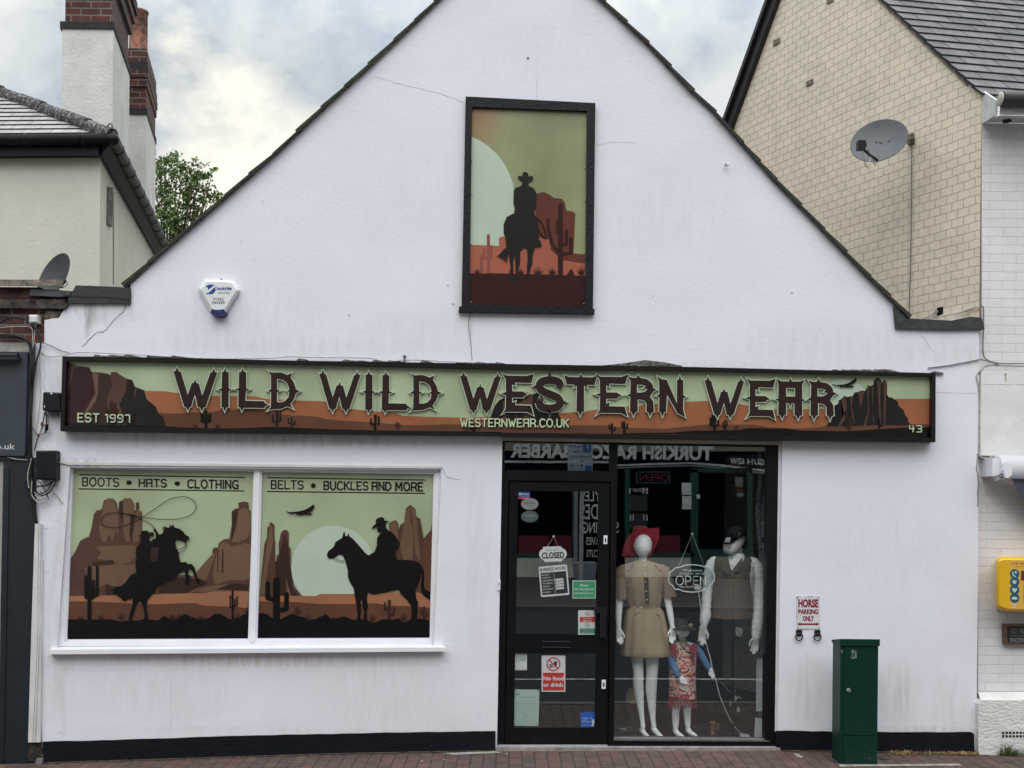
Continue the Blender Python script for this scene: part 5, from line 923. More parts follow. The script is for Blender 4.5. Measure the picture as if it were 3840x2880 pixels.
m = M(); m.prism([(2723, 2015), (2741, 2016), (2736, 2034), (2718, 2032)], MY - .19, MY - .188); m.build('tag', flat('badge_pale', (.45, .47, .48)), co); m = M(); m.tube([P(2774 + 4 * math.cos(a), 2005 + 5 * math.sin(a), MY - .16) for a in (5.4, 4.7, 4, 3.3, 2.6, 1.9, 1.2)], .0018, 5); m.build('badge', flat('badge_silver', (.45, .47, .48)), co)
sh = mat('white_shirt', (.92, .93, .94), .85, .08, 14, .5, 30); shl = M()
def sleeve(pts):
    P3, rr = [], []; sp = spl([Vector(p[:3]) for p in pts], 7); rs = spl([Vector((p[3], 0, 0)) for p in pts], 7)
    for i, (p, r_) in enumerate(zip(sp, rs)): P3.append(P(p.x, p.y, MY + p.z)); rr.append((r_.x + 1.3 * math.sin(i * 1.9) * (1 if i > 3 else 0)) / S(MY))
    return P3, rr
for pts in ([(2690, 2098, 0, 16), (2672, 2114, 0, 22), (2660, 2150, 0, 21), (2652, 2220, 0, 19), (2648, 2280, -.03, 18), (2646, 2306, -.04, 21), (2641, 2330, -.05, 17), (2639, 2350, -.06, 11)], [(2806, 2102, 0, 18), (2832, 2122, 0, 26), (2840, 2160, 0, 27), (2845, 2230, 0, 23), (2845, 2290, -.03, 21), (2840, 2340, -.05, 21), (2836, 2385, -.06, 18), (2834, 2392, -.06, 17)]):
    a, b = sleeve(pts); shl.tube(a, b, 18)
shl.rings([hoop(2762, y, rx, ry, MY, 28, 0) for y, rx, ry in ((2074, 24, .075), (2086, 30, .08), (2098, 44, .09), (2110, 70, .105), (2150, 60, .13), (2200, 55, .13))], 0, False)
shl.build('shirt', sh, mm)
def stripes(name, a, b, n):
    ma = mat(name, a, .85, .08, 5); t = ma.node_tree; bs = t.nodes['Principled BSDF']; lk = bs.inputs['Base Color'].links[0].from_socket; g = N(t, 'ShaderNodeNewGeometry'); sx = N(t, 'ShaderNodeSeparateXYZ'); L(t, g.outputs['Position'], sx.inputs[0])
    w = mth(t, 'GREATER_THAN', mth(t, 'SINE', mth(t, 'MULTIPLY', sx.outputs[0], n)), .3); L(t, over(t, lk, mth(t, 'MULTIPLY', w, .6), b), bs.inputs['Base Color']); return ma
vst = stripes('striped_wool', (.16, .115, .09), (.085, .06, .05), 420.)
m = M(); n = 40
def vhoop(y, rx, ry, v0, v1, cx=2746):
    """open-fronted hoop: leaves out the neck opening between v0 and v1 px"""
    c = P(cx, y, MY); s = S(MY); o = []
    aL, aR = [math.acos(max(-1, min(1, (v - cx) / rx))) for v in (v0, v1)]
    for i in range(n + 1):
        a = -aR + (aR - aL) * 0 + (i / n) * (2 * math.pi - (aL - aR)); o.append(c + Vector((rx / s * math.cos(a), ry * math.sin(a), 0)))
    return o
m.rings([vhoop(y, rx, ry, a, b) for y, rx, ry, a, b in ((2087, 62, .11, 2722, 2784), (2098, 74, .125, 2723, 2777), (2115, 77, .138, 2725, 2768), (2132, 76, .142, 2730, 2755), (2146, 75, .145, 2734, 2737), (2180, 75, .147, 2734.5, 2735.5), (2230, 76, .145, 2734.5, 2735.5), (2280, 77, .142, 2734, 2736), (2316, 78, .14, 2731, 2738))], 0, False, True, False)
m.build('waistcoat', vst, mm)
A = Art(MY - .165, .001); A.a([(2722, 2090), (2734, 2148), (2728, 2152), (2702, 2130), (2708, 2120), (2700, 2112)], vst); A.m.build('lapel', A.mats, mm); A = Art(MY - .166, .001); A.a([(2786, 2086), (2737, 2148), (2742, 2152), (2777, 2138), (2772, 2130), (2782, 2122)], vst)
A.m.build('lapel', A.mats, mm)
for x, y, r_ in ((2733, 2158, 3), (2733, 2192, 3), (2733, 2228, 3), (2745, 2094, 2.6), (2745, 2122, 2.6)): A = Art(MY - .167, .001); A.disc(x, y, r_, c_pl); A.m.build('button', A.mats, mm)
m = M(); m.tube([P(2748, 2316, MY), P(2748, 2770, MY)], .016, 10); m.tube([P(2748, 2766, MY), P(2748, 2771, MY)], .16, 24)
m.build('stand', mat('dark_draped_stand', (.010, .013, .018), .9), mm)
m = M(); ty = MY - .16; m.tube([P(2771, 2325, ty), P(2771, 2352, ty)], .0015, 5); m.prism([(2760, 2350), (2784, 2358), (2785, 2368), (2781, 2388), (2762, 2386), (2757, 2368)], ty, ty + .01); m.build('swing_tag', mat('paper_tag', (.26, .25, .24), .8, .4, 60), mm)
# ---- child mannequin
KY = .30; km = thing('mannequin', P(2570, 2768, KY), 'small child mannequin in a red patterned fringed tunic with blue denim sleeves', 'mannequin')
m = M()
m.rings([hoop(2550 + o, y, rx, ry, KY, 20, cy) for y, rx, ry, cy, o in ((2330, 4, .02, .02, 0), (2336, 20, .06, .02, 0), (2350, 29, .085, .01, 0), (2364, 30, .085, 0, 3), (2376, 26, .07, -.01, 8), (2384, 18, .05, -.02, 10), (2389, 8, .02, -.02, 11))])
limb(m, [(2555, 2385, .01, 14), (2558, 2400, .01, 12), (2560, 2420, .01, 15)], KY)
m.rings([hoop(2562, y, rx, ry, KY, 20) for y, rx, ry in ((2404, 14, .05), (2414, 44, .07), (2440, 46, .085), (2500, 44, .085), (2580, 42, .085), (2640, 34, .08))])
limb(m, [(2546, 2620, 0, 17), (2534, 2665, 0, 15), (2534, 2700, .01, 13.5), (2533, 2730, 0, 10)], KY); limb(m, [(2533, 2738, .02, 11), (2540, 2750, -.03, 10), (2551, 2758, -.08, 9), (2562, 2763, -.11, 6)], KY)
limb(m, [(2580, 2620, 0, 17), (2577, 2665, 0, 15), (2578, 2695, .01, 13), (2580, 2725, 0, 9.5)], KY); limb(m, [(2580, 2734, .02, 10.5), (2588, 2746, -.03, 9.5), (2600, 2754, -.08, 8.5), (2610, 2759, -.11, 6)], KY)
limb(m, [(2536, 2515, -.10, 8), (2549, 2539, -.13, 7)], KY); hand(m, 2549, 2539, .76, .65, 40, KY - .13, 1, .01)
limb(m, [(2650, 2490, -.03, 8), (2663, 2511, -.05, 7)], KY); hand(m, 2664, 2510, .35, .93, 38, KY - .05, 1, .01)
solid('body', m, SK, km, .005)
m = M(); m.rings([hoop(2550, y, rx, ry, KY, 22) for y, rx, ry in ((2352, 30, .09), (2340, 31, .092), (2322, 27, .08), (2318, 14, .04))]); m.rings([hoop(2564, y, rx, ry, KY, 26, -.03) for y, rx, ry in ((2352, 34, .10), (2356, 44, .15), (2358, 46, .155), (2355, 44, .15))]); m.build('hat', cap, km)
m = M(); m.tube([P(2552, 2348, KY - .16), P(2582, 2347, KY - .16)], .003, 6); m.ball(P(2590, 2346, KY - .15), .019, 0, 8, (1, .6, 1)); m.build('hat_band', mat('tan_band', (.30, .20, .11), .7), km)
tun = swirl('tunic_print', [(.06, .05, .06), (.70, .52, .44), (.62, .10, .05), (.72, .55, .46), (.08, .05, .06), (.55, .03, .03), (.70, .48, .38), (.60, .20, .06)], 7.5)
mar = mat('maroon_fringe', (.26, .03, .045), .85, .3, 30)
m = M(); m.rings([hoop(2563 + o, y, rx, ry, KY, 30, 0, .012, 0, 7) for y, rx, ry, o in ((2408, 18, .06, 0), (2414, 40, .08, 0), (2424, 52, .095, 0), (2450, 52, .105, -2), (2520, 50, .11, -3), (2580, 50, .11, -3), (2616, 51, .112, -3))], 0, False); m.build('tunic', tun, km)
m = M()
for i in range(44):
    a = 2 * math.pi * i / 44; x = 2560 + 51 * math.cos(a); y = .112 * math.sin(a); l = rnd.uniform(38, 50); w = 2.6; j = rnd.uniform(-4, 4)
    for Yq in (0,): m.hexa([P(x - w, 2612, KY + y), P(x + w, 2612, KY + y), P(x + w * .6 + j, 2612 + l, KY + y), P(x - w * .6 + j, 2612 + l, KY + y)], [P(x - w, 2612, KY + y + .006), P(x + w, 2612, KY + y + .006), P(x + w * .6 + j, 2612 + l, KY + y + .006), P(x - w * .6 + j, 2612 + l, KY + y + .006)])
for x0, x1 in ((2518, 2534), (2592, 2614)):
    for i in range(9):
        x = x0 + (x1 - x0) * i / 8; j = rnd.uniform(-3, 3); w = 2; y0 = 2412 + abs(i - 4) * 1.5; l = rnd.uniform(34, 50); Yf = KY - .115
        m.hexa([P(x - w, y0, Yf + .02), P(x + w, y0, Yf + .02), P(x + w + j, y0 + l, Yf), P(x - w + j, y0 + l, Yf)], [P(x - w, y0, Yf + .03), P(x + w, y0, Yf + .03), P(x + w + j, y0 + l, Yf + .01), P(x - w + j, y0 + l, Yf + .01)])
m.build('fringe', mar, km)
dnm = mat('blue_denim', (.09, .20, .38), .85, .15, 12, .3, 60)
for pts in ([(2526, 2424, 0, 13), (2518, 2452, -.02, 14), (2522, 2485, -.06, 14), (2534, 2515, -.10, 12), (2545, 2535, -.125, 10)], [(2604, 2424, 0, 13), (2624, 2448, 0, 14), (2642, 2478, -.02, 13), (2657, 2504, -.04, 11)]): m = M(); limb(m, pts, KY, 14); m.build('sleeve', dnm, km)
m = M(); m.rings([hoop(2560, y, rx, ry, KY, 18) for y, rx, ry in ((2398, 15, .055), (2408, 20, .075), (2418, 24, .10), (2428, 12, .112))]); m.build('neckerchief', mat('sand_cloth', (.26, .22, .15), .85), km)
# ---- small goods on the display floor
bt = mat('tan_leather', (.26, .13, .07), .55, .25, 12, .3, 60)
def bootpair(x, y, s, Y, ma, label):
    t = thing('boot', P(x, y, Y), label, 'boot'); m = M()
    m.rings([hoop(x + dx, y - h * s, rx * s, .05 * s / 10 * r2, Y, 16, cy) for dx, h, rx, r2, cy in ((0, 1, 5.2, 1.6, -.02), (0, 5, 5.6, 1.5, -.02), (0, 10, 5.2, 1.2, 0), (0, 22, 5.6, 1.1, 0), (1, 34, 6.6, 1.1, 0), (0, 40, 6.8, 1.1, 0))], 0, True); m.build('shaft', ma, t)
    m = M(); m.hexa([P(x - 6 * s, y - 2, Y - .08), P(x + 6 * s, y - 2, Y - .08), P(x + 6 * s, y + 1, Y - .08), P(x - 6 * s, y + 1, Y - .08)], [P(x - 6 * s, y - 2, Y + .05), P(x + 6 * s, y - 2, Y + .05), P(x + 6 * s, y + 1, Y + .05), P(x - 6 * s, y + 1, Y + .05)]); m.build('sole', cap, t)
bootpair(2672, 2762, 1.45, .55, bt, 'brown leather boot on the floor, nearer the child mannequin'); bootpair(2689, 2764, 1.3, .7, mat('pale_leather', (.17, .12, .09), .6, .2, 9), 'paler boot half hidden behind the brown leather boot')
m = M(); x, y, Y = 2380, 2762, .70
m.rings([hoop(x + o, yy, rx, ry, Y, 26, 0, .03, 1, 5) for yy, rx, ry, o in ((2764, 30, .12, 0), (2720, 31, .11, 0), (2660, 31, .10, 0), (2620, 30, .09, 0), (2600, 27, .085, -3), (2586, 18, .06, -9))]); m.build('riding_boot_cover', mat('dark_brown_hide', (.11, .075, .05), .8, .3, 9, .5, 40), label='tall dark brown hide bag standing behind the legs of the woman mannequin', category='bag')
m = M(); m.rings([hoop(2379 + o, yy, rx, ry, .66, 22, 0, .05, 0, 3) for yy, rx, ry, o in ((2632, 27, .10, -4), (2606, 30, .10, 0), (2592, 22, .08, -4), (2583, 10, .05, -12))]); m.build('straw_hat', mat('tan_cloth', (.42, .33, .22), .85, .15, 9), label='tan folded hat resting on top of the dark brown hide bag', category='hat')
m = M(); m.rings([hoop(2333, yy, rx, ry, .40, 24) for yy, rx, ry in ((2748, 13, .04), (2744, 20, .055), (2727, 26, .07), (2726, 25, .065), (2740, 18, .05))]); m.build('bowl', mat('steel_bowl', (.45, .45, .45), .22, .1, 8, metal=.9), label='shiny metal bowl on the display floor by the brown hide bag', category='bowl')
m = M(); m.rings([[P(x, y, .8) for x, y in ((2737, 2648), (2737, 2632), (2744, 2617), (2754, 2610), (2764, 2612), (2766, 2620), (2756, 2632), (2745, 2644))], [P(x, y, .83) for x, y in ((2737, 2648), (2737, 2632), (2744, 2617), (2754, 2610), (2764, 2612), (2766, 2620), (2756, 2632), (2745, 2644))]], 0, True, False)
m.tube(spl([P(x, y, .8) for x, y in ((2764, 2618), (2772, 2614), (2780, 2622))], 4), .004, 6); m.tube([P(2769, 2636, .8), P(2768, 2656, .8)], .002, 5); m.prism([(2764, 2652), (2773, 2652), (2775, 2670), (2763, 2670)], .79, .80); m.tube([P(2757, 2612, .82), P(2757, 2320, .82)], .0012, 4)
m.build('hanging_ornament', mat('white_ornament', (.8, .8, .8), .6), label='white leaf-shaped ornament with a paper tag hanging behind the white cable', category='ornament')
# ================================================================== the barber shop across the road (seen mirrored in the glass)
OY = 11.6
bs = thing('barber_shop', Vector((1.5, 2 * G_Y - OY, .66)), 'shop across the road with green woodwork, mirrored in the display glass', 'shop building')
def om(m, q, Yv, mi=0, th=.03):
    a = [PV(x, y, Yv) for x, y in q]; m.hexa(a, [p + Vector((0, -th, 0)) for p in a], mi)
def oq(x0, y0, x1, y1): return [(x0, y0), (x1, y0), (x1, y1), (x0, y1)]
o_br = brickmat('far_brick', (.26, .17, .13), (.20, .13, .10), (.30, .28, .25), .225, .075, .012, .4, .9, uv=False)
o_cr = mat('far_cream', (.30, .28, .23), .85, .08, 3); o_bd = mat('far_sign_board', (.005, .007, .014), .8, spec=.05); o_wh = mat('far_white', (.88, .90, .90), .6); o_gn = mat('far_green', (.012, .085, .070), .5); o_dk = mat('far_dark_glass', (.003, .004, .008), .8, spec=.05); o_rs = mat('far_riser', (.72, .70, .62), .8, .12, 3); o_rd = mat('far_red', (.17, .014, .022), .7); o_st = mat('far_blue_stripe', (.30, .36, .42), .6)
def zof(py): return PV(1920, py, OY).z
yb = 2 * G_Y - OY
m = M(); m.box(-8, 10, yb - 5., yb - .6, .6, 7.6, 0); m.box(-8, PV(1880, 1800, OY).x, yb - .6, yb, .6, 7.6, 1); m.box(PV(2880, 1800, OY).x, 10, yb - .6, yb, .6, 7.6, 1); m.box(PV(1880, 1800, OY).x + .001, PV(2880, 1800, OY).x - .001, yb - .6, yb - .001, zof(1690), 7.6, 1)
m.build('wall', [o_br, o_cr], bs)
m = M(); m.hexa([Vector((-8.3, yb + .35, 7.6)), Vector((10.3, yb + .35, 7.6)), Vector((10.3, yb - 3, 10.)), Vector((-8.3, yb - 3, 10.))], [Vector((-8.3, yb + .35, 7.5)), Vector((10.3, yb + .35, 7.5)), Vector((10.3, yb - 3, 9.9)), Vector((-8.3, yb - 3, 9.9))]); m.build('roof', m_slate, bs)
for x in (-5.5, -2., 2., 5.5):
    m = M(); m.box(x - .6, x + .6, yb - .02, yb + .04, 4.9, 6.5); w_ = m.build('window', o_wh, bs); m = M(); m.box(x - .52, x + .52, yb + .041, yb + .05, 4.98, 6.42); m.build('pane', o_dk, w_)
m = M(); om(m, oq(1880, 1690, 2880, 1762), OY - .02); m.build('sign_board', o_bd, bs)
m = M(); om(m, oq(1880, 1655, 2880, 1692), OY - .06, 0, .08); m.build('cornice', o_cr, bs)
A = M()
text(A, 'TURKISH RAZOR BARBER', (2672, 1672), (1912, 1664), (2672, 1726), OY - .14, 0, .04, PV); text(A, 'GU14 6EW', (2866, 1722), (2735, 1716), (2866, 1746), OY - .10, 0, .02, PV)
A.build('lettering', o_wh, bs)
m = M(); om(m, oq(1880, 1728, 2310, 1737), OY - .03, 0); q = [(2310, 1741), (2420, 1738), (2580, 1732), (2700, 1740), (2800, 1755), (2875, 1763)]
for a, b in zip(q, q[1:]): om(m, [a, b, (b[0], b[1] + 7), (a[0], a[1] + 7)], OY - .03, 0); om(m, [(a[0], a[1] + 10), (b[0], b[1] + 10), (b[0], b[1] + 16), (a[0], a[1] + 16)], OY - .03, 1)
m.build('stripe', [o_wh, o_st], bs)
m = M(); om(m, oq(1880, 1762, 2880, 2170), OY + .05, 0, .02); m.build('shop_window', o_dk, bs)
m = M()
for q in (oq(2143, 1760, 2166, 2090), oq(2343, 1760, 2362, 2090), oq(2590, 1760, 2618, 2165), oq(2802, 1765, 2822, 2165), oq(2590, 1755, 2822, 1772), oq(1880, 2074, 2160, 2090), oq(2343, 2074, 2602, 2090), oq(2618, 2060, 2802, 2165)): om(m, q, OY - .03, 0, .07)
m.build('window_frame', o_gn, bs)
m = M(); om(m, oq(1880, 2091, 2155, 2166), OY - .02); om(m, oq(2343, 2091, 2598, 2163), OY - .02); m.build('stall_riser', o_rs, bs)
m = M(); om(m, oq(2150, 1760, 2165, 2170), OY - .06); m.build('pilaster', mat('far_grey_pilaster', (.28, .31, .32), .7), bs)
m = M()
for st, y0, y1, x0, x1 in (('STYLES', 1840, 1880, 2178, 2290), ('FADES', 1890, 1948, 2176, 2290), ('SHAVING', 1958, 2000, 2186, 2320), ('WAVES', 2014, 2044, 2198, 2275), ('CUTS', 2062, 2090, 2200, 2244)): text(m, st, (x1, y0), (x0, y0), (x1, y1), OY - .0, 0, .01, PV)
m.build('window_lettering', o_wh, bs)
m = M(); om(m, oq(2556, 1812, 2592, 1858), OY - .04); om(m, oq(2558, 1862, 2592, 1910), OY - .04); om(m, oq(2756, 1790, 2786, 1826), OY - .04, 1); om(m, oq(2762, 1834, 2786, 1846), OY - .04, 2); om(m, oq(2762, 1850, 2788, 1864), OY - .04, 1); om(m, oq(2612, 1856, 2624, 1872), OY - .12, 0)
om(m, oq(2362, 1858, 2428, 1918), OY - .03, 3); om(m, oq(2362, 1926, 2428, 1984), OY - .03, 3)
for x in (2360, 2410, 2424): om(m, oq(x, 1832, x + 5, 1854), OY - .04)
for x in (2362, 2372, 2412, 2424): om(m, oq(x, 1930, x + 4, 1952), OY - .04)
text(m, 'PRICE LIST', (2426, 1834), (2372, 1834), (2426, 1846), OY - .05, 0, .01, PV)
m.build('poster', [o_wh, mat('far_grey_paper', (.25, .25, .25)), o_rd, mat('far_dim_poster', (.035, .042, .042))], bs)
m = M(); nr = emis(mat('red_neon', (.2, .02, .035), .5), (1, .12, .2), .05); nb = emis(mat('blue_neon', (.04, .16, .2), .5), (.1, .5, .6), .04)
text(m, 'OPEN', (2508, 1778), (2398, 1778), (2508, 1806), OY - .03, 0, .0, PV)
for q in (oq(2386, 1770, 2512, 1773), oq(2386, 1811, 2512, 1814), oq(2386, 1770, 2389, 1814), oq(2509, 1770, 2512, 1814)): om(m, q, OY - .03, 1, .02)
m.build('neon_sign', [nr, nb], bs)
for x0, x1, lb in ((2462, 2550, 'red padded seat behind the barber window nearest its green door'), (1945, 2058, 'red padded seat behind the barber window at its far end'), (2072, 2142, 'short red padded seat beside the grey pilaster of the barber window')):
    t = thing('waiting_seat', PV((x0 + x1) / 2, 2073, OY + .02), lb, 'seat'); m = M(); om(m, oq(x0, 2008, x1, 2074), OY + .03, 0, .03); m.build('backrest', o_rd, t); m = M(); om(m, oq(x0, 2060, x1, 2074), OY + .015, 0, .03); m.build('seat', o_rd, t)
# parking sign on a post, wheeled bin: across the road as well
PY = 8.1; ps = thing('parking_sign', Vector((PV(2178, 2200, PY).x, 2 * G_Y - PY, .63)), 'blue and white parking sign on a grey post, mirrored in the door transom', 'sign')
pb = mat('sign_blue', (.03, .13, .42), .5); pw = mat('sign_pale', (.50, .58, .66), .5)
m = M(); om(m, oq(2128, 1662, 2222, 1728), PY); om(m, oq(2128, 1732, 2222, 1768), PY); om(m, oq(2186, 1663, 2216, 1694), PY - .02, 1, .01); om(m, oq(2192, 1746, 2218, 1767), PY - .02, 1, .01)
for st, x0, x1, y0, y1 in (('P', 2196, 2206, 1667, 1690), ('machine', 2134, 2182, 1668, 1678), ('Display ticket', 2134, 2218, 1708, 1718), ('Mon - Sat', 2134, 2184, 1742, 1750), ('8 am - 6 pm', 2134, 2186, 1754, 1763)): text(m, st, (x1, y0), (x0, y0), (x1, y1), PY - .04, 0 if st == 'P' else 2, .01, PV)
om(m, oq(2150, 1692, 2168, 1695), PY - .03, 2, .01); m.build('plate', [pw, pb, o_bd], ps)
m = M(); x = PV(2178, 2200, PY).x; m.tube([Vector((x, 2 * G_Y - PY - .06, .6)), Vector((x, 2 * G_Y - PY - .06, zof(1500)))], .035, 10); m.build('post', mat('grey_post', (.25, .26, .27), .5), ps)
m = M(); m.hexa([PV(x, y, 8.4) for x, y in ((2153, 2112), (2238, 2112), (2232, 2172), (2158, 2172))], [PV(x, y, 8.4) + Vector((0, -.5, 0)) for x, y in ((2153, 2112), (2238, 2112), (2232, 2172), (2158, 2172))])
gzb = gz(PV(2195, 2172, 8.4).x, -8.3)
m.hexa([PV(x, y, 8.41) for x, y in ((2158, 2173), (2232, 2173), (2230, 2262), (2160, 2262))], [PV(x, y, 8.41) + Vector((0, -.45, 0)) for x, y in ((2158, 2173), (2232, 2173), (2230, 2262), (2160, 2262))]); m.build('litter_bin', mat('bin_grey', (.25, .29, .34), .5, .1), label='grey street bin across the road, mirrored beside the hours board', category='bin')

# ================================================================== left neighbour: brick parapet shop
ln = thing('brick_shop', P(60, 2865), 'shop with navy front below a red brick parapet and stone coping', 'shop building')
redbrick = brickmat('old_red_brick', (.13, .040, .030), (.060, .032, .030), (.17, .15, .13), .225, .078, .011, 1., .9, uv=False, noisec=[(.3, .45), (.7, 1.35)])
def uvbox_mat_swap(ma):
    t = ma.node_tree
    for n in t.nodes:
        if n.type == 'VECT_MATH' and n.operation == 'MULTIPLY_ADD':
            src = n.inputs[2].links[0].from_socket; sx = N(t, 'ShaderNodeSeparateXYZ'); cb = N(t, 'ShaderNodeCombineXYZ'); L(t, src, sx.inputs[0]); L(t, mth(t, 'ADD', sx.outputs[0], sx.outputs[1]), cb.inputs[0]); L(t, sx.outputs[2], cb.inputs[1]); L(t, cb.outputs[0], n.inputs[2]); break
    return ma
for ma in (redbrick, o_br): uvbox_mat_swap(ma)
m = M(); m.prism([(-900, 1150), (236, 1162), (221, 1194), (166, 1199), (163, 1400), (150, 2900), (-900, 2900)], .03, .24); m.prism([(-900, 1115), (247, 1122), (247, 1130), (-900, 1123)], .0, .24); m.build('wall', redbrick, ln)
m = M()
for i in range(24):
    x = 112 - i * 38; m.prism([(x + 2, 1077), (x + 35, 1077), (x + 35, 1119), (x + 2, 1119)], .002 + rnd.uniform(0, .006), .2, 0)
m.prism([(-900, 1073), (150, 1077), (150, 1120), (-900, 1117)], .014, .24, 1); m.build('soldier_course', [mat('soldier_brick', (.075, .030, .028), .9, .5, 6, .6, 40), mat('old_mortar', (.24, .21, .17), .9, .3, 20, .6, 50)], ln)
m = M(); m.hexa([P(-900, 1045, -.06), P(211, 1049, -.06), P(211, 1072, -.06), P(-900, 1068, -.06)], [P(-900, 1045, .27), P(236, 1049, .27), P(236, 1074, .27), P(-900, 1068, .27)]); m.face([P(211, 1049, -.06), P(236, 1062, .0), P(236, 1078, .0), P(211, 1072, -.06)]); m.build('coping', mat('weathered_coping', (.24, .205, .17), .95, .35, 14, .9, 40), ln)
m = M(); m.prism(jit([(-900, 1122), (232, 1127), (252, 1136), (250, 1150), (240, 1157), (-900, 1150)], 3, 1), -.03, .2); m.build('moulding', mat('weathered_moulding', (.075, .060, .052), .95, .5, 12, .9, 40), ln)
m = M(); m.prism(jit([(112, 1084), (215, 1086), (272, 1092), (258, 1108), (240, 1113), (110, 1108)], 3, 1), -.022, .15); m.build('slate_piece', mat('grey_slate_strip', (.075, .085, .095), .7, .25, 9, .4, 40), ln)
m = M(); m.prism(jit([(170, 1168), (222, 1160), (228, 1172), (215, 1190), (168, 1200)], 4, 3), .0, .1); m.build('broken_corner', mat('broken_brick', (.16, .11, .075), .95, .6, 18, .9, 60), ln)
m = M(); m.prism([(-900, 1282), (117, 1284), (119, 1700), (-900, 1700)], .0, .1, 0); m.build('fascia_surround', mat('peeling_grey_paint', (.36, .34, .31), .85, .2, 12, .4, 40), ln)
m = M(); m.prism([(-900, 1317), (102, 1319), (92, 1709), (-900, 1706)], -.05, -.001); m.prism([(101, 1330), (103, 1330), (94, 1700), (92, 1700)], -.052, -.02)
fs = thing('shop_sign', P(40, 1710), 'slate blue fascia board of the neighbouring shop ending in .uk', 'shop sign'); m.build('board', m_navys, fs)
A = Art(-.0505); A.text('co.uk', (-34, 1662), (57, 1664), (-34, 1684), mat('grey_white_lettering', (.48, .50, .50), .5), .012); A.m.build('lettering', A.mats, fs)
m = M(); m.tube([P(-900, 1330, -.10), P(69, 1334, -.10)], .028, 12); m.prism([(-900, 1337), (66, 1339), (66, 1348), (-900, 1346)], -.125, -.06); m.build('trough_light', mat('dark_trough', (.014, .018, .026), .35), fs)
m = M(); m.prism([(13, 1712), (134, 1716), (131, 1964), (120, 2300), (114, 2500), (100, 2900), (-6, 2900), (2, 2300)], -.02, .1); m.prism([(26, 1760), (34, 1760), (12, 2900), (4, 2900)], -.028, -.015); m.build('pilaster', m_navy, ln)
m = M(); m.prism([(-900, 1725), (13, 1728), (2, 2300), (-4, 2900), (-900, 2900)], .0, .2); m.build('side_panel', mat('grey_tiles', (.33, .33, .31), .6, .1, 3), ln)
m = M(); m.prism([(-900, 1705), (118, 1707), (118, 1726), (-900, 1724)], -.03, .02); m.build('fascia_ledge', m_navy, ln)
# trunking and service column beside the corner
m = M(); m.prism([(131, 1964), (151, 1965), (147, 2380), (129, 2784), (105, 2784), (118, 2350)], -.045, -.002); m.prism([(148, 2100), (158, 2100), (150, 2784), (131, 2784), (143, 2450)], -.03, -.0022); m.ribbon([(145, 1965), (141, 2400), (123, 2784)], 1.6, -.0455, 1)
m.build('cable_trunking', [m_upvc2, m_cableg], label='white boxed cable trunking running down between the navy pilaster and white wall', category='trunking')
m = M(); m.prism(jit([(104, 2784), (156, 2784), (158, 2820), (156, 2862), (104, 2856)], 4, 3), -.015, .05); m.prism(jit([(136, 2846), (158, 2846), (156, 2868), (132, 2868)], 3, 1), -.06, -.02, 1); m.build('rotten_base', [mat('rotten_timber', (.035, .026, .018), .95, .7, 22, .9, 60), m_cableg], ln)
# cables
def cab(name, paths, ma, label, cat='cable', **k):
    m = M()
    for pts, r_ in paths: m.tube(spl([P(x, y, Y) for x, y, Y in pts], 6), r_, 7)
    return m.build(name, ma, label=label, category=cat, **k)
paths = []
for i in range(17):
    d = rnd.uniform(-11, 11); y0 = rnd.uniform(1285, 1310); paths.append(([(122 + d, y0, -.02), (124 + d * .8, 1380, -.035 - .002 * i), (118 + d * .6, 1480, -.035), (113 + d * .5, 1600, -.035 - .002 * i), (112 + d * .7, 1700, -.03), (116 + d * .7, 1800, -.03), (126 + d * .5, 1880, -.03), (137 + d * .4, 1966, -.02)], rnd.uniform(.005, .009)))
paths += [([(0, 1210, -.02), (40, 1192, -.03), (85, 1195, -.04), (120, 1215, -.04), (146, 1255, -.04), (152, 1300, -.04), (136, 1360, -.05), (124, 1440, -.05)], .008), ([(0, 1256, -.02), (60, 1258, -.03), (110, 1282, -.03), (120, 1330, -.04)], .009), ([(0, 1264, -.02), (60, 1266, -.03), (105, 1285, -.03), (116, 1330, -.04)], .006), ([(-60, 1258, -.03), (10, 1262, -.05), (70, 1262, -.04), (118, 1290, -.04)], .006),
          ([(146, 1284, -.03), (180, 1292, -.02), (232, 1316, -.015), (258, 1322, -.012)], .003), ([(130, 1300, -.03), (138, 1286, -.03), (155, 1283, -.02)], .004), ([(165, 1330, -.01), (130, 1300, -.03)], .002),
          ([(168, 1545, -.05), (160, 1590, -.04), (150, 1625, -.035), (138, 1655, -.04), (130, 1690, -.03)], .005), ([(176, 1545, -.05), (175, 1600, -.04), (172, 1622, -.04), (150, 1628, -.03), (130, 1620, -.03), (120, 1600, -.04)], .003),
          ([(96, 1805, -.05), (94, 1830, -.05), (104, 1850, -.05), (122, 1846, -.05), (140, 1825, -.05), (168, 1822, -.06), (192, 1812, -.06), (206, 1800, -.05), (210, 1806, -.05), (205, 1818, -.06), (180, 1850, -.06), (150, 1856, -.05), (134, 1840, -.05)], .006), ([(140, 1800, -.05), (158, 1820, -.05), (175, 1850, -.05), (182, 1872, -.05)], .004), ([(190, 1805, -.05), (185, 1830, -.06), (160, 1850, -.06), (150, 1845, -.05)], .005), ([(97, 1630, -.03), (96, 1660, -.03), (112, 1672, -.03)], .003), ([(98, 1410, -.03), (100, 1430, -.03), (116, 1440, -.03)], .003)]
m = M(); m.tube([P(170, 1590, -.05), P(173, 1620, -.05)], .009, 8)
cab('cable_bundle', paths, m_cable, 'tangled bundle of black cables running down between the two shops')
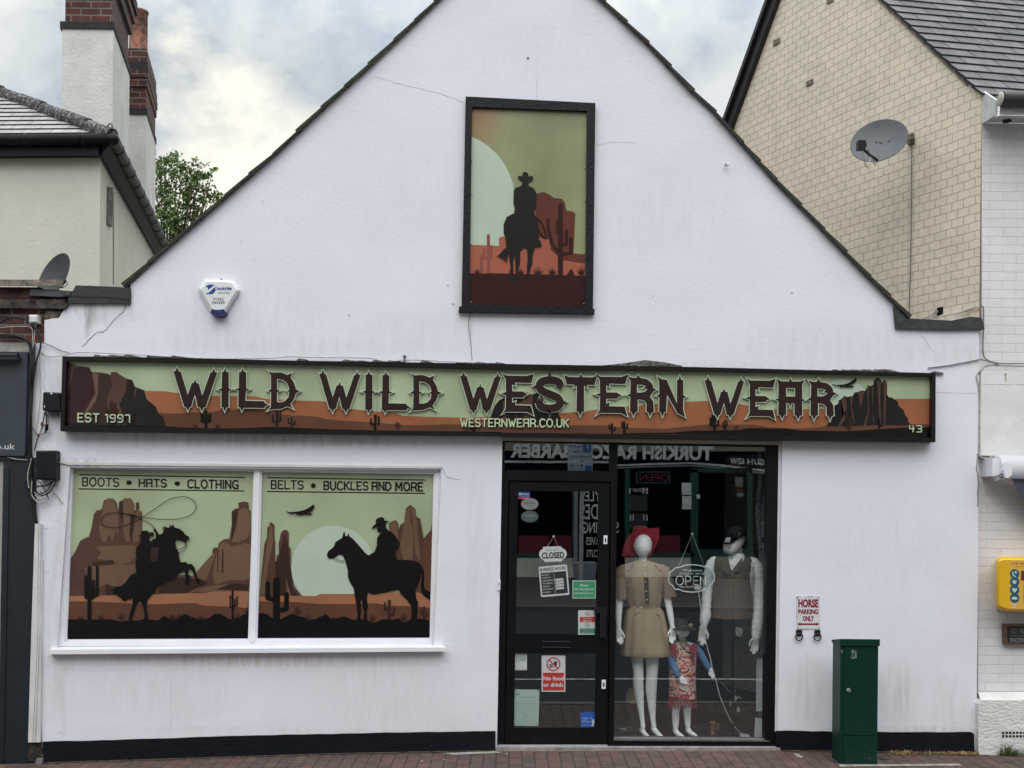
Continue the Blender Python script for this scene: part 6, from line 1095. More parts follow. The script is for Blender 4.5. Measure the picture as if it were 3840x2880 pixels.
paths = [([(0, 1228, -.02), (60, 1225, -.02), (108, 1226, -.025), (122, 1240, -.03), (122, 1290, -.03), (126, 1400, -.03)], .004), ([(136, 1212, -.03), (130, 1250, -.03), (126, 1300, -.03)], .004), ([(28, 1714, -.03), (60, 1722, -.04), (110, 1726, -.03)], .004), ([(108, 1830, -.05), (104, 1790, -.05), (108, 1760, -.05), (118, 1720, -.05)], .005), ([(120, 1800, -.05), (118, 1850, -.05), (128, 1870, -.05), (148, 1888, -.05), (166, 1882, -.05), (175, 1865, -.05)], .005), ([(130, 1855, -.05), (150, 1872, -.05), (172, 1864, -.05), (176, 1848, -.05)], .004), ([(128, 1845, -.05), (150, 1862, -.05), (170, 1854, -.05)], .004),
         ([(148, 1320, -.01), (150, 1500, -.01), (134, 1620, -.01), (138, 1660, -.015), (128, 1700, -.02)], .002), ([(192, 1836, -.04), (215, 1862, -.02), (236, 1888, -.012)], .004), ([(166, 1592, -.05), (156, 1612, -.045), (148, 1640, -.04)], .006)]
cab('cable_bundle', paths, m_cablew, 'thin off-white cables looped among the black bundle under the black junction box')
def bevbox(name, q, Y0, Y1, ma, label, cat, extra=None, r_=6, **k):
    m = M(); m.prism(cspl(inset(q, 0), 1) if False else q, Y0 + .012, Y1, 0); a = [P(x, y, Y0 + .012) for x, y in q]; b = [P(x, y, Y0) for x, y in inset(q, r_)]
    for i in range(len(q)): m.face([a[i], a[(i + 1) % len(q)], b[(i + 1) % len(q)], b[i]])
    m.poly([b]); 
    mats = [ma]
    if extra: mats += extra(m)
    return m.build(name, mats, label=label, category=cat, **k)
bevbox('junction_box', [(108, 1181), (142, 1180), (142, 1211), (110, 1212)], -.06, .02, m_upvc2, 'small off-white square box on the brick above the cables', 'junction box')
def ex1(m):
    A_ = P(193, 1476, -.082); m.ball(A_, .010, 1, 8, (1, .4, 1)); m.face([P(163, 1528, -.0815), P(172, 1528, -.0815), P(168, 1519, -.0815)], 1)
    m.prism([(170, 1516), (205, 1519), (224, 1490), (226, 1540), (166, 1538)], -.086, -.081, 0)
    for i in range(11): x = 172 + i * 5; m.tube(spl([P(x, 1540, -.05), P(x + rnd.uniform(-2, 2), 1552, -.055), P(x + rnd.uniform(-3, 3), 1562 + rnd.uniform(-4, 8), -.05)], 3), .002, 5, 0)
    m.tube([P(172, 1592, -.05), P(171, 1622, -.05)], .007, 6, 0); m.tube([P(180, 1590, -.05), P(178, 1614, -.05)], .006, 6, 0); m.tube([P(173, 1545, -.05), P(172, 1595, -.05)], .003, 5, 0); m.tube([P(181, 1545, -.05), P(180, 1592, -.05)], .003, 5, 0)
    m.tube([P(159, 1583, -.06), P(157, 1597, -.06)], .012, 8, 2); m.tube([P(144, 1628, -.05), P(140, 1634, -.05)], .011, 8, 2)
    A = Art(-.0822); return [m_upvc2, mat('yellow_tape', (.45, .26, .02), .6)]
bevbox('junction_box', [(166, 1470), (222, 1472), (228, 1476), (227, 1538), (222, 1542), (166, 1541), (160, 1536), (162, 1475)], -.08, -.001, m_box, 'smaller black telecom box with a round screw cap beside the long desert sign', 'junction box', ex1)
def ex2(m):
    m.tube([P(137, 1714, -.09), P(134, 1770, -.09)], .005, 6, 1); m.tube([P(206, 1745, -.10), P(204, 1760, -.10)], .005, 6, 1); return [m_cablew]
bevbox('junction_box', [(138, 1690), (204, 1689), (208, 1694), (209, 1798), (204, 1800), (136, 1799), (133, 1794), (135, 1694)], -.11, -.001, m_box, 'larger black box beside the upper corner of the printed picture window', 'junction box', ex2)
m = M()
for s in range(26):
    x = 158 + rnd.uniform(0, 80); y = rnd.uniform(1770, 2760); m.ribbon([(x, y), (x + rnd.uniform(5, 26), y + rnd.uniform(-3, 3))], 1.2, -.0015 - .0002 * (s % 4), 0)
m.build('peeling_paint', m_crack, shop)

# ================================================================== cream house behind, chimneys
LVP = (1085, 1880)
def along(A, vp, px):                              # distance along the receding direction until pixel column px
    r0 = ray(*vp); d0 = (A - CAM).y; pa = CX + (A.x - CAM.x) / d0 * F
    k = (pa - vp[0]) / (px - vp[0]); return d0 * (k - 1)
def rec(vp): r0 = ray(*vp); v = Vector((r0.x, 1, 0)); return v
hv = rec(LVP); HY_ = 2.2; C = P(377, 588, HY_); fx = Vector((-1, .055, 0)).normalized()
hs = thing('cream_house', P(200, 1070, HY_), 'cream rendered house with hipped slate roof and two tall chimneys', 'house')
zb = -.5
def wallq(m, A, B, z0, z1, mi=0): m.face([Vector((A.x, A.y, z0)), Vector((B.x, B.y, z0)), Vector((B.x, B.y, z1)), Vector((A.x, A.y, z1))], mi)
m = M(); Lf = C + fx * 7; Ls = C + hv * 12; wallq(m, C, Lf, zb, C.z + .12); m.build('front_wall', m_cream, hs)
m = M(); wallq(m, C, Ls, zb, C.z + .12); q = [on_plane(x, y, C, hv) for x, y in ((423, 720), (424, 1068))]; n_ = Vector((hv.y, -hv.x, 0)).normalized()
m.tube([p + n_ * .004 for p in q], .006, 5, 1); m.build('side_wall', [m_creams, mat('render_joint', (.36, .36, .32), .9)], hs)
m = M(); wallq(m, Lf, Lf + hv * 12, zb, C.z + .12); wallq(m, Ls, Lf + hv * 12, zb, C.z + .12); m.build('rear_wall', m_cream, hs)
m = M(); a = [on_plane(x, y, C, hv) for x, y in ((401, 700), (417, 703), (414, 850), (398, 838))]; m.hexa([p + n_ * .02 for p in a], a)
a = [on_plane(x, y, C, hv) for x, y in ((404, 750), (412, 752), (411, 812), (403, 808))]; m.hexa([p + n_ * .024 for p in a], [p + n_ * .021 for p in a], 1); m.build('air_vent', [mat('grey_patch', (.17, .165, .15), .9, .25, 20), m_box], hs)
# soffit, fascia, gutter
zg = P(435, 533, HY_ - .25).z
m = M(); Fc = C + Vector((.03, -.10, 0)); Fc.z = C.z + .03
Fl = Fc + fx * 7.2; Fs = Fc + hv * 12
def strip(m, A, B, off, z0, z1, mi=0, inn=.03):
    d = (B - A).normalized(); n = Vector((d.y, -d.x, 0)) * inn
    q = [Vector((p.x, p.y, z)) for p, z in ((A, z0), (B, z0), (B, z1), (A, z1))]; m.hexa(q, [p + n * off for p in q], mi)
strip(m, Fc, Fl, -1, C.z - .02, C.z + .14); strip(m, Fc, Fs, 1, C.z - .02, C.z + .14)
m.poly([[Vector((p.x, p.y, C.z - .01)) for p in (Fc, Fl, C + fx * 7.2, C)]]); m.poly([[Vector((p.x, p.y, C.z - .01)) for p in (Fc, Fs, C + hv * 9.6, C)]]); m.build('fascia', m_black2, hs)
m = M(); gc = P(424, 522, HY_ - .18); m.hexa([Vector((p.x, p.y, z)) for p, z in ((Fc, C.z - .015), (Fc + hv * 9.6, C.z - .015), (Fc + hv * 9.6, gc.z), (Fc, gc.z))], [Vector((p.x, p.y, z)) for p, z in ((Vector((gc.x, gc.y, 0)), gc.z - .02), (gc + hv * 9.6, gc.z - .02), (gc + hv * 9.6, gc.z), (gc, gc.z))])
g1 = gc + fx * 7.2; g2 = gc + hv * 12; m.tube([g1, gc - fx * .0], .058, 12); m.tube([gc, g2], .062, 12); m.ball(gc, .064, 0, 12)
for i in range(22): p = gc + hv * (.33 + i * .42); m.tube([p - hv * .012, p + hv * .012], .067, 12)
for i in range(4): p = gc + fx * (.30 + i * .6); m.tube([p - fx * .012, p + fx * .012], .063, 12)
m.build('gutter', mat('black_gutter', (.006, .006, .007), .5, .3, 6, spec=.25), hs)
# hipped roof: front slope of slate under a thick hip
hipd = P(0, 352, HY_ + 1.1) - P(408, 508, HY_ - .1)
H0 = P(405, 500, HY_ - .12); Hd = hipd
E0 = H0 + Vector((.02, 0, -.05)); E1 = E0 + fx * 7.4; top = H0 + Hd * 2.0
m = M(); n = 22; up = (top - E0)
for i in range(n):                                 # slate courses of the front slope
    t0, t1 = i / n, (i + 1.25) / n
    a0, a1 = E0 + up * t0, E0 + up * min(t1, 1); b0, b1 = E1 + (top - Vector((top.x - E1.x, 0, 0)) - E1) * t0 * 0 + (Vector((E1.x, top.y, top.z)) - E1) * t0, E1 + (Vector((E1.x, top.y, top.z)) - E1) * min(t1, 1)
    o = Vector((0, -.012, .014)); u = lambda p: (p.x, p.z)
    m.face([a0 + o, b0 + o, b1, a1], 0, [(a0.x, i * .12), (b0.x, i * .12), (b1.x, i * .12 + .119), (a1.x, i * .12 + .119)]); m.face([a0 + o, b0 + o, b0, a0], 1)
m.face([E0 + hv * 9.6, E0, top, top + hv * 7.2], 2)
sl_l = brickmat('pale_slate', (.40, .38, .40), (.33, .32, .34), (.05, .05, .06), .30, .12, .004, .3, .8, noisec=[(.3, .7), (.7, 1.25)]); m.build('roof', [sl_l, m_slate, m_slate], hs)
m = M(); hl = Hd.length; hd = Hd.normalized(); k = int(2 * hl / .45)
for i in range(k):
    a = H0 + hd * (i * .45 - .08); b = a + hd * .47; dz = Vector((0, 0, .012 * (i % 2)))
    m.tube([a + dz, b + dz], [.068, .065], 10, 0)
m.build('hip_tiles', mat('lichened_hip_tile', (.32, .31, .32), .95, .3, 26, .8, 60, col2=(.035, .034, .036), contrast=(.50, .66)), hs)
m = M(); m.tube(spl([P(x, y, HY_ - .15) for x, y in ((393, 515), (400, 490), (404, 472), (411, 464), (419, 466), (421, 478))], 4), .009, 6); m.build('hip_iron', mat('green_iron', (.10, .15, .14), .6), hs)
# chimneys
ck = brickmat('chimney_brick', (.105, .028, .020), (.050, .022, .019), (.15, .13, .115), .225, .078, .011, 1., .9, noisec=[(.3, .5), (.7, 1.3)]); cb_ = mat('black_brick', (.028, .026, .030), .9, .4, 14, .7, 40); cwh = mat('chimney_render', (.68, .68, .65), .9, .08, 3, .6, 30, col2=(.52, .52, .50)); cpot = mat('flaking_terracotta', (.27, .115, .07), .9, .35, 9, .9, 30, col2=(.075, .05, .042), contrast=(.42, .6))
def stack(x0, x1, ptop, pbot, Y, vp, sidepx, mi_list):
    """returns a function adding a block of the stack between pixel rows"""
    A, B = P(x0, ptop, Y), P(x1, ptop, Y); d = rec(vp).normalized(); t = along(B, vp, sidepx) * rec(vp).length
    def block(m, y0, y1, grow, mi, uv=False, g2=None):
        z0, z1 = P(x1, y1, Y).z, P(x1, y0, Y).z; fxv = Vector((1, 0, 0)); e = grow
        c = [Vector((A.x - e, A.y - e, 0)), Vector((B.x + e, B.y - e, 0)), Vector((B.x + e, B.y - e, 0)) + d * (t + 2 * e), Vector((A.x - e, A.y - e, 0)) + d * (t + 2 * e)]
        for i in range(4):
            a, b = c[i], c[(i + 1) % 4]; l = (b - a).length; s0 = 3 * i + .04
            m.face([Vector((a.x, a.y, z0)), Vector((b.x, b.y, z0)), Vector((b.x, b.y, z1)), Vector((a.x, a.y, z1))], mi, [(s0, z0), (s0 + l, z0), (s0 + l, z1), (s0, z1)])
        m.face([Vector((p.x, p.y, z1)) for p in c], mi, [(0, 0)] * 4); m.face([Vector((p.x, p.y, z0)) for p in c][::-1], mi, [(0, 0)] * 4)
        return c, z1
    return block
CVP = (1050, 1880)
m = M(); bl = stack(233, 425, 110, 620, 3.4, CVP, 470, None)
bl(m, 109, 900, 0, 0); bl(m, 84, 110, .018, 1); bl(m, -60, 85, -.024, 2); bl(m, -110, -60, .03, 2); bl(m, -150, -110, .07, 2); c4, zt_ = bl(m, -200, -150, .10, 1)
m.build('chimney', [cwh, cb_, ck], hs, label='nearer and wider rendered chimney with clean red brick top')
m = M(); Y2 = 5.6; bl = stack(470, 549, 430, 900, Y2, (1010, 1880), 571, None)
bl(m, 430, 850, 0, 0); bl(m, 408, 431, .012, 1); bl(m, 322, 409, -.012, 2); bl(m, 290, 323, .010, 2); bl(m, 262, 291, .022, 2); bl(m, 232, 263, .014, 1); bl(m, 182, 233, -.002, 2)
c5, z5 = bl(m, 178, 183, -.03, 1)
ch2 = m.build('chimney', [cwh, cb_, ck], hs, label='farther rendered chimney with stepped brick top and clay pot')
m = M(); cc_ = P(495, 178, Y2) + Vector((0, .25, 0)); s_ = S(Y2 + .25)
m.tube([Vector((cc_.x, cc_.y, z)) for z in (P(495, 182, Y2).z, P(495, 100, Y2).z, P(495, 24, Y2).z, P(495, 20, Y2).z, P(495, 12, Y2).z)], [r_ / s_ for r_ in (33, 33, 33, 36, 36)], 22, 0); m.build('pot', cpot, ch2)
m = M(); m.tube([Vector((cc_.x, cc_.y, P(495, 186, Y2).z)), Vector((cc_.x, cc_.y, P(495, 168, Y2).z))], [40 / s_, 31 / s_], 16); m.build('flaunching', mat('flaunching', (.22, .21, .19), .95, .4, 20, .9, 50), ch2)
# dark satellite dish behind the parapet
def dish(c, axis, w, h, r_depth, ma, mb, label, rim=.01, tilt_=0):
    t = thing('satellite_dish', c, label, 'satellite dish'); ax = axis.normalized(); up = Vector((0, 0, 1)); sx = ax.cross(up).normalized(); sy = sx.cross(ax)
    m = M(); rg = []
    for k in range(8):
        f = k / 7; r_ = []
        for i in range(40):
            a = 2 * math.pi * i / 40; r_.append(c + sx * (w * max(f, .01) * math.cos(a)) + sy * (h * max(f, .01) * math.sin(a)) + ax * (r_depth * f * f - r_depth))
        rg.append(r_)
    o = [p - ax * .008 for p in rg[-1]]; e = [c + (p - c) * 1.025 - ax * .002 for p in rg[-1]]
    m.rings(rg, 0, False); m.rings([rg[-1], e, o], 0, False); m.rings([[p - ax * .006 for p in r_] for r_ in rg], 1, False); m.build('dish', [ma, mb], t); return t, sx, sy, ax
dd = mat('dark_dish_grey', (.010, .014, .020), .5, .1, 4); dg_ = mat('dish_grey', (.095, .108, .125), .55, .2, 3, col2=(.060, .070, .085))
pc = P(200, 1034, .95); t, sx, sy, ax = dish(pc, Vector((-.50, -.80, .36)), .20, .235, .045, dd, dd, 'dark grey satellite dish turned away behind the brick parapet')
m = M(); b0 = pc - ax * .06; m.tube([b0, b0 - ax * .06], .03, 8); m.tube([b0 - ax * .04, Vector((b0.x + .03, b0.y, P(240, 1075, .95).z))], .014, 8); m.tube(spl([P(x, y, .9) for x, y in ((240, 1040), (250, 1058), (252, 1068), (240, 1076))], 4), .004, 5); m.build('bracket', m_cable, t)

# ================================================================== tree beyond
tr = thing('tree', Vector((P(640, 900, 17).x, 17, -.3)), 'leafy green tree rising between the chimneys and the white gable', 'tree'); TYY = 17.; ts = S(TYY)
bark = mat('bark', (.10, .075, .05), .95, .3, 12, .8, 30); leaf = mat('leaf_green', (.10, .175, .045), .55, .35, 1.3, col2=(.045, .09, .022)); leaf2 = mat('leaf_light', (.17, .24, .065), .55, .3, 2.)
base = Vector((P(640, 900, 17).x, 17, -.3)); m = M(); frk = Vector((base.x, 17, P(640, 1080, 17).z)); m.tube(spl([base, base + Vector((.1, 0, (frk.z - base.z) * .5)), frk], 6), [.26 - .1 * i / 12 for i in range(13)], 12)
cl = [(600, 620, 50), (645, 610, 46), (690, 622, 30), (735, 630, 34), (760, 650, 22), (660, 665, 62), (600, 690, 60), (718, 690, 46), (786, 650, 16), (800, 630, 12), (770, 700, 34), (740, 680, 34), (690, 735, 60), (620, 770, 70), (720, 770, 44), (760, 745, 26), (790, 735, 20), (815, 722, 13), (640, 840, 66), (700, 820, 46), (740, 800, 34), (640, 910, 60), (590, 850, 60), (680, 890, 44), (560, 600, 40), (540, 720, 60), (810, 745, 14), (540, 860, 70), (500, 800, 60), (600, 960, 70), (520, 950, 70)]
for x, y, r_ in cl:
    c = P(x, y, TYY + rnd.uniform(-.25, .25)); md = frk.lerp(c, .55) + Vector((rnd.uniform(-.1, .1), 0, -.12)); m.tube(spl([frk, md, c], 5), [.035 - .03 * i / 10 for i in range(11)], 6)
m.build('trunk', bark, tr)
m = M()
for x, y, r_ in cl:
    sub = [(rnd.gauss(0, .55), rnd.gauss(0, .55), rnd.gauss(0, .5)) for _ in range(max(4, int(r_ / 4.5)))]
    for k in range(int(r_ * r_ / 13) + 12):
        s0 = rnd.choice(sub); a = x + (s0[0] * .75 + rnd.gauss(0, .22)) * r_; b = y + (s0[1] * .8 + rnd.gauss(0, .20)) * r_ + 3
        c = P(a, b, TYY + (s0[2] + rnd.gauss(0, .3)) * r_ / ts); l = rnd.uniform(.05, .09); u = Vector((rnd.uniform(-1, 1), rnd.uniform(-1, 1), rnd.uniform(-1, .5))).normalized(); w = u.cross(Vector((rnd.uniform(-1, 1), rnd.uniform(-1, 1), rnd.uniform(-1, 1)))).normalized() * l * .48
        m.face([c, c + u * l * .5 + w, c + u * l * 1.1, c + u * l * .5 - w], rnd.random() < .25)
m.build('crown', [leaf, leaf2], tr)

# ================================================================== right-hand house
RVP = (-60, 1880); rh = thing('brick_house', P(3760, 2830), 'painted brick house with cream side gable, grey slate roof and white front', 'house')
RY = .06; RC = P(3681, 344, RY); rv = rec(RVP); rn = Vector((-rv.y, rv.x, 0)).normalized()
def on(px, py): return on_plane(px, py, RC, rv)
rl = rv.length
def suv(p): return ((Vector((p.x - RC.x, p.y - RC.y, 0)).length), p.z)
cbk = brickmat('painted_cream_brick', (.80, .695, .575), (.76, .66, .545), (.56, .48, .39), .126, .0745, .0044, 1., .85, noisec=[(.3, .88), (.7, 1.09)], wob=.007)
m = M(); pk = on(2560, -560); 
s1, s2, s3 = on(3617, 289), on(3313, 0), on(2906, 0); r4 = on(2731, 479)
u1 = suv(s1)[0]; apx = []
sl1 = (s2.z - s1.z) / (suv(s2)[0] - u1); sl2 = (s3.z - r4.z) / (suv(r4)[0] - suv(s3)[0]); ap_u = (s3.z + sl2 * suv(s3)[0] - s2.z + sl1 * suv(s2)[0]) / (sl1 + sl2); ap = Vector((RC.x, RC.y, 0)) + rv / rl * ap_u; ap.z = s2.z + sl1 * (ap_u - suv(s2)[0])
base_far = Vector((r4.x, r4.y, -.5)); base_near = Vector((RC.x, RC.y, -.5))
outline = [base_near, Vector((RC.x, RC.y, RC.z)), s1, s2, ap, s3, r4, base_far]
m.poly([outline], 0, suv); m.build('gable_wall', cbk, rh)
m = M(); th = .045
bb = [(2906, 0), (2731, 479)]
A1, A2 = ap + Vector((0, 0, .02)), r4 + (r4 - s3).normalized() * .12
for off, dz, w_, mi in ((.06, 0, .13, 0), (.10, .05, .05, 0)):
    a, b = A1 + rn * off, A2 + rn * off; q = [a + Vector((0, 0, dz)), b + Vector((0, 0, dz)), b + Vector((0, 0, dz - w_ * 1.5)), a + Vector((0, 0, dz - w_ * 1.5))]; m.hexa(q, [p - rn * (off + .0) for p in q], mi)
m.build('bargeboard', mat('black_bargeboard', (.012, .012, .014), .5), rh)
# roof slope facing the street, laid in courses
fd = ray(26000, 1880); fd = Vector((1, .012, 0)).normalized(); fd = Vector((ray(26000, 1880).x, 1, 0)).normalized()
rdir = (s2 - s1).normalized(); e0 = on(3693, 352) + rn * .02 - rv / rl * .02; nco = 26; up_len = (ap - s1).length + .35
m = M(); nrm = fd.cross(rdir).normalized(); nrm = nrm if nrm.z > 0 else -nrm; st0 = s1 - rdir * .32
for i in range(nco):
    t0, t1 = up_len * i / nco, up_len * (i + 1.2) / nco; 
    a0 = st0 + rdir * t0 + rn * .03 + nrm * (.022); a1 = st0 + rdir * t1 + rn * .03 + nrm * .006; b0, b1 = a0 + fd * 7, a1 + fd * 7
    n2 = 26
    for k in range(n2):                            # ragged lower edges
        f0, f1 = k / n2, (k + 1) / n2; j = rnd.uniform(-.002, .003)
        c0, c1, c2, c3 = a0.lerp(b0, f0) - rdir * j, a0.lerp(b0, f1) - rdir * j, a1.lerp(b1, f1), a1.lerp(b1, f0)
        U = [(7 * f0, i * .2), (7 * f1, i * .2), (7 * f1, i * .2 + .195), (7 * f0, i * .2 + .195)]; m.face([c0, c1, c2, c3], 0, U); m.face([c0, c1, c1 - nrm * .016, c0 - nrm * .016], 1)
    m.face([a0, a1, a1 - nrm * .02, a0 - nrm * .02], 1)
slr = brickmat('grey_slate', (.16, .15, .165), (.10, .105, .12), (.03, .03, .034), .33, .2, .009, .5, .75, noisec=[(.28, .6), (.72, 1.35)], wob=.002)
rear0 = ap + rn * .03; m.hexa([rear0, rear0 + fd * 7, r4 + rn * .03 + fd * 7, r4 + rn * .03], [p - Vector((0, 0, .06)) for p in (rear0, rear0 + fd * 7, r4 + rn * .03 + fd * 7, r4 + rn * .03)], 1)
m.build('roof', [slr, m_slate], rh)
m = M(); m.hexa([p + rn * .012 for p in (s1 - rdir * .06, ap, ap - Vector((0, 0, .05)), s1 - rdir * .06 - Vector((0, 0, .05)))], [p for p in (s1 - rdir * .06, ap, ap - Vector((0, 0, .05)), s1 - rdir * .06 - Vector((0, 0, .05)))]); m.build('verge', mat('verge_mortar_buff', (.30, .25, .19), .95, .25, 14, .8, 50), rh)
wbk = brickmat('painted_white_brick', (.72, .70, .73), (.70, .68, .71), (.63, .62, .65), .225, .0748, .005, .6, .85, uv=False, noisec=[(.3, .93), (.7, 1.05)], wob=.006, mbump=.5); uvbox_mat_swap(wbk)
m = M(); m.prism([(3681, 344), (4700, 360), (4700, 2592), (3668, 2592), (3668, 1236), (3682, 1191)], RY, RY + .3); m.build('front_wall', wbk, rh)
m = M(); m.prism([(3669, 2800), (3669, 2640), (3677, 2626), (4700, 2626), (4700, 2900), (3675, 2900)], -.06, .3); a = [P(3667, 2594, RY), P(4700, 2594, RY), P(4700, 2626, -.06), P(3677, 2626, -.06)]; m.face(a); m.build('base_wall', mat('rough_white_base', (.70, .69, .69), .9, .07, 5, 1., 28, stretch=(1, 1, 2)), rh)
m = M()
for j in range(2):
    for i in range(12): x = 3758 + i * 13.2; y = 2744 + j * 13; m.prism([(x, y), (x + 8.5, y), (x + 8, y + 8), (x + .5, y + 8)], -.064, -.061)
m.build('air_brick', m_box, rh)
m = M(); a = [P(3682, 340, RY), P(3750, 374, -.2), P(3750, 433, -.2), P(3682, 464, RY)]; xo = Vector((a[0].x + .002, 0, 0)); a = [Vector((xo.x, p.y, p.z)) for p in a]; m.hexa(a, [p + Vector((.02, 0, 0)) for p in a]); m.build('box_end', mat('white_box_end', (.62, .66, .66), .6, .15, 9, .3, 40), rh)
m = M(); m.hexa([P(3750, 392, -.20), P(4700, 402, -.20), P(4700, 446, -.20), P(3748, 432, -.20)], [P(3750, 392, -.17), P(4700, 402, -.17), P(4700, 446, -.17), P(3748, 432, -.17)]); m.build('fascia', m_upvc, rh)
m = M(); m.face([P(3748, 433, -.19), P(4700, 447, -.19), P(4700, 470, RY - .002), P(3684, 460, RY - .002)]); m.tube([P(3776, 452, -.05) + Vector((0, 0, -.002)), P(3776, 452, -.05) + Vector((0, 0, -.012))], .035, 16, 1); m.build('soffit', [m_upvc2, m_box], rh)
m = M(); g0, g1_ = P(3757, 372, -.26), P(4700, 384, -.26); m.tube([g0, g1_], .062, 14); m.hexa([P(3783, 385, -.24), P(3800, 385, -.24), P(3793, 402, -.24), P(3783, 404, -.24)], [P(3783, 385, -.2), P(3800, 385, -.2), P(3793, 402, -.2), P(3783, 404, -.2)]); m.build('gutter', mat('black_gutter_right', (.012, .012, .014), .35, coat=.2), rh)
m = M(); m.ball(P(3752, 372, -.26), .058, 0, 14, (.3, 1, 1)); m.build('gutter_stop', mat('pale_gutter_end', (.50, .50, .44), .6), rh)
# small marks on the gable wall, grilles, cable hole
for x, y, lb in ((2914, 158, 'higher'), (3038, 311, 'lower'), (3115, 2, 'top')):
    m = M(); a = [on(x - 12, y + 14), on(x + 12, y + 2), on(x + 12, y - 16), on(x - 12, y - 4)]; m.hexa([p + rn * .012 for p in a], a); b_ = m.build('wall_grille', mat('grille_buff', (.25, .21, .16), .9, .4, 60), rh)
m = M(); a = [on(3514, 1185), on(3537, 1176), on(3537, 1150), on(3516, 1154)]; m.hexa([p + rn * .006 for p in a], a); m.build('cable_hole', m_box, rh)
def wcab(paths, ma, label):
    m = M()
    for pts, r_ in paths: m.tube(spl(pts, 6), r_, 6)
    return m.build('cable', ma, label=label, category='cable')
wcab([([on(x, y) + rn * .012 for x, y in ((3423, 540), (3422, 700), (3420, 880), (3418, 1000), (3415, 1100), (3414, 1194))], .0055)], m_cableg, 'grey cable dropping straight from the pale satellite dish down the cream bricks')
wcab([([on(x, y) + rn * .03 for x, y in ((3524, 1165), (3500, 1185), (3470, 1198))], .006), ([on(x, y) + rn * .03 for x, y in ((3526, 1168), (3508, 1190), (3486, 1200))], .006), ([on(x, y) + rn * .02 for x, y in ((3510, 1192), (3600, 1175), (3660, 1156), (3679, 1152))] , .006)], m_cablew, 'short pale cables coming out of the hole at the foot of the cream brick wall')
wcab([([P(x, y, .03) for x, y in ((3680, 1151), (3688, 1156), (3688, 1230), (3686, 1310), (3692, 1340), (3715, 1355), (3760, 1363), (3850, 1363))], .006), ([P(x, y, -.01) for x, y in ((3480, 1380), (3560, 1370), (3640, 1355), (3680, 1348), (3710, 1358), (3745, 1365))], .005)], m_cableg, 'thin grey cable looping from the sign end across the white walls')
wcab([([P(x, y, .0) for x, y in ((3850, 1373), (3780, 1371), (3730, 1369), (3700, 1372), (3680, 1386), (3664, 1405), (3662, 1420), (3670, 1460), (3672, 1520), (3671, 1650), (3670, 1695), (3680, 1715), (3710, 1720), (3730, 1712), (3850, 1714))], .007), ([P(x, y, .0) for x, y in ((3672, 1400), (3675, 1470), (3674, 1600), (3674, 1700))], .006)], m_cablew, 'pale clipped cables running down beside the blank white board')
m = M(); m.prism([(3678, 1389), (4300, 1396), (4300, 1718), (3676, 1708)], .0, RY - .001); m.ribbon([(3678, 1441), (4300, 1446)], 2., -.001, 1); m.ball(P(3771, 1403, -.002), .007, 2, 8)
m.prism([(3769, 1408), (3774, 1408), (3774, 1432), (3770, 1434)], -.001, .0, 3)
m.build('blank_board', [mat('board_white', (.72, .72, .73), .7, .05, 6, .2, 30), m_crack, m_cableg, mat('rust_run', (.46, .36, .22), .9)], label='blank white painted board above the awning of the brick house', category='board')
# awning cassette
aw = thing('awning', P(3790, 1800), 'closed white awning cassette with a blue-grey fabric edge below the blank board', 'awning')
m = M(); rg = []
for x in (3738, 4400):
    c = P(x, 1756, -.10); rg.append([c + Vector((0, .10 * math.cos(a) , .105 * math.sin(a))) for a in [2 * math.pi * i / 20 for i in range(20)]])
m.rings(rg, 0, True); m.build('cassette', m_upvc, aw)
m = M(); m.prism([(3722, 1718), (3745, 1722), (3760, 1745), (3762, 1765), (3750, 1780), (3722, 1786)], -.16, RY); m.prism([(3772, 1732), (3788, 1736), (3796, 1758), (3794, 1782), (3780, 1793), (3770, 1790), (3764, 1760)], -.24, -.2); m.build('end_cap', m_upvc, aw)
m = M(); m.tube([P(3756 + 8 * math.cos(a), 1784 + 6 * math.sin(a), -.2) for a in [.5 * i for i in range(14)]], .004, 6); m.build('crank_eye', m_cable, aw)
m = M(); m.hexa([P(3794, 1794, -.22), P(4400, 1800, -.22), P(4400, 1802, -.22), P(3794, 1796, -.22)], [P(3794, 1794, -.12), P(4400, 1800, -.12), P(4400, 1802, -.12), P(3794, 1796, -.12)], 0); m.face([P(3795, 1796, -.2), P(4400, 1802, -.2), P(4400, 1990, -.1), P(3880, 1950, -.1), P(3840, 1880, -.12), P(3815, 1845, -.16)], 0); m.build('fabric', mat('blue_grey_fabric', (.12, .15, .20), .85, .25, 7), aw)
# yellow defibrillator cabinet
df = thing('defibrillator_cabinet', P(3800, 2297), 'yellow life saving defibrillator cabinet with a column of round blue icons', 'defibrillator cabinet')
ye = mat('yellow_enamel', (.72, .42, .012), .35, .06, 3, coat=.4); ye2 = mat('yellow_panel', (.68, .40, .06), .45, .05, 3); bc = mat('icon_blue', (.008, .085, .13), .5, .05)
m = M(); f0 = [(3735, 2112), (3738, 2096), (3752, 2088), (4000, 2090), (4010, 2296), (3775, 2294), (3745, 2284), (3735, 2270)]
a = [P(x, y, RY) for x, y in f0]; f1 = [(3745, 2118), (3748, 2106), (3760, 2100), (3990, 2102), (3990, 2286), (3785, 2284), (3755, 2275), (3747, 2265)]; mid = [P(x, y, -.14) for x, y in f0]; ff = [P(x, y, -.17) for x, y in f1]
m.rings([a, mid, ff], 0, True, True); m.build('case', ye, df)
A = Art(-.1705); A.a([(3785, 2105), (3788, 2101), (3988, 2102), (3988, 2285), (3790, 2284), (3784, 2278)], ye2)
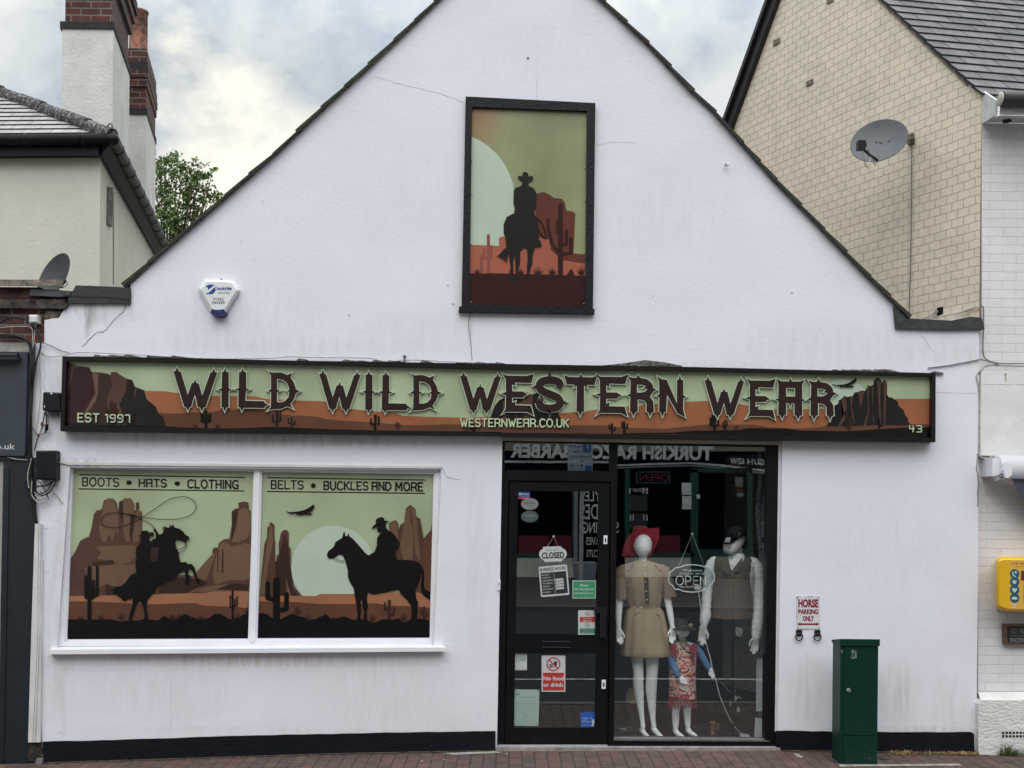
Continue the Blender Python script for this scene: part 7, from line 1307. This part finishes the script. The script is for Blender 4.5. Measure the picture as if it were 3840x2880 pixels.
tr_ = mat('brown_text', (.25, .05, .01), .6); A.text('LIFE SAVER', (3790, 2109), (3872, 2109), (3790, 2118), tr_, .01); A.text('CALL 999 FOR CODE', (3803, 2122), (3900, 2122), (3803, 2127), tr_, .005)
for i, y in enumerate((2152, 2182, 2212, 2243)):
    A.disc(3805, y, 18, bc); w = k_lt
    wt = c_ic if 'c_ic' in globals() else mat('icon_white', (.55, .60, .62), .5); globals()['c_ic'] = wt
    if i == 0: A.line([tuple(p) for p in spl([Vector((3799, 2144)), Vector((3798, 2152)), Vector((3803, 2160)), Vector((3810, 2161))], 4)], 4, wt); A.a([(3806, 2142), (3812, 2141), (3812, 2150), (3806, 2150)], wt)
    if i == 1: A.a([(3796, 2180), (3800, 2176), (3806, 2178), (3812, 2176), (3812, 2184), (3806, 2190), (3801, 2190)], wt)
    if i == 2: A.a(cspl([(3805, 2222), (3796, 2212), (3797, 2206), (3802, 2205), (3805, 2209), (3809, 2205), (3814, 2207), (3813, 2213)], 3), wt)
    if i == 3: A.a([(3795, 2240), (3802, 2237), (3815, 2240), (3815, 2249), (3795, 2249)], wt); A.disc(3799, 2250, 3, bc); A.disc(3811, 2250, 3, bc)
A.a([(3797, 2265), (3813, 2265), (3813, 2270), (3797, 2270)], c_ic); A.a([(3797, 2276), (3811, 2276), (3811, 2281), (3797, 2281)], c_ic)
A.a([(3829, 2140), (3900, 2141), (3900, 2178), (3829, 2177)], mat('brown_window', (.10, .03, .015), .4)); A.a([(3839, 2188), (3970, 2189), (3970, 2262), (3838, 2260)], c_gn)
A.m.build('front_panel', A.mats, df)
pq = thing('plaque', P(3810, 2419), 'small black plaque in a brown wooden frame below the yellow cabinet', 'plaque')
m = M(); m.prism([(3766, 2340), (4040, 2342), (4040, 2420), (3768, 2418)], .01, RY - .001, 0, [[(3776, 2348), (4030, 2350), (4030, 2413), (3777, 2411)]]); m.build('frame', mat('brown_wood', (.12, .065, .04), .6, .25, 12), pq)
A = Art(.03); A.a([(3774, 2346), (4032, 2348), (4032, 2414), (3775, 2412)], c_bk); A.text('ncmc', (3788, 2392), (3852, 2393), (3788, 2408), c_gr, .02); A.text('fully FUNDED by', (3792, 2382), (3880, 2383), (3792, 2388), c_gr, 0); A.disc(3802, 2366, 11, c_dg); A.disc(3802, 2366, 5, c_bk); A.disc(3834, 2366, 11, c_dg); A.m.build('panel', A.mats, pq)
# right satellite dish on its wall arm
dc = P(3296, 526, .45) ; wp = on(3430, 520)
t, sx, sy, ax = dish(dc, Vector((-.55, -1.0, .48)), .240, .222, .05, dg_, dg_, 'pale grey satellite dish on an arm from the cream brick gable wall')
A = Art(.0)
m = M(); b0 = dc - ax * .055; wq = wp + rn * .02; m.tube([b0, b0 + (wq - b0) * .45], .022, 8); m.tube([b0 + (wq - b0) * .4, wq], .016, 8)
a = [on(3410, 545), on(3430, 537), on(3430, 500), on(3412, 510)]; m.hexa([p + rn * .03 for p in a], a); m.build('bracket', mat('rusty_galvanised', (.18, .15, .12), .7, .4, 20, .4, 40), t)
lb = dc - sy * .19 - ax * .03; ln_ = P(3233, 555, -.02); m = M(); m.tube([lb, lb.lerp(ln_, .5) - sy * .01, ln_], .011, 8); m.build('arm', m_cable, t)
m = M(); m.box(ln_.x - .045, ln_.x + .015, ln_.y - .05, ln_.y + .02, ln_.z - .02, ln_.z + .05); m.tube([ln_ + Vector((.0, 0, .02)), ln_ + (dc - ln_).normalized() * .06 + Vector((0, 0, .02))], .026, 12); m.build('receiver', m_box, t)
m = M(); m.tube(spl([ln_, ln_ + Vector((.02, .0, -.10)), ln_ + Vector((.08, .1, -.13)), lb.lerp(ln_, .4), lb.lerp(ln_, .15) - Vector((0, 0, .06)), lb], 6), .004, 6); m.build('lead', m_cablew, t)
m = M()
for u, v in ((-.3, .05), (.12, .12), (.35, -.35)):
    f = math.hypot(u, v); m.ball(dc + sx * .262 * u + sy * .19 * v + ax * (.05 * f * f - .05 + .002), .007, 0, 6)
m.build('bolt', m_box, t)

# ================================================================== street furniture and small wall things
al = thing('alarm_box', P(820, 1186), 'white six-sided alarm box with a blue base on the gable wall', 'alarm box'); ab = zm(700, 1000, .1326)
ao = ab([(490, 380), (700, 368), (1000, 372), (1350, 410), (1490, 620), (1500, 680), (1110, 1310), (1040, 1400), (760, 1390), (670, 1290), (340, 680), (335, 600)]); ai = ab([(520, 470), (1290, 490), (1330, 600), (1370, 700), (1070, 1200), (1000, 1215), (780, 1205), (710, 1190), (430, 640), (430, 600), (500, 480)])
m = M(); w1 = [P(x, y, -.001) for x, y in ao]; w2 = [P(x, y, -.035) for x, y in ao]; c0 = (sum(x for x, y in ao) / len(ao), sum(y for x, y in ao) / len(ao)); w3 = [P(c0[0] + (x - c0[0]) * .82, c0[1] + (y - c0[1]) * .82 - 2, -.062) for x, y in ao]
m.rings([w1, w2, w3], 0, True, False); m.build('cover', mat('alarm_white', (.72, .76, .77), .4, .04, 8, coat=.2), al)
A = Art(-.063); nb_ = flat('alarm_navy', (.012, .045, .26)); A.a(ab([(535, 580), (560, 540), (640, 505), (790, 508), (610, 660), (590, 580)]), nb_); A.a(ab([(815, 560), (815, 690), (740, 775), (570, 778), (530, 740), (610, 745)]), nb_)
A.text('lockrite', ab([(850, 560)])[0], ab([(1270, 560)])[0], ab([(850, 665)])[0], nb_, .03); gy_ = flat('alarm_grey', (.10, .12, .16)); A.text('security', ab([(890, 700)])[0], ab([(1225, 705)])[0], ab([(890, 795)])[0], gy_, 0); A.text('01252', ab([(750, 870)])[0], ab([(1040, 880)])[0], ab([(750, 950)])[0], gy_, .02); A.text('543309', ab([(718, 975)])[0], ab([(1078, 985)])[0], ab([(718, 1050)])[0], gy_, .02); A.m.build('lettering', A.mats, al)
m = M(); m.prism(ab([(710, 1195), (800, 1215), (900, 1222), (1040, 1200), (1115, 1305), (1045, 1395), (900, 1415), (760, 1395), (668, 1295)]), -.068, -.002); m.prism(ab([(750, 1250), (1040, 1255), (990, 1310), (800, 1305)]), -.071, -.0685, 1); m.build('lamp_base', [flat('alarm_blue', (.010, .014, .10)), flat('alarm_blue2', (.012, .018, .18))], al)
for x, y in ((2722, 613),):
    m = M(); m.tube([P(x, y, 0), P(x, y, -.05)], .006, 8); m.tube([P(x - 3, y + 6, -.03), P(x + 10, y + 6, -.04)], .009, 8); m.build('wall_bolt', m_upvc2, label='small white bracket stub near the sloping roof edge of the white gable', category='bracket')
m = M(); m.ball(P(1517, 1337, -.03), .016, 0, 8); m.tube([P(1517, 1345, -.02), P(1518, 1358, -.02)], .008, 6); m.build('cable_clip', m_cableg, label='little grey knob above the second word of the long sign', category='clip')
# horse parking sign
hq = zm(2880, 2180, .2351); A = Art(-.006); hw = mat('enamel_white', (.66, .66, .68), .45, .04, 6); hr = mat('enamel_crimson', (.22, .012, .035), .45, .08, 9); ru = mat('chipped_rust', (.10, .085, .08), .9, .5, 40)
A.m.prism(hq([(457, 237), (818, 237), (828, 758), (466, 762)]), -.006, -.001, A.ml(hw))
for st, x0, x1, y0, y1 in (('HORSE', 483, 803, 283, 420), ('PARKING', 483, 803, 443, 526), ('ONLY', 553, 735, 550, 638)): q = hq([(x0, y0), (x1, y0 + 2), (x0, y1)]); A.text(st, *q, hr, .055)
A.a(hq([(470, 683), (515, 650), (513, 669), (772, 669), (772, 650), (817, 684), (772, 714), (772, 698), (515, 698), (517, 714)]), hr)
for k in range(58):
    s = rnd.random()
    x, y = rnd.choice(((460 + 8 * s + rnd.uniform(-2, 3), rnd.uniform(240, 758)), (818 + 6 * s, rnd.uniform(240, 758)), (rnd.uniform(460, 820), 239 + 3 * s), (rnd.uniform(466, 826), 756 - 3 * s), (rnd.choice((475, 810)), rnd.uniform(245, 275)), (rnd.choice((480, 815)), rnd.uniform(725, 750))))
    r_ = rnd.uniform(3, 9); A.a(hq([(x + r_ * rnd.uniform(.5, 1.2) * math.cos(a), y + r_ * rnd.uniform(.5, 1.6) * math.sin(a)) for a in (0, 1.2, 2.4, 3.6, 4.9)]), ru)
A.m.build('wall_sign', A.mats, label='white enamel sign reading HORSE PARKING ONLY in crimson letters', category='sign')
for i, (x, y, lb) in enumerate(((497, 822, 'black tether ring on a square plate, on the left under the horse parking sign'), (789, 824, 'black tether ring on a square plate, on the right under the horse parking sign'))):
    cx, cy = hq([(x, y)])[0]; t = thing('tether_ring', P(cx, cy + 27), lb, 'tether ring', 'tether rings under the parking sign'); m = M(); m.prism([(cx - 11, cy - 11), (cx + 11, cy - 11), (cx + 11, cy + 11), (cx - 11, cy + 11)], -.008, -.001); m.tube([P(cx - 7, cy + 6, -.018), P(cx + 7, cy + 6, -.018)], .008, 8)
    for dx in (-7, 7): m.ball(P(cx + dx, cy - 7, -.010), .0032, 1, 6)
    m.build('plate', [m_black2, m_cableg], t); m = M(); rg = [P(cx + 13 * math.cos(a), cy + 15 + 13 * math.sin(a), -.020) for a in [2 * math.pi * k / 28 for k in range(29)]]; m.tube(rg, .0055, 8, 0, False); m.build('ring', mat('iron_ring', (.045, .05, .055), .45, .1, metal=.5), t)
# green telecom cabinet
gc_ = thing('green_cabinet', P(3224, 2861, -.42), 'tall dark green street cabinet standing against the white wall', 'street cabinet'); gr = mat('green_cabinet_paint', (.0012, .034, .022), .45, .18, 3, col2=(.001, .024, .016), spec=.25); GYf = -.46
zc0 = P(3224, 2862, GYf).z
def cabx(px, Y): return P(px, 2400, Y).x
xl_, xr_ = P(3151, 2500, GYf).x, P(3293, 2500, GYf).x; gb_ = GYf + .21; zt2 = P(3224, 2422, GYf).z; zl = P(3224, 2396, GYf).z
m = M(); m.box(xl_, xr_, GYf + .006, gb_, zc0 - .05, zt2 - .004); m.box(xl_, P(3163, 2500, GYf).x, GYf, GYf + .0055, zc0 - .05, zt2 - .004); m.build('body', gr, gc_)
m = M(); m.box(P(3164, 2500, GYf).x, xr_ - .001, GYf - .002, GYf + .0055, P(3224, 2757, GYf).z, zt2 - .006); d_ = m.build('door', gr, gc_)
m = M(); m.box(P(3164, 2500, GYf).x, xr_ - .001, GYf - .002, GYf + .0055, zc0 - .05, P(3224, 2759.5, GYf).z); m.build('base_panel', gr, gc_)
m = M(); e = .008; m.hexa([Vector((xl_ - e, GYf - .012, zt2)), Vector((xr_ + e, GYf - .012, zt2)), Vector((xr_ + e, GYf - .012, zl)), Vector((xl_ - e, GYf - .012, zl))], [Vector((xl_ - e, gb_ + .01, zt2)), Vector((xr_ + e, gb_ + .01, zt2)), Vector((xr_ + e, gb_ + .01, zl - .035)), Vector((xl_ - e, gb_ + .01, zl - .035))]); m.build('lid', gr, gc_)
p_ = P(3182, 2588, GYf - .002); m = M(); m.tube([p_, p_ + Vector((0, -.012, 0))], .0155, 16, 0); m.tube([p_ + Vector((0, -.0121, 0)), p_ + Vector((0, -.014, 0))], .007, 8, 1); m.build('lock', [mat('lock_steel', (.42, .42, .38), .35, .1, metal=.6), m_cableg], d_)
A = Art(GYf - .003); scr = mat('scratched_white', (.30, .38, .36), .8); A.line([tuple(p) for p in spl([Vector((3191, 2448)), Vector((3200, 2436)), Vector((3196, 2447)), Vector((3207, 2440)), Vector((3210, 2452)), Vector((3196, 2468)), Vector((3193, 2462)), Vector((3203, 2448)), Vector((3211, 2458)), Vector((3204, 2470)), Vector((3200, 2466)), Vector((3208, 2460)), Vector((3214, 2468))], 4)], 1.5, scr); A.m.build('scratch_mark', A.mats, d_)
A = Art(GYf - .003); sc2 = mat('paint_scuff', (.030, .065, .052), .8, .3, 30)
for k in range(26):
    x, y = rnd.uniform(3168, 3288), rnd.choice((rnd.uniform(2430, 2750), rnd.uniform(2690, 2750))); a = rnd.gauss(1.5, .6); l = rnd.uniform(3, 16); A.line([(x, y), (x + l * .5 * math.cos(a), y + l * .5 * math.sin(a)), (x + l * math.cos(a + .2), y + l * math.sin(a + .2))], rnd.uniform(.6, 1.3), sc2)
A.m.build('scuffs', A.mats, d_)
A = Art(GYf - .003); sp = mat('splash_dirt', (.045, .050, .040), .9, .4, 40)
for k in range(60):
    x, y = rnd.uniform(3166, 3290), 2860 - abs(rnd.gauss(0, 26)); r_ = rnd.uniform(.8, 3.2); A.a([(x + r_ * math.cos(b) * rnd.uniform(.5, 1.3), y + r_ * math.sin(b) * rnd.uniform(.6, 1.6)) for b in (0, 1.2, 2.4, 3.6, 4.8)], sp)
A.m.build('splashes', A.mats, gc_)
A = Art(GYf - .0005); A.a([(3156, 2437), (3159, 2437), (3159.5, 2449), (3156.5, 2449)], scr); A.m.build('sticker', A.mats, gc_)
m = M()
gr_l = [(160 + i * 22, 0) for i in range(160)]
for (x, _), (x1, _) in zip(gr_l, gr_l[1:]):
    if 1850 < x < 2930: continue
    p, q = P(x, 2800, -.02), P(x1, 2800, -.02); zz = lambda v: lerp_tab(GXZ, v.x) + .006
    w0, w1 = [.035 + .03 * mnoise.noise(Vector((v * .021, 3, 0))) + rnd.uniform(0, .008) for v in (x, x1)] if False else (.034 + .03 * mnoise.noise(Vector((x * .021, 3, 0))), .034 + .03 * mnoise.noise(Vector((x1 * .021, 3, 0))))
    m.face([(p.x, -.02, zz(p)), (q.x, -.02, zz(q)), (q.x, -.02 - w1, zz(q)), (p.x, -.02 - w0, zz(p))])
m.build('pavement_grime', mat('wall_foot_grime', (.085, .072, .058), .95, .5, 30, .8, 60), kind='structure')
# paving details: pale edging, patches, litter, straw, weeds
m = M(); a, b = P(3150, 2868), P(3600, 2878)
def gp_(px, py):
    r0 = ray(px, py); t = (0. + lerp_tab(GXZ, P(px, py).x) - CAM.z) / r0.z; q = CAM + r0 * t; q.z += .004; return q
m.poly([[gp_(x, y) for x, y in ((3145, 2869), (3595, 2866), (3606, 2872), (3150, 2876))]]); m.poly([[gp_(x, y) for x, y in jit([(2975, 2826), (2996, 2829), (3012, 2842), (2990, 2841)], 3, 1.5)]]); m.poly([[gp_(x, y) for x, y in jit([(1660, 2826), (1858, 2818), (1880, 2824), (1700, 2832)], 4, 1)]]); m.build('concrete_edging', mat('pale_concrete', (.36, .35, .32), .9, .25, 14), kind='structure')
m = M()
for x, y in ((3318, 2845), (3778, 2857), (3140, 2856)): m.poly([[gp_(x + 20 * math.cos(a) * rnd.uniform(.7, 1.2), y + 6 * math.sin(a) * rnd.uniform(.7, 1.2)) + Vector((0, 0, .003)) for a in (0, .8, 1.6, 2.4, 3.2, 4, 4.8, 5.6)]])
m.build('pavement_patch', mat('dark_patch', (.05, .055, .055), .9, .3, 12), kind='structure')
m = M()
for i in range(1300):
    if rnd.random() < .62: x = rnd.choice((rnd.gauss(3385, 26), rnd.gauss(3570, 45), rnd.gauss(3650, 22), rnd.uniform(3350, 3680))); y = rnd.uniform(2819, 2832) + abs(rnd.gauss(0, 3))
    else: x = rnd.uniform(120, 3100); y = 2868 - (x - 165) * .034 if x < 1860 else 2822; y += rnd.gauss(0, 2.5)
    p = gp_(x, y); l = rnd.uniform(.01, .045) if x > 3300 else rnd.uniform(.004, .014); a = rnd.uniform(0, 6.3); q = Vector((math.cos(a) * l, math.sin(a) * l * .6, rnd.uniform(0, .02) if x > 3300 else .001)); w = Vector((-q.y, q.x, 0)).normalized() * .0022; p.z += .004
    m.face([p - w, p + w, p + q + w, p + q - w])
m.build('dry_straw', mat('dry_straw', (.34, .24, .11), .9, .4, 20), kind='stuff', label='dry straw and debris swept along the foot of the wall', category='straw')
m = M()
for i in range(900):
    x = rnd.choice((rnd.gauss(3775, 14), rnd.uniform(3750, 3860), rnd.gauss(3815, 18))); p = gp_(x, rnd.uniform(2822, 2838)); h = rnd.uniform(.03, .11) * (1.4 if abs(x - 3775) < 14 else .8); d = Vector((rnd.gauss(0, .45), rnd.gauss(-.1, .3), 1)).normalized() * h; w = Vector((rnd.uniform(-1, 1), rnd.uniform(-1, 1), 0)).normalized() * .0022; md = p + d * .55 + Vector((0, 0, .006))
    m.face([p - w, p + w, md + w * .8, md - w * .8], rnd.random() < .4); m.face([md - w * .8, md + w * .8, p + d + Vector((rnd.gauss(0, .012), rnd.gauss(0, .01), -.006))], rnd.random() < .4)
m.build('weeds', [mat('weed_green', (.055, .095, .022), .7, .3, 9), mat('weed_pale', (.16, .19, .08), .7, .3, 9)], kind='stuff', label='tuft of green weeds at the foot of the brick house by its air brick', category='weeds')
for i, (x, y, s_q) in enumerate(((1582, 2857, 5), (1664, 2851, 3.5), (1900, 2830, 4), (1090, 2858, 2.5), (1120, 2858, 2), (1430, 2848, 2))):
    pass
m = M()
for x, y, s_q in ((1582, 2857, 5), (1664, 2851, 3.5), (1900, 2830, 4), (1090, 2858, 2.5), (1120, 2858, 2), (1620, 2847, 2.4)):
    p = gp_(x, y); m.ball(p + Vector((0, 0, .002)), s_q / 450, 0, 6, (1, .9, .25))
m.build('litter_specks', m_upvc2, kind='stuff', label='small white chewing gum spots and crumbs scattered on the brick paving', category='litter')
